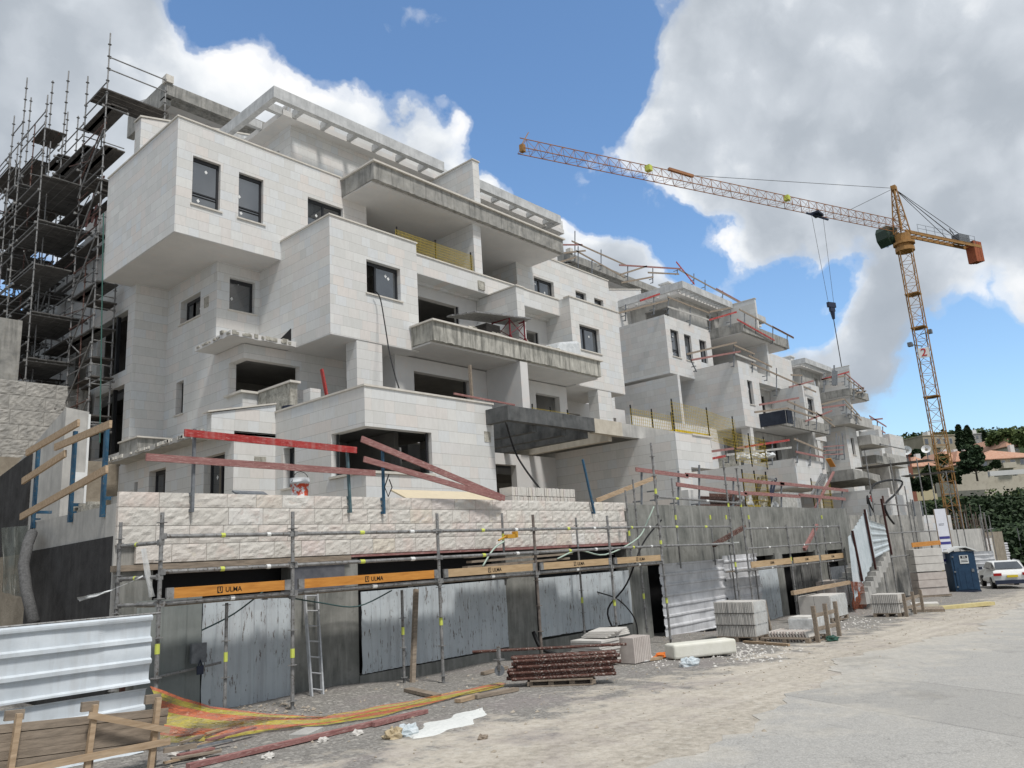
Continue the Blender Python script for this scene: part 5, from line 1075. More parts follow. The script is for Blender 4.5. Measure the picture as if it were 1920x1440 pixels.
rail_px('timber rails on the pale terrace wall of the second building', 15.0, [(1495, 822, 868), (1519, 832, 873), (1545, 838, 880)], [(1489, 823, 1547, 847, WG), (1492, 847, 1545, 858, PK)])
rail_px('long pair of faded red rails on the raw grey wall', 12.2, [(1203, 878, 960), (1272, 883, 962), (1311, 872, 963), (1375, 895, 965), (1465, 905, 966), (1533, 913, 968), (1579, 918, 970)], [(1192, 880, 1290, 893, PK), (1285, 890, 1470, 908, PK), (1462, 906, 1590, 920, PK), (1268, 908, 1400, 927, PK), (1395, 924, 1500, 931, PK), (1498, 928, 1585, 936, PK)], .12, group='guard rails on the stone wall')
rail_px('single pale timber sloping up to the first tall scaffold pole', 12.25, [(1229, 897, 940)], [(1118, 939, 1229, 895, WD)], .12, group='guard rails on the stone wall')
rail_px('dark rails and posts crowding the top balcony of the third building', 21.5, [(1545, 700, 735), (1548, 706, 722), (1584, 700, 722), (1592, 707, 730), (1601, 714, 750), (1610, 720, 740), (1617, 728, 745)], [(1540, 712, 1592, 697, RD), (1540, 712, 1585, 705, WG), (1585, 700, 1620, 730, PK), (1588, 710, 1622, 735, WG), (1600, 730, 1620, 727, WG), (1605, 737, 1624, 733, WG)], .12, .07)
rail_px('red steel posts bundled upright on the top balcony of the third building', 21.3, [(1561, 695, 722), (1564, 685, 722), (1566, 695, 723), (1569, 696, 722)], [], .1, .1, 'red posts on the third building')
rail_px('timber rails on the balcony over the far stone tower', 19.1, [(1543, 755, 780), (1581, 745, 770), (1587, 758, 782), (1596, 765, 785), (1606, 775, 795)], [(1538, 759, 1582, 748, WG), (1538, 765, 1584, 759, PK), (1583, 748, 1612, 780, WG), (1585, 758, 1615, 788, WG)], .12, .06)
rail_px('tangle of dull red rails left of the sky beyond the third building', 22, [(1607, 775, 800), (1620, 782, 806), (1633, 784, 805), (1645, 790, 812), (1655, 800, 822)], [(1603, 780, 1660, 812, PK), (1606, 790, 1655, 785, PK), (1605, 798, 1650, 802, PK), (1608, 785, 1660, 822, PK), (1630, 780, 1662, 800, PK)], .14, .08)
rail_px('red steel frame posts standing on the dark arched entrance slab', 15.0, [(1568, 812, 860), (1573, 818, 862), (1579, 812, 862, 1584)], [(1543, 838, 1582, 835, PK), (1543, 845, 1580, 843, PK), (1543, 853, 1580, 851, PK)], .05, .05, 'red posts on the third building')
# ---------------------------------------------------------------- tower crane
CY = mat('crane_yellow', m_noise((.27, .145, .05), (.39, .21, .07), 1.5, .6, .1)); CO = mat('crane_orange', m_noise((.26, .12, .06), (.38, .18, .08), 1.5, .6, .1)); CW = mat('counterweight_red', m_noise((.26, .07, .035), (.36, .11, .05), 1, .8, .2))
cx, cy = 104.3, 24.0; cr_ = empty('tower_crane', (cx, cy, -2), 'tall yellow and orange tower crane beyond the buildings, its jib reaching left', 'crane')
jd = Vector((51.9-103.4, 44-24.6, 0)).normalized(); jn = Vector((-jd.y, jd.x, 0)); ZJ = 40.3
def lattice(mb, base, ax, a_, b_, L, w, h, n, r, tri=False, r2=None, taper=1):
    """square (or triangular) truss from base along ax; a_, b_ are the side directions"""
    r2 = r2 or r*.55; base = Vector(base); st_ = L/n
    def sec(t):
        k = 1+(taper-1)*t/L; o = base+ax*t
        return [o-a_*w/2*k, o+a_*w/2*k, o+b_*h*k] if tri else [o-a_*w/2*k-b_*h/2*k, o+a_*w/2*k-b_*h/2*k, o+a_*w/2*k+b_*h/2*k, o-a_*w/2*k+b_*h/2*k]
    m_ = 3 if tri else 4; S0 = sec(0); S1 = sec(L)
    for i in range(m_): mb.tube([S0[i], S1[i]], r, 5, cap=False)
    for k in range(n):
        A, B_ = sec(k*st_), sec((k+1)*st_); M_ = sec((k+.5)*st_)
        for i in range(m_):
            j = (i+1) % m_
            if tri:
                if i == 0: mb.tube([A[0], A[1]], r2, 4, cap=False); mb.tube([A[k % 2], B_[(k+1) % 2]], r2, 4, cap=False)
                else:
                    lo = 1 if i == 1 else 0; mb.tube([A[lo], M_[2]], r2, 4, cap=False); mb.tube([M_[2], B_[lo]], r2, 4, cap=False)
            else:
                mb.tube([A[i], A[j]], r2, 4, cap=False); mb.tube([A[i], B_[j]] if (k+i) % 2 else [A[j], B_[i]], r2, 4, cap=False)
ZU, XU, YU = Vector((0, 0, 1)), Vector((.92, .38, 0)), Vector((-.38, .92, 0))
mb = MB(); lattice(mb, (cx, cy, -4), ZU, XU, YU, 41, 1.45, 1.45, 28, .07, r2=.028)
for k in range(1, 10): z = -4+k*4.4; [mb.box(cx-.8, cx+.8, cy-.8, cy+.8, z, z+.14) for _ in (0,)] if k in (2, 3, 5, 7, 8) else None
mb.build('mast', CY, cr_)
bpos = at(1726, 660, D=95); vw = Vector((cx, cy, 0)).normalized(); vr = Vector((vw.y, -vw.x, 0)); bp = Vector((cx, cy, bpos[2]))-vw*1.25; nb = MB()
nb.hexa([bp+vr*a+vw*b+Vector((0, 0, c)) for c in (-.62, .62) for b in (0, .06) for a in (-.6, .6)]); nb_ = nb.build('number_board', WHITE, cr_)
text('2', 1.35, bp-vw*.03, vr, (0, 0, 1), mat('red_ink', flat((.5, .02, .02), .5)), nb_, 'lettering', .01)
mb = MB(); mb.tube([(cx, cy, 37.0), (cx, cy, 37.5)], 1.15, 14); mb.tube([(cx, cy, 37.5), (cx, cy, 39.3)], .85, 12, r1=.95); mb.tube([(cx, cy, 37.9), (cx, cy, 38.2)], 1.3, 14); mb.build('slewing_ring', CY, cr_)
mb = MB(); lattice(mb, Vector((cx, cy, 39.5)), ZU, jd, jn, 6.2, 1.6, 1.3, 6, .09, r2=.045, taper=.28); mb.box(cx-.4, cx+.4, cy-.3, cy+.3, 45.5, 46.1); mb.build('tower_head', CY, cr_)
mb = MB(); c_ = Vector((cx, cy, 0))-jn*1.0+jd*.3
hc = MB()
for s0, s1, z0, z1, in ((-1.2, 1.2, 38.6, 40.6),):
    pr_ = [(-1.1, 38.9), (.5, 38.3), (1.15, 39.2), (1.2, 40.3), (.9, 40.9), (-1.1, 40.9)]
    n0 = len(mb.v)
    for sgn in (-1.7, -.1): mb.v += [tuple(c_+jd*a__+jn*(sgn*1)*1.0+Vector((0, 0, z))) for a__, z in pr_]
    mb.f += [tuple(n0+i for i in range(6)), tuple(n0+6+i for i in range(6))]+[(n0+i, n0+(i+1) % 6, n0+6+(i+1) % 6, n0+6+i) for i in range(6)]; mb.mi += [0]*8
cab = mb.build('cab', mat('cab_green', flat((.025, .045, .03), .2)), cr_)
mb = MB(); p_ = c_-jn*1.75; mb.hexa([p_-jd*1.1+Vector((0, 0, 38.8)), p_+jd*.2+Vector((0, 0, 38.6)), p_-jd*1.1+jn*.05+Vector((0, 0, 38.8)), p_+jd*.2+jn*.05+Vector((0, 0, 38.6)), p_-jd*1.1+Vector((0, 0, 40.9)), p_+jd*.3+Vector((0, 0, 40.9)), p_-jd*1.1+jn*.05+Vector((0, 0, 40.9)), p_+jd*.3+jn*.05+Vector((0, 0, 40.9))]); mb.build('cab_side', mat('cab_grey', flat((.55, .57, .57), .5)), cr_)
JL = 54.5; mb = MB(); lattice(mb, Vector((cx, cy, ZJ-.35))+jd*.8, jd, jn, ZU, JL, 1.25, 1.35, 40, .05, tri=True, r2=.022); mb.build('jib', CO, cr_)
mb = MB(); e = Vector((cx, cy, ZJ))+jd*(JL+.6); mb.box(e.x-.22, e.x+.22, e.y-.22, e.y+.22, e.z-.45, e.z+.3); mb.bar(e+Vector((0, 0, .4)), e+Vector((0, 0, 1.8))-jd*.8, .08, .08); mb.build('jib_tip', CY, cr_)
cd = -jd; mb = MB(); b_ = Vector((cx, cy, 39.6)); 
for s_ in (-.55, .55): mb.bar(b_+jn*s_, b_+jn*s_+cd*15.6, .16, .42)
for k in range(14): mb.bar(b_-jn*.55+cd*(k*1.15), b_+jn*.55+cd*(k*1.15+.6), .08, .1)
mb.build('counter_jib', CY, cr_)
mb = MB()
for s_ in (-.9, .9):
    for zz in (.55, 1.1): mb.tube([b_+jn*s_+cd*2+Vector((0, 0, zz)), b_+jn*s_+cd*14+Vector((0, 0, zz))], .025, 4)
    for k in range(8): mb.tube([b_+jn*s_+cd*(2+k*1.7), b_+jn*s_+cd*(2+k*1.7)+Vector((0, 0, 1.1))], .025, 4)
mb.build('handrail', GREYM, cr_)
def obox(mb, o, ax, nn, l, w, z0, z1):
    o = Vector(o); c8 = []
    for z in (z0, z1):
        for s_ in (-w/2, w/2):
            for t in (0, l): c8.append(o+ax*t+nn*s_+Vector((0, 0, z)))
    mb.hexa(c8)
mb = MB(); obox(mb, b_+cd*11.2, cd, jn, 2.2, 1.1, .3, 1.35); mb.bar(b_+cd*11+Vector((0, 0, 1.3)), b_+cd*10.2+Vector((0, 0, 2.1)), .1, .1); mb.build('winch', GREYM, cr_)
for k in range(3): mb = MB(); obox(mb, b_+cd*(14.0+k*.60), cd, jn, .55, 1.2, -2.3+.1*k, .7); mb.build('counterweight', CW, cr_)
ap = Vector((cx, cy, 45.8)); mb = MB()
for t in (34, 9.2): q_ = Vector((cx, cy, ZJ+1.0))+jd*t; mb.tube([ap, q_], .03, 5)
for s_ in (-.5, .5): mb.tube([ap, b_+jn*s_+cd*11.5], .04, 5); mb.tube([ap, b_+jn*s_+cd*14.8], .04, 5)
mb.build('pendant_line', mat('dark_cable', flat((.06, .055, .05), .5)), cr_)
mb = MB(); q_ = Vector((cx, cy, ZJ+.9))+jd*34; mb.bar(q_, q_+jd*3.3+Vector((0, 0, .25)), .3, .3); mb.build('anchor_plate', CO, cr_)
tp = Vector((cx, cy, ZJ-.5))+jd*15.3; mb = MB(); mb.box(tp.x-.8, tp.x+.8, tp.y-.5, tp.y+.5, tp.z-.2, tp.z+.05); mb.bar(tp-jd*1.8+Vector((0, 0, -.5)), tp+jd*1.8+Vector((0, 0, -.2)), .18, .18); mb.build('trolley', NAVYM, cr_)
hk = at(1529, 572, D=float((np.array(tp)-CP)@CF)-2.2); mb = MB()
for s_ in (-.45, .45): mb.tube([tp+jd*s_*2.2, Vector((tp.x, tp.y, hk[2]))+jd*s_], .022, 4)
mb.build('hoist_rope', MAT['dark_cable'], cr_)
H = Vector((tp.x, tp.y, hk[2])); mb = MB(); obox(mb, H-jd*.6, jd, jn, 1.2, .3, -.5, .1); obox(mb, H-jd*.35, jd, jn, .7, .3, -1.0, -.55); mb.tube([H+Vector((0, 0, -1)), H+Vector((.05, 0, -1.9))], .28, 6, r1=.16); mb.build('hook_block', NAVYM, cr_)
mb = MB(); mb.tube([H+Vector((0, 0, -1.8)), H+Vector((.2, 0, -8.3))], .05, 5); mb.box(H.x+.05, H.x+.35, H.y-.15, H.y+.15, H.z-8.5, H.z-8.2); mb.build('chain', MAT['dark_cable'], cr_)
mb = MB()
for t in (20.0, 40.0): q_ = Vector((cx, cy, ZJ+.7))+jd*t; mb.box(q_.x-.3, q_.x+.3, q_.y-.3, q_.y+.3, q_.z-.3, q_.z+.3)
mb.build('jib_lamp', YEL, cr_)
for zz, sx in ((24.8, -1.5), (26.3, 1.2)): mb = MB(); q_ = Vector((cx, cy, zz))+Vector((RTH[0], RTH[1], 0))*sx; mb.box(q_.x-.3, q_.x+.3, q_.y-.25, q_.y+.25, q_.z-.25, q_.z+.25); mb.bar(q_, (cx, cy, zz-.3), .1, .1); mb.build('floodlight', GREYM, cr_)
# ---------------------------------------------------------------- trees and houses on the slope beyond
def leafmat(name, a_, b_):
    def f(h):
        rr = h.Nrm.outputs['Random Per Island']; n = h.noise(h.P, .8, 4)
        c = h.ramp(h.math('ADD', h.math('MULTIPLY', rr, .6), h.math('MULTIPLY', n, .4)), [(.15, a_), (.85, b_)])
        h.put(h.b.inputs['Base Color'], c); h.b.inputs['Roughness'].default_value = .7
    return mat(name, f)
LF = {'oak': leafmat('olive_leaves', (.030, .050, .018), (.085, .120, .045)), 'dark': leafmat('dark_leaves', (.014, .028, .012), (.045, .075, .030)), 'light': leafmat('light_leaves', (.06, .09, .03), (.14, .18, .06)), 'pine': leafmat('pine_needles', (.022, .045, .022), (.06, .095, .042))}
BARK = mat('bark', m_noise((.05, .04, .03), (.12, .10, .08), 6, .95, .3))
def leaves(mb, rnd, c, rad, n, s, squash=1.0):
    for _ in range(n):
        v = Vector((rnd.gauss(0, 1), rnd.gauss(0, 1), rnd.gauss(0, 1))).normalized()*(rnd.random()**.45)
        p = Vector((c[0]+v.x*rad, c[1]+v.y*rad, c[2]+v.z*rad*squash)); a_ = Vector((rnd.uniform(-1, 1), rnd.uniform(-1, 1), rnd.uniform(-.6, .6))).normalized()*s*rnd.uniform(.6, 1.3)
        b_ = a_.cross(Vector((rnd.uniform(-1, 1), rnd.uniform(-1, 1), rnd.uniform(-1, 1)))).normalized()*s*rnd.uniform(.5, 1)
        mb.quad(p-a_-b_*.3, p+a_*.2-b_, p+a_+b_*.3, p-a_*.2+b_)
def tree(name, lab, x, y, h, w, kind, seed, n=2600, group='trees on the slope beyond the crane', z=None, leaf=.28):
    rnd = random.Random(seed); z = gh(x, y)-.4 if z is None else z; root = empty(name, (x, y, z), lab, 'tree', group)
    t = MB(); t.tube([(x, y, z), (x+.1, y, z+h*.35), (x, y+.1, z+h*.75)], h*.028, 7, r1=h*.008)
    c = MB()
    if kind == 'cypress':
        for k in range(26): u = k/25; zz = z+h*(.08+.9*u); r_ = w/2*(1-u)**.55*(.55+.45*min(1, u*5)); a_ = rnd.uniform(0, 6.3); leaves(c, rnd, (x+.25*r_*math.cos(a_), y+.25*r_*math.sin(a_), zz), r_*.85, n//26, leaf, 1.3)
    elif kind == 'pine':
        for k in range(34):
            u = rnd.random()**.8; a_ = rnd.uniform(0, 6.3); L = w/2*(1-u*.75)*rnd.uniform(.5, 1); zz = z+h*(.25+.7*u); e = Vector((x+L*math.cos(a_), y+L*math.sin(a_), zz+L*.15)); t.tube([(x, y, zz-L*.2), e], h*.008, 4, r1=.02); leaves(c, rnd, e, w*.13, n//34, leaf, .45)
    else:
        for k in range(22):
            a_ = rnd.uniform(0, 6.3); u = rnd.random(); L = w/2*.72*math.sqrt(rnd.random()); zz = z+h*(.42+.48*u*(1-.3*L/w)); e = Vector((x+L*math.cos(a_), y+L*math.sin(a_), zz)); t.tube([(x, y, z+h*.35), e], h*.01, 4, r1=.03); leaves(c, rnd, e, w*.19*rnd.uniform(.8, 1.2), n//22, leaf, .75)
    t.build('trunk', BARK, root); c.build('crown', LF['dark' if kind == 'cypress' else ('pine' if kind == 'pine' else kind)], root)
    return root
def at_ground(px, py, D): p = at(px, py, D=D); return p[0], p[1]
def tree_px(name, lab, px, ytop, ybot, wpx, D, kind, seed, **k):
    b_ = at(px, ybot, D=D); t_ = at(px, ytop, D=D); h = t_[2]-b_[2]; return tree(name, lab, b_[0], b_[1], h, wpx*D/F_PX, kind, seed, z=b_[2], **k)
HP = [mat('cream_render', m_noise((.46, .42, .34), (.56, .52, .43), .6, .9, .1, c3=(.42, .38, .31))), mat('tan_render', m_noise((.30, .26, .19), (.40, .35, .27), .5, .9, .1)), mat('white_render', m_noise((.58, .58, .57), (.68, .68, .66), .5, .9, .1)), mat('brick_render', m_noise((.22, .09, .06), (.32, .14, .10), .6, .9, .1)), mat('grey_render', m_noise((.26, .25, .24), (.36, .35, .33), .6, .9, .1)), mat('yellow_render', m_noise((.50, .45, .28), (.60, .54, .36), .6, .9, .1))]
TILER = mat('orange_roof_tiles', m_noise((.40, .20, .13), (.54, .32, .22), 2, .85, .3, .03, c3=(.50, .38, .30)))
def house(lab, x0, x1, ytop, ybot, D, m, depth=9, roof=None, win=(3, 2), rot=0, seed=0, roofh=1.6, cat='house', over=.5, ww=.5):
    rnd = random.Random(seed); p = at(x0, ybot, D=D); q_ = at(x1, ybot, D=D); t_ = at((x0+x1)/2, ytop, D=D); W_ = math.hypot(q_[0]-p[0], q_[1]-p[1]); z0 = min(p[2], q_[2]); H_ = t_[2]-z0
    root = empty('house', (p[0], p[1], z0-3), lab, cat, 'houses on the far slope'); ang = math.atan2(RTH[1], RTH[0])+rot
    X_ = Vector((math.cos(ang), math.sin(ang), 0)); Y_ = Vector((-math.sin(ang), math.cos(ang), 0)); O = Vector((p[0], p[1], z0))
    def bx(mb, a0, a1, b0, b1, c0, c1): mb.hexa([O+X_*a+Y_*b+Vector((0, 0, c)) for c in (c0, c1) for b in (b0, b1) for a in (a0, a1)])
    Hb = H_-(roofh if roof else 0)
    mb = MB(); bx(mb, 0, W_, 0, depth, -3, Hb); mb.build('wall', m, root)
    nx_, nz = win
    for j in range(nz):
        for i in range(nx_):
            if rnd.random() < .12: continue
            a = W_*(i+.5)/nx_; w_ = W_/nx_*ww*rnd.uniform(.6, 1); zz = Hb*(j+.35)/nz; hh = Hb/nz*.42; f = MB(); bx(f, a-w_/2-.08, a+w_/2+.08, -.06, .02, zz-.08, zz+hh+.08); fr = f.build('window', HP[2] if rnd.random() < .5 else HP[4], root); g_ = MB(); bx(g_, a-w_/2, a+w_/2, -.09, -.062, zz, zz+hh); g_.build('pane', GLASS, fr)
    if not roof:
        mb = MB(); bx(mb, -.15, W_+.15, -.15, depth+.15, Hb, Hb+.3); mb.build('parapet', m, root)
        mb = MB(); bx(mb, W_*.3, W_*.3+2, 2, 4, Hb+.3, Hb+1.6); mb.build('roof_hut', HP[2], root)
    if nx_ > 3:
        for j in range(1, nz): f = MB(); a = W_*rnd.uniform(.2, .6); bx(f, a, a+W_*.2, -1.0, -.01, Hb*j/nz, Hb*j/nz+.9); f.build('balcony', m, root)
    if roof:
        mb = MB(); e = over; a0, a1, b0, b1 = -e, W_+e, -e, depth+e; rg = min(W_, depth)/2
        P_ = lambda a, b, c: O+X_*a+Y_*b+Vector((0, 0, c))
        if W_ >= depth: r0, r1 = P_(rg, depth/2, Hb+roofh), P_(W_-rg, depth/2, Hb+roofh)
        else: r0, r1 = P_(W_/2, rg, Hb+roofh), P_(W_/2, depth-rg, Hb+roofh)
        c0, c1, c2, c3_ = P_(a0, b0, Hb), P_(a1, b0, Hb), P_(a1, b1, Hb), P_(a0, b1, Hb)
        mb.quad(c0, c1, r1, r0); mb.quad(c1, c2, r1); mb.quad(c2, c3_, r0, r1); mb.quad(c3_, c0, r0)
        bx(mb, a0, a1, b0, b1, Hb-.12, Hb-.004); rf = mb.build('roof', roof, root)
        mb = MB(); bx(mb, W_*.7, W_*.7+.7, depth*.3, depth*.3+.7, Hb+.3, Hb+roofh+.5); mb.build('chimney', HP[2], rf)
    return root
house('white house with a red roof and green windows left of the crane mast', 1698, 1742, 820, 872, 230, HP[2], 12, TILER, (3, 3), seed=1, roofh=3.2)
house('brownish grey house behind the bare side wall', 1660, 1697, 826, 880, 240, HP[4], 12, None, (3, 3), seed=2)
house('large tan apartment block with balconies behind the crane mast', 1745, 1828, 812, 905, 215, HP[1], 14, None, (6, 4), seed=3, cat='building', rot=.25)
house('grey apartment block between the cypress trees', 1826, 1850, 813, 850, 225, HP[4], 12, None, (3, 3), seed=4, cat='building')
house('low house with pink orange roof beside the brick red wall', 1713, 1752, 852, 900, 120, HP[5], 8, TILER, (2, 2), seed=5, roofh=1.7)
house('brick red block under the white satellite dishes', 1694, 1716, 852, 910, 112, HP[3], 7, None, (1, 2), seed=6)
for i, (x0, x1, yt, rf) in enumerate(((1776, 1802, 842, TILER), (1800, 1822, 842, TILER), (1820, 1842, 840, TILER))):
    house(('cream terrace house nearest the crane mast', 'middle cream terrace house with a hipped pinkish roof', 'cream terrace house behind the broad conifer')[i], x0, x1, yt, 895, 138-i*1.5, HP[0], 10, rf, (1, 2), seed=10+i, roofh=1.9, ww=.25)
house('pale stepped house between the cypress trees and the pale green tree', 1858, 1880, 822, 850, 175, HP[2], 9, TILER, (2, 2), seed=31, roofh=1.8)
house('small cream house with hipped roof above the long orange roof', 1890, 1912, 818, 846, 165, HP[0], 9, TILER, (2, 2), seed=32, roofh=2)
house('long cream house with an orange roof at the right edge of the picture', 1842, 1965, 834, 893, 128, HP[0], 11, TILER, (7, 2), seed=20, roofh=2.0)
a = MB(); p = at(1785, 888, D=112); q_ = at(1850, 885, D=112); a.bar(Vector(p)-Vector((0, 0, 1)), Vector(q_)-Vector((0, 0, 1)), .3, 3); tag(a.build('garden_wall', HP[0], org=p), 'pale garden wall under the cream terrace houses', 'wall')
a = MB(); p = at(1853, 877, D=116); q_ = at(1930, 872, D=116); a.bar(Vector(p)-Vector((0, 0, .9)), Vector(q_)-Vector((0, 0, .9)), .3, .7); tag(a.build('balustrade', HP[2], org=p), 'white balustrade in front of the long cream house', 'balustrade')
tree_px('cypress_tree', 'left and tallest of the dark cypresses on the skyline', 1806, 795, 850, 24, 200, 'cypress', 1, leaf=.5)
tree_px('cypress_tree', 'broad dark cypress just right of the tallest one', 1822, 797, 850, 28, 200, 'cypress', 2, leaf=.5)
tree_px('cypress_tree', 'small pointed cypress in front of the grey block', 1852, 808, 848, 13, 190, 'cypress', 3, leaf=.45)
tree_px('conifer_tree', 'broad layered conifer in front of the cream houses', 1833, 832, 902, 62, 105, 'pine', 4, n=5200, leaf=.3)
for i, (px, yt, yb, w_, D, k, l) in enumerate(((1885, 806, 852, 60, 170, 'light', 'pale green round tree behind the orange roof'), (1925, 798, 852, 60, 165, 'light', 'pale green tree cut by the right edge of the picture'), (1722, 842, 868, 26, 190, 'dark', 'dark round tree below the white house'), (1755, 862, 925, 34, 105, 'oak', 'olive tree left of the crane foot'), (1770, 850, 880, 22, 130, 'oak', 'small olive tree seen through the crane mast'), (1795, 870, 925, 30, 100, 'dark', 'dark bushy tree right of the crane foot'), (1728, 895, 930, 40, 95, 'dark', 'low dark bush above the plank scaffold'), (1868, 862, 885, 18, 120, 'dark', 'small dark shrub by the long cream house'))):
    tree_px('tree', l, px, yt, yb, w_, D, k, 30+i, leaf=.3 if D < 140 else .5)
t_ = tree('tree', 'dark tree top seen through the scaffold tower at the left edge', 4, 45, 7, 5, 'oak', 77, z=8.5)
# wooded slope, one mass
rnd = random.Random(5); mb = MB(); cnt = 0
while cnt < 620:
    px = rnd.uniform(1690, 1990); D = rnd.uniform(80, 112); d = ray(px, 960); k = D/F_PX; x, y = d[0]*k, d[1]*k
    if x < 0: continue
    z = gh(x, y); s_ = rnd.uniform(1.3, 2.6); leaves(mb, rnd, (x, y, z+s_*.55+rnd.uniform(0, 1.0)), s_, 62, .27, .8); cnt += 1
tag(mb.build('woodland', LF['dark']), 'dark green wooded slope below the houses', 'woodland', kind='stuff')
mb = MB()
for _ in range(150):
    px = rnd.uniform(1690, 1990); D = rnd.uniform(380, 440); d = ray(px, 830); k = D/F_PX; x, y = d[0]*k, d[1]*k; leaves(mb, rnd, (x, y, gh(x, y)+3), rnd.uniform(4, 7), 40, 1.2, .8)
tag(mb.build('hilltop_wood', LF['oak']), 'wooded hilltop far behind the white house', 'woodland', kind='stuff')
mb = MB()
for _ in range(60):
    px = rnd.uniform(1850, 1990); D = rnd.uniform(112, 124); d = ray(px, 880); k = D/F_PX; x, y = d[0]*k, d[1]*k; leaves(mb, rnd, (x, y, gh(x, y)+.8), rnd.uniform(1, 1.6), 50, .25, .8)
tag(mb.build('hedge_greenery', LF['light']), 'pale green creepers under the balustrade', 'greenery', kind='stuff')
# ---------------------------------------------------------------- things along the street
def atg(px, py, Y, lift=.02):
    p = at(px, py, Y=Y)
    if p[2] < gh(p[0], p[1])+lift: p = G(px, py); p = (p[0], p[1], gh(p[0], p[1])+lift)
    return p
def gp(px, py, lift=0.0): p = G(px, py); return Vector((p[0], p[1], gh(p[0], p[1])+lift))
def obb(mb, p, q_, depth, z0, z1, inset=0):
    """box whose front bottom edge runs p to q, going back by depth away from the camera"""
    p, q_ = Vector(p), Vector(q_); d = (q_-p); d.z = 0; d.normalize(); n = Vector((-d.y, d.x, 0))
    if n.dot(Vector((FWH[0], FWH[1], 0))) < 0: n = -n
    mb.hexa([p, q_, p+n*depth, q_+n*depth] and [Vector((a.x, a.y, z)) for z in (z0, z1) for a in (p, q_, p+n*depth, q_+n*depth)])
    return d, n
BLK = mat('white_block', m_noise((.50, .48, .45), (.64, .62, .58), 4, .85, .3, .006)); BLKP = mat('pinkish_block', m_noise((.44, .39, .36), (.58, .53, .49), 4, .85, .3, .006)); SEAM = mat('strap_and_gap_shade', flat((.10, .095, .09), .9))
def pallet(mb, x0, x1, y0, y1, z, h=.12):
    for k in range(3): y = y0+(y1-y0-.1)*k/2; mb.box(x0, x1, y, y+.1, z, z+.022); 
    for k in range(3):
        for l in range(3): x = x0+(x1-x0-.12)*k/2; y = y0+(y1-y0-.1)*l/2; mb.box(x, x+.12, y, y+.1, z+.022, z+h-.022)
    n = 6
    for k in range(n): x = x0+(x1-x0-.1)*k/(n-1); mb.box(x, x+.1, y0, y1, z+h-.022, z+h)
def slab_pack(lab, x0, x1, y0, y1, h, layers, thick=.042, m=BLK, film=0, group='pallets of cladding slabs by the road', leanseed=0, base=True, wrapm=None):
    """cladding slabs stood on edge in layers, on a pallet, faces to -X showing the slab edges"""
    z = gh((x0+x1)/2, (y0+y1)/2); root = empty('slab_pallet', ((x0+x1)/2, (y0+y1)/2, z), lab, 'slab pallet', group); rnd = random.Random(leanseed); z += .01
    if base: mb = MB(); pallet(mb, x0, x1, y0, y1, z); mb.build('pallet', WOODG, root)
    zz = z+.12; lh = (h-.12)/layers; mb = MB(); n = max(2, int((y1-y0)/thick)); t = (y1-y0)/n
    for l in range(layers):
        for k in range(n):
            d = rnd.uniform(0, .02); g_ = rnd.uniform(.008, .02); mb.box(x0+d, x1-rnd.uniform(0, .012), y0+k*t+g_/2, y0+(k+1)*t-g_/2, zz+l*lh+.004, zz+(l+1)*lh-.008-rnd.uniform(0, .006))
    mb.build('slabs', m, root)
    mb = MB(); mb.box(x0+.03, x1-.03, y0+.03, y1-.03, zz, zz+h-.14); mb.build('gap_shade_core', SEAM, root)  # dark core stands for the shade in the gaps between slabs
    for l in range(1, layers): mb = MB(); mb.box(x0-.004, x1+.004, y0-.004, y1+.004, zz+l*lh-.012, zz+l*lh+.006); mb.build('strap', SEAM, root)
    if film:
        mb = cloth((x0+.02, y0-.012, zz+.02), (x1, y0-.012, zz+.02), (x0+.02, y0-.012, zz+h-.13), (x1, y0-.012, zz+h-.13), 8, 8, .008, 2); mb.build('wrap', FILM, root, smooth=True)
    return root
slab_pack('tall pallet of white slabs on edge in three strapped layers, nearest the white corrugated sheets', 18.42, 19.15, 8.96, 10.0, .95, 3, film=1)
slab_pack('pinkish pallet of wrapped slabs behind the wooden crate frame, on its left', 29.6, 31.0, 12.0-.9, 12.5-.9+.9, 1.05, 1, .9, BLKP, 1)
slab_pack('pale pallet of wrapped slabs behind the wooden crate frame, on its right', 25.0, 26.4, 9.6, 10.6, .8, 1, 1.0, BLK, 1)
slab_pack('low pallet of white slabs in two wire banded layers in front of the steps', 27.65, 28.4, 8.4, 9.25, .72, 2, .055)
# broken crate frames
def crate(lab, x0, x1, y0, y1, h, seed, fallen=False):
    z = gh(x0, y0); root = empty('broken_crate', (x0, y0, z), lab, 'crate', 'broken timber crate frames'); rnd = random.Random(seed)
    n = 3
    for k in range(n):
        x = x0+(x1-x0)*k/(n-1); mb = MB(); mb.bar((x, y0, z), (x+rnd.uniform(-.03, .03)-(.12 if fallen else 0), y0, z+h), .09, .07); mb.build('post', WOODG, root)
    for zz in (.35, .72): mb = MB(); mb.bar((x0-.05, y0+.04, z+h*zz), (x1+.05, y0+.04, z+h*zz+rnd.uniform(-.04, .04)), .025, .09); mb.build('rail', WOODG, root)
    return root
crate('open weathered crate frame in the middle of the slabs, right end toward the road', 18.75, 20.1, 7.6, 7.7, .82, 1)
crate('leaning crate frame behind the loose slabs, its posts splayed', 19.3, 20.6, 9.6, 9.7, .85, 2, True)
crate('crate frame against the road side of the low banded pallet', 27.75, 29.6, 8.25, 8.3, .72, 3)
z = gh(19.2, 8.3)
for k in range(13): mb = MB(); x = 18.75; y = 7.85+k*.075; mb.bar((x, y, z+.10), (x+.75, y, z+.10), .035, .30, up=(0, .35, 1)); tag(mb.build('stone_slab', BLKP if k % 3 else BLK), 'thin cladding slab leaning in the row inside the broken crate frame', 'slab', 'slabs leaning in the broken crate')
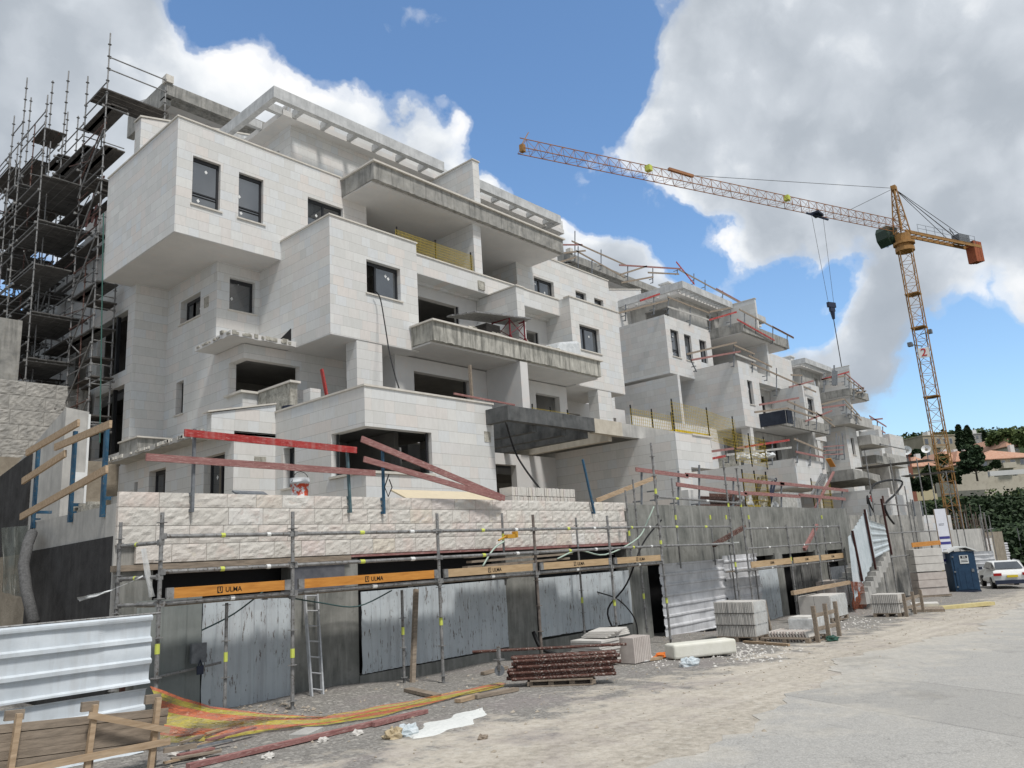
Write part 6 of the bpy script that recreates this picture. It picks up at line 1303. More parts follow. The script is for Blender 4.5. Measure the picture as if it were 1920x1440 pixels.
for k in range(5): slab_thing('stone_slab', 'white cladding slab in the short flat pile inside the crate frame', 'slab', (19.75, 8.3, z+.3+k*.045), .62, .5, .035, BLK, rz=.1*(k % 2)).__setitem__('group', 'flat pile in the broken crate')
mb = MB(); pallet(mb, 18.5, 19.6, 7.7, 8.9, z); tag(mb.build('pallet', WOODG, org=(19, 8.3, z)), 'weathered pallet under the leaning thin slabs', 'pallet')
mb = MB(); mb.box(19.3, 20.4, 7.9, 8.5, gh(20, 8)+.01, gh(20, 8)+.5); tag(mb.build('white_carton', MILK, org=(20, 8, z)), 'translucent white wrapped box at the right of the crate frame', 'box')
# block stack before the toilet
x0, y0 = 40.5, 10.8; z = gh(x0, y0)
for k in range(6):
    mb = MB(); hh = .335; j = random.Random(k).uniform(-.03, .03); obb(mb, (x0-.1+j, y0+.45, 0), (x0+.75+j, y0-.55, 0), .8, z+.1+k*(hh+.012)+(.03 if k > 2 else 0), z+.1+(k+1)*hh+(.03 if k > 2 else 0)+k*.012-.006)
    tag(mb.build('block_layer', BLKP if k < 3 else BLK, org=(x0, y0, z)), ('bottom', 'second lowest', 'third lowest', 'third highest', 'second highest', 'top')[k]+' pale block layer of the tall stack left of the blue toilet', 'block stack', 'layers of the tall block stack')
mb = MB(); obb(mb, (x0-.12, y0+.5, 0), (x0+.85, y0-.62, 0), .85, z+.01, z+.1); tag(mb.build('pallet', WOODG, org=(x0, y0, z)), 'pallet under the tall block stack', 'pallet')
# portable toilet
tp0 = gp(1817, 1112); D_ = 1; ang = math.atan2(RTH[1], RTH[0])-.16; root = empty('portable_toilet', tp0, 'dark blue portable toilet with a white peaked roof at the roadside', 'portable toilet')
def loc_hexa(mb, O, an, x0, x1, y0, y1, z0, z1, tx=0):
    c, s_ = math.cos(an), math.sin(an); mb.hexa([(O[0]+c*x-s_*y, O[1]+s_*x+c*y, O[2]+zz) for zz in (z0, z1) for y in (y0, y1) for x in (x0*(1-(tx if zz == z1 else 0)), x1*(1-(tx if zz == z1 else 0)))])
TB = mat('toilet_blue', m_noise((.012, .035, .075), (.022, .06, .115), 3, .5, .1)); TW = mat('toilet_white', flat((.62, .64, .63), .5))
mb = MB(); loc_hexa(mb, tp0, ang, -.58, .58, 0, 1.15, .08, 2.02); mb.build('body', TB, root)
mb = MB(); loc_hexa(mb, tp0, ang, -.60, .60, -.03, 1.17, .0, .08); mb.build('base', NAVYM, root)
mb = MB(); loc_hexa(mb, tp0, ang, -.47, .47, -.035, -.002, .14, 1.92); dr = mb.build('door', TB, root)
for xx in (-.30, 0, .30): mb = MB(); loc_hexa(mb, tp0, ang, xx-.035, xx+.035, -.047, -.036, .2, 1.2 if xx else 1.0); mb.build('rib', TB, dr)
mb = MB(); loc_hexa(mb, tp0, ang, .30, .42, -.07, -.04, 1.0, 1.14); mb.build('handle', GREYM, dr)
for zz in (.25, 1.0, 1.75): mb = MB(); loc_hexa(mb, tp0, ang, -.53, -.44, -.05, -.03, zz, zz+.07); mb.build('hinge', GREYM, dr)
mb = MB(); c, s_ = math.cos(ang), math.sin(ang)
L_ = lambda x, y, zz: (tp0[0]+c*x-s_*y, tp0[1]+s_*x+c*y, tp0[2]+zz)
for (xa, za), (xb, zb) in (((-.68, 1.98), (-.2, 2.2)), ((-.2, 2.2), (.2, 2.22)), ((.2, 2.22), (.68, 2.0))): mb.hexa([L_(xa, -.1, za), L_(xb, -.1, zb), L_(xa, 1.25, za), L_(xb, 1.25, zb), L_(xa, -.1, za+.07), L_(xb, -.1, zb+.07), L_(xa, 1.25, za+.07), L_(xb, 1.25, zb+.07)])
mb.build('roof', TW, root)
mb = MB(); loc_hexa(mb, tp0, ang, -.18, .24, -.06, -.048, 1.42, 1.84); sg = mb.build('sign', TW, dr)
mb = MB(); loc_hexa(mb, tp0, ang, -.13, .19, -.066, -.061, 1.68, 1.81); loc_hexa(mb, tp0, ang, -.14, .20, -.066, -.061, 1.50, 1.53); mb.build('sign_band', BLACK, sg)
text('BIB', .12, L_(.03, -.070, 1.745), (c, s_, 0), (0, 0, 1), WHITE, sg)
mb = MB(); loc_hexa(mb, tp0, ang, -.12, .18, -.066, -.061, 1.56, 1.575); loc_hexa(mb, tp0, ang, -.12, .18, -.066, -.061, 1.60, 1.615); mb.build('sign_line', GREYM, sg)
# corrugated sheet behind the toilet, banner, netting
p = gp(1850, 1100); o = corrugated(0, 1.15, 0, 2.05, 0, 9, horiz=True, rib=.26, dep=.045, tears=True, dents=.012).build('corrugated_panel', GSHEET); o.location = (p.x-.3, p.y+.4, p.z); o.rotation_euler = (0, 0, ang-.25); tag(o, 'white corrugated sheet stood on end right behind the blue toilet', 'metal panel')
mb = MB(); b0 = at(1776, 1035, D=41); b1_ = at(1765, 957, D=41); root = empty('banner', b0, 'tall white banner with dark blue bands rising behind the toilet', 'banner')
W_ = .62; rv = Vector((*RTH, 0)); hh = b1_[2]-b0[2]; P0 = Vector((b0[0], b0[1], b0[2]-.6)); mb.bar(P0+Vector((0, 0, hh/2)), P0+rv*.001+Vector((0, 0, hh/2)), .1, .1)
mb = MB(); obb(mb, P0-rv*W_/2, P0+rv*W_/2, .03, P0.z, P0.z+hh+.7); mb.build('cloth', mat('banner_white', flat((.66, .68, .74), .6)), root)
for zz in (1.0, 1.28, .12): mb = MB(); q_ = P0-Vector((FWH[0], FWH[1], 0))*.012; obb(mb, q_-rv*W_*.44, q_+rv*W_*.44, .008, P0.z+zz, P0.z+zz+.13); mb.build('band', mat('banner_blue', flat((.05, .05, .22), .6)), root)
for k in range(9): mb = MB(); q_ = P0-Vector((FWH[0], FWH[1], 0))*.012; obb(mb, q_-rv*W_*.3, q_+rv*W_*(.1+.03*(k % 3)), .008, P0.z+.34+k*.065+(1.2 if k > 6 else 0), P0.z+.355+k*.065+(1.2 if k > 6 else 0)); mb.build('text_line', GREYM, root)
for s_ in (-1, 1): mb = MB(); mb.tube([P0+rv*s_*W_*.52+Vector((0, 0, -1.9)), P0+rv*s_*W_*.52+Vector((0, 0, hh+.7))], .03, 5); mb.build('post', WOODG, root)
# foam block and plastic
p, q_ = gp(1266, 1239), gp(1384, 1229); mb = MB(); root_z = p.z
d, n = obb(mb, p, q_, .42, root_z+.01, root_z+.30); o = mb.build('foam_block', mat('cream_foam', m_noise((.62, .61, .53), (.72, .715, .65), 3, .9, .4, .01)), org=p); tag(o, 'long cream foam block lying on the gravel', 'foam block')
md = o.modifiers.new('b', 'BEVEL'); md.width = .05; md.segments = 3
lump('plastic_bag', 'crumpled clear plastic bag against the foam block', 'plastic bag', gp(1292, 1248, .0), (.26, .14, .10), mat('bag_film', m_noise((.42, .50, .54), (.70, .74, .76), 9, .25, .8, .02)), 3)
lump('plastic_bag', 'crumpled cream and clear bag on the spilled powder', 'plastic bag', gp(762, 1378), (.17, .10, .08), MAT['bag_film'], 7)
lump('plastic_bag', 'torn tan paper bag left of the spilled powder', 'paper bag', gp(738, 1384), (.12, .09, .08), mat('tan_paper', m_noise((.38, .30, .18), (.56, .48, .34), 9, .9, .8, .02)), 9)
lump('plastic_bag', 'dark green crumpled bag at the foot of the crate frame', 'plastic bag', gp(1560, 1202), (.22, .12, .08), mat('green_bag', flat((.02, .07, .05), .5)), 13)
lump('plastic_bag', 'white plastic film bundled over the slab stack beside the props', 'plastic bag', gp(1178, 1235), (.30, .20, .22), MILK, 15)
lump('plastic_bag', 'white plastic litter on the gravel right of the props', 'plastic bag', gp(1205, 1240), (.35, .16, .07), MILK, 19)
lump('orange_net_bundle', 'crumpled orange netting beside the foam block', 'netting', gp(1245, 1232), (.40, .12, .07), mat('orange_net', flat((.62, .17, .03), .8)), 21)
# stacked white slabs and the pink ones beside them
z = gh(13.2, 9.8)
for k in range(9): o = slab_thing('stone_slab', 'white stone slab in the flat stack left of the film bundle', 'slab', (13.15+.015*math.sin(k*3), 9.85+.02*math.cos(k*2), z+.05+k*.052), .62, .75, .042, BLK, rz=.02*math.sin(k*5)); o['group'] = 'flat stack of white slabs'
for k in range(10): mb = MB(); mb.box(13.55+k*.062, 13.60+k*.062, 9.2, 9.6, gh(13.7, 9.3)+.02, gh(13.7, 9.3)+.50); tag(mb.build('stone_slab', BLKP, org=(13.6, 9.4, z)), 'pinkish stone slab on edge in the row right of the white stack', 'slab', 'row of pinkish slabs')
for k in range(4): o = slab_thing('stone_slab', 'white slab thrown across the top of the two stacks', 'slab', (13.55+.03*k, 9.85, z+.53+k*.03), .85, .6, .025, BLK, rz=.12*k); o['group'] = 'slabs across the stacks'
# rusty props on a small pallet
pl, pr_ = gp(955, 1290), gp(1152, 1282); dv = (pr_-pl).normalized(); nv = Vector((-dv.y, dv.x, 0)); nv = nv if nv.dot(Vector((FWH[0], FWH[1], 0))) > 0 else -nv
mb = MB(); a_, b_ = pl.lerp(pr_, .2), pl.lerp(pr_, .8)
for k in range(4): c_ = a_.lerp(b_, k/3); mb.bar(c_+Vector((0, 0, .05)), c_+nv*.6+Vector((0, 0, .05)), .09, .07)
for k in range(4): mb.bar(a_+nv*(k*.18)+Vector((0, 0, .10)), b_+nv*(k*.18)+Vector((0, 0, .10)), .09, .02); mb.bar(a_+nv*(k*.18)+Vector((0, 0, .012)), b_+nv*(k*.18)+Vector((0, 0, .012)), .08, .018)
tag(mb.build('pallet', WOODG, org=a_), 'small pallet carrying the rusty steel props', 'pallet')
first = None; rnd = random.Random(2)
for l in range(8):
    for k in range(4):
        sh = rnd.uniform(-.05, .05)+(.10 if l > 3 else 0); off = nv*(k*.062+(.03 if l % 2 else 0))+Vector((0, 0, .13+l*.047))
        if first is None:
            P_ = Vector((0, 0, 0)); Q_ = pr_-pl; Q_.z = 0; first = MB(); first.tube([P_, Q_], .026, 8); 
            for t in (.03, .97): first.tube([Q_*t+Vector((0, 0, 0)), Q_*(t+.012)], .031, 8)
            o = first.build('steel_prop', RUSTP); first = o
        else: o = first.copy(); col.objects.link(o)
        o.location = pl+off+dv*sh; tag(o, 'rust brown steel prop in the %s layer of the pile on the small pallet' % ('bottom', 'second lowest', 'third lowest', 'fourth lowest', 'fourth highest', 'third highest', 'second highest', 'top')[l], 'steel prop', 'rusty props stacked on a pallet')
mb = MB(); mb.tube([gp(888, 1292)+nv*.1+Vector((0, 0, .58)), gp(1182, 1280)+nv*.1+Vector((0, 0, .60))], .024, 7); tag(mb.build('steel_prop', RUSTP), 'longest brown tube laid along the top of the prop pile', 'steel prop')
cc = gp(938, 1292)+nv*.1; root = empty('caster', cc, 'grey caster wheel hanging at the left end of the prop pile', 'caster wheel')
mb = MB(); mb.tube([cc+Vector((0, 0, .28))-nv*.03, cc+Vector((0, 0, .28))+nv*.03], .085, 16); mb.build('wheel', GREYM, root); mb = MB(); mb.bar(cc+Vector((0, 0, .28))-nv*.05, cc+Vector((0, 0, .48))-nv*.05, .06, .02); mb.bar(cc+Vector((0, 0, .42)), cc+Vector((0, 0, .66)), .05, .05); mb.box(cc.x-.07, cc.x+.07, cc.y-.07, cc.y+.07, cc.z+.44, cc.z+.46); mb.build('fork', STEEL, root)
# ladder
root = empty('ladder', gp(596, 1336), 'aluminium ladder standing against the damp concrete pier', 'ladder'); ALU = mat('aluminium', m_noise((.36, .37, .38), (.56, .57, .58), 9, .4, .2, .003, metal=.3))
lb, rb_ = Vector(at(586, 1334, Y=11.25)), Vector(at(607, 1338, Y=11.22)); lt, rt_ = Vector(at(571, 1112, Y=11.80)), Vector(at(594, 1112, Y=11.80))
for a_, b_ in ((lb, lt), (rb_, rt_)): mb = MB(); mb.bar(a_, b_, .028, .06, up=(0, 1, 0)); mb.build('side_rail', ALU, root)
for k in range(8): t = .05+k*.132; mb = MB(); mb.tube([lb.lerp(lt, t), rb_.lerp(rt_, t)], .014, 6); mb.build('rung', ALU, root)
# loose props leaning in front of the panels
for lab, p, q_, m_, w_ in (('grey brown timber prop behind the short scaffold pole', at(773, 1295, Y=11.2), at(780, 1105, Y=11.6), WOODG, .09),):
    mb = MB(); mb.bar(p, q_, w_, .06, up=(0, 1, 0)); tag(mb.build('timber', m_), lab, 'timber')
for lab, p, q_, w_, m_ in (('long faded red timber lying along the edge of the dusty road', (352, 1444), (790, 1340), .075, PINKW), ('second red timber lying behind the long one', (700, 1365), (800, 1338), .06, PINKW), ('grey board lying on the gravel before the props', (890, 1312), (968, 1296), .13, WOODG), ('pale board end left of the grey board', (858, 1318), (900, 1308), .12, WOOD),
                           ('grey board lying by the foot of the wall', (905, 1270), (950, 1262), .1, WOODG), ('board lying before the tall white pallet', (1395, 1206), (1480, 1212), .07, WOOD), ('rail lying on the gravel left of the foam block', (1195, 1243), (1240, 1237), .1, WOOD), ('dusty plank lying at the foot of the middle scaffold pole', (765, 1302), (820, 1310), .16, WOODG)):
    mb = MB(); a_, b_ = gp(*p, .035), gp(*q_, .035); mb.bar(a_, b_, w_, .05); tag(mb.build('timber', m_), lab, 'timber')
slab_thing('concrete_slab', 'grey concrete paver lying under the sagging netting', 'paver', gp(575, 1378), .42, .25, .05, CONL, rz=.5)
for k, (px, py, s_) in enumerate(((504, 1422, .055), (670, 1378, .06), (38*10, 1432, .05), (605, 1390, .05), (338, 1415, .09), (905, 1385, .05))): lump('stone', ('pale stone on the dust below the red timber', 'pale stone chip beside the long red timber', 'pale stone near the bottom left boards', 'flat white stone chip by the paver', 'larger grey white stone by the barricade', 'small brown clod on the open dust')[k], 'stone', gp(px, py), (s_*1.3, s_, s_*.7), BLK if k != 5 else WOODG, 40+k, 6)
# spilled powder: a thin heap
rnd = random.Random(6); mb = MB(); c0, c1 = gp(775, 1385), gp(905, 1330); N_ = 26
for i in range(N_+1):
    for j in range(13):
        u, v = i/N_, j/12*2-1; wd_ = .30*(math.sin(math.pi*min(1, u*1.02))**.6)*(1+.25*math.sin(u*17)); c_ = c0.lerp(c1, u); nn = Vector((-(c1-c0).y, (c1-c0).x, 0)).normalized(); pp = c_+nn*v*wd_; mb.v.append((pp.x, pp.y, gh(pp.x, pp.y)-.006+.035*(1-v*v)*(.6+.4*rnd.random())))
for i in range(N_):
    for j in range(12): k = i*13+j; mb.f.append((k, k+13, k+14, k+1)); mb.mi.append(0)
tag(mb.build('spilled_powder', mat('white_powder', m_noise((.60, .62, .60), (.74, .75, .73), 20, .95, .5, .01)), smooth=True), 'white powder spilled on the gravel in a long streak', 'powder')
# ---------------------------------------------------------------- netting along the kerb
top = [(281, 1286, 9.72), (340, 1308, 9.7), (400, 1325, 9.65), (500, 1338, 9.6), (600, 1343, 9.55), (680, 1338, 9.55), (760, 1322, 9.55), (850, 1302, 9.6), (945, 1279, 9.65)]
bot = [(300, 1392, 9.55), (345, 1393, 9.5), (400, 1388, 9.5), (500, 1374, 9.5), (600, 1364, 9.5), (680, 1352, 9.5), (760, 1334, 9.5), (850, 1312, 9.55), (945, 1288, 9.6)]
mb = MB(); rows = 15; mult = 6
T_ = [Vector(atg(x, y, Y, .05)) for x, y, Y in top]; B_ = [Vector(atg(x, y, Y, .02)) for x, y, Y in bot]
def interp(L, t): i = min(int(t), len(L)-2); return L[i].lerp(L[i+1], t-i)
nc = (len(T_)-1)*mult; rnd = random.Random(3)
for i in range(nc+1):
    a_, b_ = interp(T_, i/mult), interp(B_, i/mult)
    for j in range(rows+1):
        v = j/rows; p = a_.lerp(b_, v); p.y += -.05*math.sin(v*9+i*.35)-.03*math.sin(i*.9+v*4); p.z = max(p.z, gh(p.x, p.y)+.012); mb.v.append(tuple(p))
for i in range(nc):
    for j in range(rows): k = i*(rows+1)+j; mb.f.append((k, k+rows+1, k+rows+2, k+1)); mb.mi.append((0, 1, 1, 0, 0, 0, 1, 1, 1, 1, 0, 0, 0, 1, 1)[j])
def m_net(c, al):
    def f(h):
        n = h.noise(h.vm('MULTIPLY', h.P, (3, 3, 14)), 3, 5, .6); w_ = h.math('SINE', h.math('MULTIPLY', h.xyz(h.P)[0], 420)); 
        h.put(h.b.inputs['Base Color'], h.mix(n, tuple(x*.7 for x in c), c)); h.put(h.b.inputs['Alpha'], h.ramp(n, [(.35, al*.65), (.65, min(1, al*1.25))]))
        h.b.inputs['Roughness'].default_value = .8
    return f
tag(mb.build('debris_netting', [mat('net_orange', m_net((.62, .17, .07), .66)), mat('net_yellow', m_net((.55, .46, .06), .62))], org=(7, 9.6, -.2)), 'orange and yellow debris netting sagging from the white fence to the prop pile', 'netting')
o = cloth(gp(1598, 1150), gp(1625, 1140), at(1600, 1090, Y=10.2), at(1612, 1092, Y=10.2), 8, 8, .08, 4, name='n').build('debris_netting', MAT['net_orange'], smooth=True); tag(o, 'orange yellow netting hanging at the foot of the corrugated stair screen', 'netting')
o = cloth(gp(1765, 1112), gp(1785, 1108), at(1765, 1068, D=42), at(1782, 1064, D=42), 8, 8, .1, 6).build('debris_netting', MAT['net_yellow'], smooth=True); tag(o, 'yellowish netting between the block stack and the toilet', 'netting')
# ---------------------------------------------------------------- white fence and barricade, bottom left
for (z0, z1, x1, sd, lab, s0, s1) in ((.56, 1.33, 4.26, 1, 'upper white corrugated fence sheet with three ribs, bottom left', 0, 0), (-.20, .515, 4.22, 2, 'lower white corrugated fence sheet behind the timber barricade', -.10, .02)):
    o = corrugated(1.2, x1, z0, z1, 9.72, sd, horiz=True, rib=.245, dep=.04, tears=False, dents=.005, slope0=s0, slope1=s1).build('fence_sheet', WSHEET, smooth=False); tag(o, lab, 'fence sheet', 'white fence sheets at the left')
mb = MB(); mb.tube([(2.0, 9.80, 1.335), (4.40, 9.80, 1.335)], .016, 6); tag(mb.build('fence_tube', STEEL), 'thin tube along the top of the upper white fence sheet', 'tube')
for x in (4.0, 2.0): mb = MB(); mb.bar((x, 9.82, gh(x, 9.8)), (x, 9.82, 1.3), .05, .05, up=(1, 0, 0)); tag(mb.build('fence_post', mat('rusty_iron', m_noise((.07, .03, .02), (.14, .07, .05), 6, .8, .3))), ('rusty post behind the right end of the white fence', 'rusty post behind the left part of the white fence')[x < 3], 'post')
root = empty('timber_barricade', (3.2, 8.7, -.2), 'rough timber barricade with a wide plank panel on three legs, bottom left', 'barricade')
for k, (z, x0, x1) in enumerate(((.545, 1.9, 4.06), (.47, 1.9, 4.05), (.39, 1.9, 4.02), (.31, 1.9, 3.98), (.235, 1.9, 3.94))): mb = MB(); mb.bar((x0, 8.78, z-.052*x0+.06), (x1, 8.78, z-.052*x1+.01), .022, .082); mb.build('plank', WOODG, root)
for x in (2.60, 3.27, 3.90):
    mb = MB(); mb.bar((x-.04, 8.70, gh(x, 8.7)), (x+.02, 8.70, .72-.052*x), .055, .05); mb.build('leg', WOOD, root)
    mb = MB(); mb.bar((x+.05, 8.85, gh(x, 8.85)+.0), (x+.05, 8.83, .68-.052*x), .06, .05); mb.build('leg', WOODG, root)
    mb = MB(); mb.bar((x-.06, 8.84, .70-.052*x), (x+.10, 8.84, .69-.052*x), .05, .09); mb.build('block', WOODG, root)
mb = MB(); mb.bar((3.22, 8.66, .47), (4.02, 8.64, .18), .025, .06); mb.build('brace', WOOD, root)
mb = MB(); mb.bar((1.9, 8.66, .10), (4.04, 8.66, .07), .025, .065); mb.build('rail', WOOD, root)
mb = MB(); mb.bar((3.95, 8.60, .0), (4.3, 8.6, -.02), .025, .05); mb.build('rail', WOODG, root)
rnd = random.Random(14)
labs = ('lowest', 'longest', 'most tilted', 'palest', 'broadest', 'shortest', 'greyest', 'rearmost', 'thinnest')
for k in range(9):
    px, py = 320+rnd.uniform(0, 70)+k*3, 1432-k*5+rnd.uniform(-3, 3); a_ = gp(px-20, py+4, .03+.012*k); b_ = gp(px+rnd.uniform(40, 90), py-rnd.uniform(8, 20), .03+.014*k); mb = MB(); mb.bar(a_, b_, rnd.uniform(.03, .08), .02); tag(mb.build('scrap_board', [WOOD, WOODG, PINKW, GREYM][k % 4]), labs[k]+' scrap board in the heap at the foot of the barricade', 'scrap board', 'scrap boards by the barricade')
# rubble and small litter (uncountable)
def rocks(name, lab, spots, m, seed):
    rnd = random.Random(seed); mb = MB()
    for (x, y, z, s_) in spots:
        i0 = len(mb.v); pts = []
        for sx, sy, sz in ((1, 0, 0), (-1, 0, 0), (0, 1, 0), (0, -1, 0), (0, 0, 1), (0, 0, -1)): k = s_*rnd.uniform(.55, 1.25); mb.v.append((x+sx*k+rnd.uniform(-.2, .2)*s_, y+sy*k+rnd.uniform(-.2, .2)*s_, z+sz*k*.7+rnd.uniform(-.1, .1)*s_))
        for f in ((0, 2, 4), (2, 1, 4), (1, 3, 4), (3, 0, 4), (2, 0, 5), (1, 2, 5), (3, 1, 5), (0, 3, 5)): mb.f.append(tuple(i0+q for q in f)); mb.mi.append(0)
    return tag(mb.build(name, m), lab, 'rubble', kind='stuff')
RK = mat('dusty_rock', m_noise((.26, .22, .17), (.48, .43, .36), 3, .95, .5, .02)); rnd = random.Random(20)
sp = []
for _ in range(520): x = rnd.uniform(.9, 3.7); y = rnd.uniform(10.6, 15.5); hgt = min(.72, max(0, (y-10.4)*.24))*max(0, min(1, (3.5-x)/1.1)); sp.append((x, y, gh(x, y)+hgt*rnd.uniform(.5, 1), rnd.uniform(.04, .12)))
rocks('rubble_heap', 'heap of dusty rocks behind the white fence', sp, RK, 1)
mb = MB(); n_ = 14
for i in range(n_+1):
    for j in range(n_+1): x, y = -1+i/n_*5.6, 10.3+j/n_*8; hgt = min(.72, max(0, (y-10.4)*.24))*max(0, min(1, (3.5-x)/1.1)); mb.v.append((x, y, gh(x, y)-.04+hgt+.05*math.sin(x*5+y*3)))
for i in range(n_):
    for j in range(n_): k = i*(n_+1)+j; mb.f.append((k, k+n_+1, k+n_+2, k+1)); mb.mi.append(0)
tag(mb.build('earth_bank', MAT['earth_fill'], smooth=True), kind='structure')
sp = []
for _ in range(1500):
    x = rnd.uniform(4, 40); y = rnd.uniform(6.3, 11.6) if rnd.random() < .8 else rnd.uniform(4, 7); sp.append((x, y, gh(x, y)+.004, rnd.choice((.008, .012, .016, .022, .034))*rnd.uniform(.6, 1.2)))
for _ in range(260): x = rnd.uniform(4.5, 7); y = rnd.uniform(9.6, 11.7); sp.append((x, y, gh(x, y)+.01, rnd.uniform(.012, .045)))
rocks('loose_stones', 'loose stones scattered over the gravel verge', sp, RK, 2)
sp = []
for _ in range(230): p = gp(rnd.gauss(1400, 45), rnd.gauss(1226, 9)); sp.append((p.x, p.y, p.z+.006, rnd.uniform(.012, .05)))
for _ in range(60): p = gp(rnd.gauss(1610, 25), rnd.gauss(1168, 6)); sp.append((p.x, p.y, p.z+.006, rnd.uniform(.02, .06)))
for _ in range(60): p = gp(rnd.gauss(1225, 25), rnd.gauss(1240, 6)); sp.append((p.x, p.y, p.z+.006, rnd.uniform(.012, .04)))
rocks('stone_chips', 'white stone chips strewn round the pallets', sp, BLK, 3)
# ---------------------------------------------------------------- corrugated stair screen
root = empty('stair_screen', (31, 10.5, -.8), 'pale corrugated screen following the concrete steps, on dark red posts', 'screen')
def cor_quad(p00, p10, p01, p11, nrib, m, name, dep=.04):
    mb = MB(); p00, p10, p01, p11 = map(Vector, (p00, p10, p01, p11)); n = nrib*6
    for i in range(n+1):
        for j in range(2):
            u = i/n; p = (p00.lerp(p01, u)).lerp(p10.lerp(p11, u), j); f = (u*nrib) % 1; p = p+Vector((0, -dep if f < .3 else 0, 0)); mb.v.append(tuple(p))
    for i in range(n): k = i*2; mb.f.append((k, k+2, k+3, k+1)); mb.mi.append(0)
    return mb.build(name, m, root)
LB = mat('pale_blue_sheet', m_noise((.40, .46, .49), (.58, .63, .66), 2, .4, .1))
cor_quad(at(1601, 1128, Y=10.4), at(1588, 1010, Y=10.4), at(1640, 1045, Y=10.4), at(1623, 955, Y=10.4), 9, LB, 'sheet')
cor_quad(at(1640, 1045, Y=10.4), at(1668, 1030, Y=10.9), at(1628, 975, Y=10.4), at(1658, 985, Y=10.9), 5, LB, 'sheet')
for px, y0_, px1, y1_ in ((1598, 995, 1617, 1090), (1621, 955, 1642, 1068), (1652, 935, 1672, 1040)): mb = MB(); mb.bar(at(px, y0_, Y=10.33), at(px1, y1_, Y=10.33), .07, .07); mb.build('post', mat('dark_red_post', flat((.05, .015, .012), .6)), root)
mb = MB(); s0, s1 = Vector(at(1618, 1120, Y=10.6)), Vector(at(1662, 1035, Y=10.6)); ns = 9
for k in range(ns): a_ = s0.lerp(s1, k/ns); b_ = s0.lerp(s1, (k+1)/ns); mb.box(a_.x, b_.x+.02, 10.5, 11.8, a_.z-.25, b_.z)
tag(mb.build('concrete_steps', CONL, org=(32, 11, -.8)), 'raw concrete steps climbing behind the corrugated screen', 'stairs')
# ---------------------------------------------------------------- far scaffold, walkways, rebar, bags, car
sfar = empty('walkway_scaffold', (44, 11, -1.5), 'thin tube scaffold carrying two planked walkways in front of the far block', 'scaffold')
Yw = 11.6
for px, yt, yb in ((1640, 842, 1085), (1668, 940, 1110), (1690, 860, 1120), (1737, 858, 1075), (1755, 866, 1030), (1782, 882, 980), (1712, 910, 1100), (1800, 900, 1010), (1720, 935, 1090), (1848, 962, 1070), (1856, 960, 1080)):
    a_ = at(px, (yt+yb)/2, Y=Yw); t_ = at(px, yt, Y=Yw); zt = at(px, yt, X=a_[0])[2] if False else t_[2]
    k = (a_[0]/t_[0]); mb = MB(); zt = EYE+(t_[2]-EYE)*k; mb.tube([(a_[0], Yw, gh(a_[0], Yw)), (a_[0], Yw, zt)], .03, 6); z_ = gh(a_[0], Yw)+.3
    while z_ < zt: mb.disc((a_[0], Yw, z_), .07, .012, 6); z_ += 1.0
    mb.build('pole', STEEL, sfar)
for (x0, y0_, x1, y1_, th) in ((1603, 878, 1740, 863, .10), (1690, 894, 1783, 883, .08)):
    b_ = at(x1, y1_, Y=Yw); a_ = at(x0, y0_, X=b_[0]); zz = (a_[2]+b_[2])/2
    for k in range(4): mb = MB(); mb.box(b_[0]+k*.31, b_[0]+.28+k*.31, Yw, a_[1], zz, zz+.05); mb.build('plank', PLANKD, sfar)
for (x0, y0_, x1, y1_) in ((1640, 1001, 1768, 995), (1645, 1048, 1772, 1030), (1640, 985-40, 1700, 942), (1650, 868-35, 1705, 858)):
    a_, b_ = at(x0, y0_, Y=Yw-.05), at(x1, y1_, Y=Yw-.05); ledger(sfar, a_, (b_[0], b_[1], a_[2]), .03)
mb = MB(); a_ = at(1710, 1022, Y=Yw-.1); b_ = at(1768, 1018, Y=Yw-.1); mb.bar(a_, (b_[0], b_[1], a_[2]), .04, .22); mb.build('toe_board', ORB, sfar)
root2 = empty('walkway_scaffold', (60, 12, -1.8), 'far end scaffold with curved rails beside the rebar cages', 'scaffold')
for px in (1800, 1815, 1830, 1842, 1852, 1860): a_ = at(px, 1000, D=50+(px-1800)*.12); mb = MB(); mb.tube([(a_[0], a_[1], gh(a_[0], a_[1])), (a_[0], a_[1], a_[2]+1.3)], .03, 5); mb.build('pole', STEEL, root2)
for yy in (998, 1012, 1024): mb = MB(); mb.tube([at(1800, yy+3, D=50), at(1830, yy-1, D=53.6), at(1862, yy-7, D=57.4)], .03, 5); mb.build('ledger', STEEL, root2)
for i, (px, yt) in enumerate(((1790, 955), (1808, 948), (1826, 955), (1842, 968))):
    a_ = Vector(at(px, 1000, D=53)); t_ = at(px, yt, D=53); g_ = gh(a_.x, a_.y); mb = MB(); rnd = random.Random(i)
    for k in range(9):
        ox, oy = rnd.uniform(-.4, .4), rnd.uniform(-.3, .3); mb.tube([(a_.x+ox, a_.y+oy, g_), (a_.x+ox+rnd.uniform(-.1, .1), a_.y+oy, t_[2]+rnd.uniform(-.8, .4))], .022, 4)
    for k in range(9): zz = g_+.5+k*.4; mb.tube([(a_.x-.4, a_.y-.3, zz), (a_.x+.4, a_.y-.3, zz+rnd.uniform(-.1, .1))], .018, 4)
    tag(mb.build('rebar_cage', mat('rusty_rebar', flat((.12, .09, .075), .8)), org=a_), ('first', 'second', 'third', 'fourth')[i]+' upright rebar cage from the left, beyond the toilet', 'rebar cage', 'upright rebar cages')
hose('hose', [at(1632, 925, Y=12), at(1640, 908, Y=12), at(1670, 900, Y=12), at(1692, 904, Y=12), at(1680, 925, Y=12), at(1660, 945, Y=12), at(1664, 965, Y=12), at(1676, 982, Y=12)], .05, BLACK, 'thick black hose coiled in a big loop before the light garden wall')
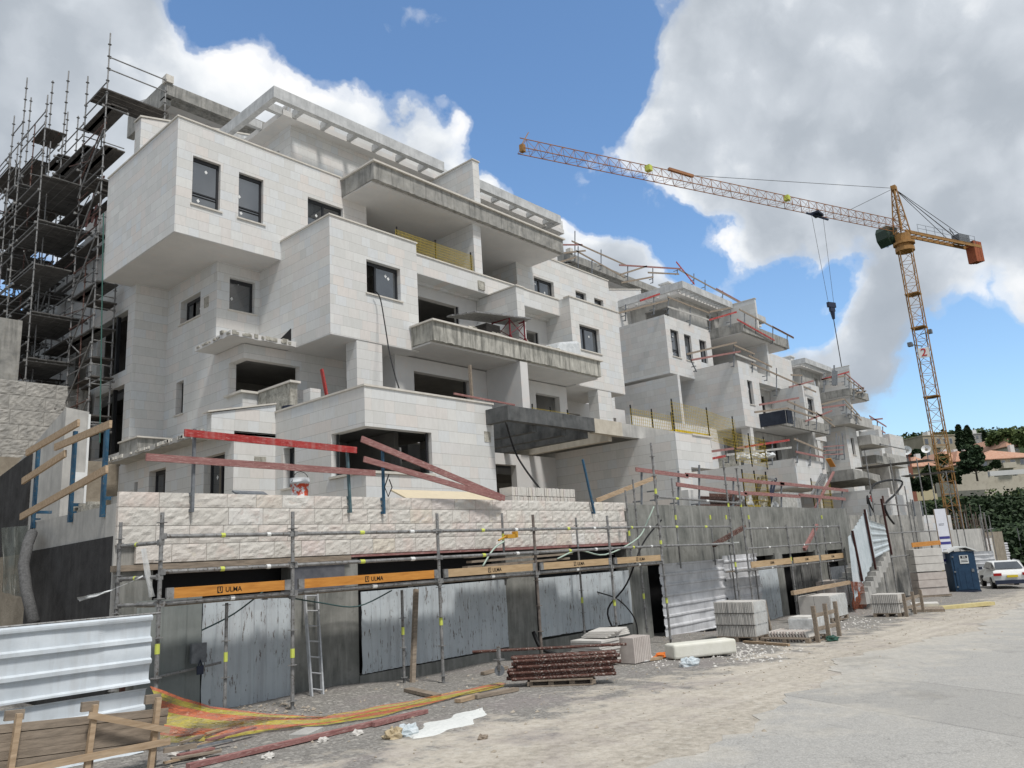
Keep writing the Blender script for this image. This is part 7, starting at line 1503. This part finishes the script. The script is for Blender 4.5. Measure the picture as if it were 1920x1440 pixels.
hose('hose', [at(1627, 945, Y=12.1), at(1626, 930, Y=12.1), at(1632, 948, Y=12.1), at(1640, 962, Y=12.1)], .04, BLACK, 'smaller black hose loop beside the red cross valve')
mb = MB(); c_ = Vector(at(1633, 935, Y=12.2)); mb.tube([c_-Vector((.2, 0, 0)), c_+Vector((.2, 0, 0))], .03, 6); mb.tube([c_-Vector((0, 0, .15)), c_+Vector((0, 0, .15))], .025, 6); tag(mb.build('valve', REDW), 'small red cross shaped valve on the light garden wall', 'valve')
for i, (px, yt, m_) in enumerate(((1633, 940, GREYM), (1661, 930, RUSTP), (1686, 932, RUSTP), (1716, 937, GREYM), (1731, 940, GREYM))):
    a_ = at(px, 968, Y=12.3); t_ = at(px-2, yt, Y=12.3); mb = MB(); mb.bar((a_[0], 12.3, a_[2]), (a_[0], 12.3, t_[2]), .07, .07); tag(mb.build('rail_post', m_), ('first', 'second', 'third', 'fourth', 'fifth')[i]+' upright rail post from the left on the far basement wall', 'post', 'rail posts on the far basement wall')
for i, (px0, px1, y0_) in enumerate(((1852, 1899, 1040), (1862, 1900, 1029), (1850, 1880, 1050))):
    pass
def sack_stack(lab, px, py, D, w_, d_, n, m, seed):
    c_ = Vector(at(px, py, D=D)); root = empty('sack_stack', c_, lab, 'sack stack', 'white sack stacks far down the street'); rnd = random.Random(seed); g_ = gh(c_.x, c_.y)
    for k in range(n):
        mb = MB(); q_ = Vector((c_.x, c_.y, 0)); rr_ = Vector((*RTH, 0)); obb(mb, q_-rr_*(w_/2+rnd.uniform(-.05, .05)), q_+rr_*(w_/2+rnd.uniform(-.05, .05)), d_, g_+.1+k*.2, g_+.1+(k+1)*.2-.03); o = mb.build('sack', m, root)
        md = o.modifiers.new('b', 'BEVEL'); md.width = .05; md.segments = 2
    mb = MB(); obb(mb, Vector((c_.x, c_.y, 0))-rr_*w_/2, Vector((c_.x, c_.y, 0))+rr_*w_/2, d_, g_, g_+.09); mb.build('pallet', WOODG, root)
sack_stack('tall stack of white sacks under a white cover behind the white car', 1880, 1060, 66, 1.6, 1.2, 13, mat('sack_white', flat((.60, .60, .62), .6)), 1)
sack_stack('second white sack stack left of the covered one', 1852, 1062, 68, 1.4, 1.2, 10, MAT['sack_white'], 2)
sack_stack('short wrapped white stack between the scaffold and the white car', 1877, 1088, 50, 1.3, 1.0, 6, BLK, 3)
c_ = gp(1880, 1098); slab_thing('covered_pallet', 'low pallet under a dark grey cover near the white car', 'pallet', (c_.x, c_.y, c_.z+.28), 1.5, 1.0, .35, mat('grey_tarp', m_noise((.10, .11, .12), (.2, .21, .23), 2, .6, .5, .03)), rz=ang); slab_thing('pallet', 'wooden pallet below the dark grey cover', 'pallet', (c_.x, c_.y, c_.z), 1.7, 1.1, .14, WOODG, rz=ang)
slab_thing('white_slabs', 'few white slabs on a low pallet right of the banded pallet', 'slab', gp(1735, 1142, .12), .9, .9, .1, BLK, rz=.3); slab_thing('pallet', 'low pallet under the few white slabs', 'pallet', gp(1740, 1146), 1.2, 1.0, .11, WOODG, rz=.3)
slab_thing('yellow_board', 'faded yellow concrete kerb lying on the dust by the road', 'kerb', gp(1800, 1140), 2.9, .35, .12, mat('faded_yellow', m_noise((.48, .40, .18), (.60, .52, .28), 5, .9, .3)), rz=-.55)
p0 = Vector(at(1836, 1040, D=85)); p1 = Vector(at(1866, 1036, D=85)); mb = MB(); obb(mb, p0, p1, 3, p0.z-2.5, p0.z+1.2); tag(mb.build('blue_container', mat('container_blue', flat((.01, .06, .28), .5)), org=p0), 'bright blue container at the end of the street', 'container')
mb = MB(); obb(mb, p0+Vector((0, 0, 0)), p1-Vector((1, 0, 0)), 2, p0.z+1.2, p0.z+2.1); tag(mb.build('site_hut', HP[0], org=p0), 'small pale hut roof above the blue container', 'hut')
for i, (px, yt) in enumerate(((1850, 945), (1913, 990), (1862, 985))):
    a_ = at(px+4, 1040, D=80); t_ = at(px, yt, D=80); mb = MB(); mb.tube([(a_[0], a_[1], gh(a_[0], a_[1])), (a_[0], a_[1], t_[2])], .07, 5, r1=.04); tag(mb.build('mast_pole', STEEL), ('thin tall pole rising beyond the rebar cages', 'dark post at the right edge above the parked car', 'slanting white pole above the blue container')[i], 'pole')
# the white car, seen from behind
def car(lab, O, an, m):
    root = empty('parked_car', O, lab, 'car'); c, s_ = math.cos(an), math.sin(an)
    def W_(x, y, z): return (O[0]+c*x-s_*y, O[1]+s_*x+c*y, O[2]+z)
    prof = [(-2.15, .35), (-2.2, .75), (-2.05, .98), (-1.75, 1.02), (-1.15, 1.42), (.35, 1.46), (1.15, 1.02), (2.0, .88), (2.2, .65), (2.2, .32)]
    def shell(pf, w0, w1, name, m_):
        mb = MB(); n = len(pf)
        for w_, k in ((-w0, 0), (-w1, 1), (w1, 1), (w0, 0)):
            pass
        secs = []
        for sgn in (-1, 1): secs.append([W_(x, sgn*(w0 if z < 1.0 else w1), z) for x, z in pf])
        mb.v = secs[0]+secs[1]; mb.f = [tuple(range(n)), tuple(range(n, 2*n))]+[(i, (i+1) % n, n+(i+1) % n, n+i) for i in range(n)]; mb.mi = [0]*len(mb.f); o = mb.build(name, m_, root); md = o.modifiers.new('b', 'BEVEL'); md.width = .06; md.segments = 3; return o
    shell(prof, .9, .68, 'body', m)
    mb = MB(); mb.quad(W_(-1.74, -.66, 1.05), W_(-1.74, .66, 1.05), W_(-1.17, .56, 1.40), W_(-1.17, -.56, 1.40)); mb.v = [(x-c*.03, y-s_*.03, z+.02) for x, y, z in mb.v]; mb.build('rear_window', GLASS, root)
    for sg in (-1, 1): mb = MB(); mb.quad(W_(-1.5, sg*.80, 1.05), W_(.95, sg*.80, 1.05), W_(.35, sg*.71, 1.40), W_(-1.05, sg*.71, 1.40)); mb.build('side_window', GLASS, root)
    for x in (-1.4, 1.35):
        for sg in (-1, 1): mb = MB(); mb.tube([W_(x, sg*.93, .32), W_(x, sg*.72, .32)], .32, 16); w_ = mb.build('wheel', BLACK, root); mb = MB(); mb.tube([W_(x, sg*.94, .32), W_(x, sg*.90, .32)], .19, 12); mb.build('rim', STEEL, w_)
    for sg in (-1, 1): mb = MB(); mb.hexa([W_(x, sg*y, z) for z in (.72, .86) for y in (.5, .88) for x in (-2.24, -2.1)]); mb.build('tail_light', mat('red_lens', flat((.35, .01, .01), .3)), root); mb = MB(); mb.hexa([W_(x, sg*y, z) for z in (1.0, 1.14) for y in (.9, 1.08) for x in (.55, .75)]); mb.build('mirror', NAVYM, root)
    mb = MB(); mb.hexa([W_(x, y, z) for z in (.62, .74) for y in (-.26, .26) for x in (-2.26, -2.2)]); mb.build('number_plate', mat('plate_yellow', flat((.65, .5, .03), .5)), root)
    mb = MB(); mb.hexa([W_(x, y, z) for z in (.28, .48) for y in (-.86, .86) for x in (-2.27, -2.0)]); mb.build('bumper', NAVYM, root)
car('white parked car seen from behind at the right edge of the street', gp(1903, 1104)+Vector((2.0, .8, 0)), math.atan2(FWH[1], FWH[0])-.35, WHITE)
car('second white car half hidden beyond the first', gp(1925, 1078)+Vector((6, 3.2, 0)), math.atan2(FWH[1], FWH[0])-.35, WHITE)
# satellite dishes and film by the far block
for i, (px, py, D) in enumerate(((1674, 838, 85), (1700, 846, 112), (1737, 843, 125), (1675, 902, 70))): 
    p = Vector(at(px, py, D=D))
    if i in (1, 2):
        rt_ = empty('satellite_dish', p, ('left white satellite dish beside the brick red block', 'right white satellite dish near the crane mast')[i-1], 'satellite dish', 'satellite dishes'); mb = MB(); ax_ = (Vector((-FWH[0], -FWH[1], .5))-Vector((*RTH, 0))*.7).normalized(); mb.tube([p-ax_*.02, p+ax_*.25], .25, 14, r1=.72, cap=False); mb.build('dish', WHITE, rt_); mb = MB(); mb.tube([p, p-Vector((0, 0, 2.2))], .07, 5); mb.tube([p, p+ax_*1.0], .03, 4); mb.build('stand', GREYM, rt_); continue
    o = lump('satellite_dish' if i in (1, 2) else 'plastic_cover', ('white plastic cover flapping at the edge of the far block', 'left white satellite dish beside the brick red block', 'right white satellite dish near the crane mast', 'white plastic cover below the far block balcony')[i], 'satellite dish' if i in (1, 2) else 'plastic cover', p, (.9, .5, .9), WHITE if i in (1, 2) else MILK, 60+i, flatb=False)
# plastic film strip blowing from the first pole
o = cloth(at(142, 1120, Y=10.9), at(262, 1085, Y=10.9), at(150, 1128, Y=10.9), at(268, 1078, Y=10.9), 16, 4, .03, 8, sag=.03).build('plastic_strip', MILK, smooth=True); tag(o, 'strip of white plastic film blowing left from the first scaffold pole', 'plastic film')
o = cloth(at(262, 1030, Y=10.85), at(274, 1028, Y=10.85), at(282, 1120, Y=10.85), at(292, 1118, Y=10.85), 4, 14, .03, 9).build('plastic_strip', MILK, smooth=True); tag(o, 'twisted white film hanging down the first scaffold pole', 'plastic film')
# items on the raw wall
for i, (px, py, s_) in enumerate(((1400, 945, .55), (1428, 950, .3), (1440, 943, .3), (1455, 952, .25))): 
    p = at(px, py+8, Y=12.6); lump('cement_bag', ('largest white cement bag on the raw wall', 'white bag right of the largest one on the raw wall', 'torn white bag between the trestle legs', 'small white bag right of the trestle legs')[i], 'bag', (p[0], p[1], 2.98), (s_*.6, s_*.45, s_*.75), MILK, 70+i)
mb = MB(); p = at(1290, 918, Y=12.6); q_ = at(1332, 948, Y=12.6); mb.box(p[0], q_[0], 12.6, 13.4, 2.99, p[2]); tag(mb.build('white_box', mat('white_board', flat((.62, .63, .62), .7)), org=(p[0], 12.6, 3)), 'white boxed tank standing on the raw wall', 'box')
mb = MB(); p = at(1460, 922, Y=12.8); q_ = at(1503, 950, Y=12.8); mb.box(p[0], q_[0], 12.8, 13.8, 2.99, p[2]); o = tag(mb.build('wrapped_pallet', FILM, org=(p[0], 12.8, 3)), 'large film wrapped pallet on the raw wall behind the red rails', 'wrapped pallet')
mb = MB(); mb.box(p[0]+.1, q_[0]-.1, 12.9, 13.7, 2.985, p[2]-.15); tag(mb.build('pallet_goods', TANC, org=(p[0], 12.8, 3)), 'tan goods inside the film wrapped pallet', 'goods')
root = empty('trestle', at(1430, 950, Y=12.5), 'dark steel trestle with splayed legs on the raw wall', 'trestle')
for (x0, y0_, x1, y1_) in ((1430, 893, 1415, 950), (1422, 895, 1417, 945), (1455, 897, 1443, 950), (1448, 902, 1441, 948)): mb = MB(); mb.bar(at(x0, y0_, Y=12.5), at(x1, y1_, Y=12.5), .06, .06); mb.build('leg', NAVYM, root)
mb = MB(); mb.bar(at(1428, 895, Y=12.5), at(1456, 900, Y=12.5), .06, .06); mb.bar(at(1422, 938, Y=12.5), at(1444, 942, Y=12.5), .05, .05); mb.build('crossbar', STEEL, root)
for i, (x0, y0_, x1, y1_, m_) in enumerate(((1563, 885, 1526, 958, PINKW), (1550, 890, 1532, 935, STEEL), (1546, 890, 1528, 930, STEEL), (1541, 888, 1520, 932, STEEL))): mb = MB(); mb.bar(at(x0, y0_, Y=12.6), at(x1, y1_, Y=12.6), .09, .07); tag(mb.build('leaning_pole', m_), ('thick pinkish timber leaning on the stone pier', 'right of three grey tubes leaning with the pinkish timber', 'middle of three grey tubes leaning with the pinkish timber', 'left of three grey tubes leaning with the pinkish timber')[i], 'leaning pole', 'poles leaning on the stone pier')
mb = MB(); p = at(1208, 900, Y=12.7); 
for k in range(4): mb.box(22.8+k*.1, 25.8, 12.5+.2*(k % 2), 12.7+.2*(k % 2), 3.0+k*.13, 3.1+k*.13)
tag(mb.build('timber_pile', RUSTP, org=(23, 12.6, 3)), 'pile of dark brown timbers beneath the notched garden wall', 'timber pile')
mb = MB(); a_ = at(1545, 862, Y=14.0); mb.bar(at(1553, 860, Y=13.8), at(1562, 875, Y=13.8), .25, .04); tag(mb.build('board', ORB), 'short orange board tilted on the dark arched slab', 'board')
for i, (x, l) in enumerate(((31.6, 'left'), (32.4, 'middle'), (33.2, 'right'))): lump('plastic_bag', l+' of three flattened white bags on the pale terrace wall', 'bag', tuple(at(1395+i*22, 862-i*2, Y=15.6)), (.5, .3, .16), MILK, 90+i)
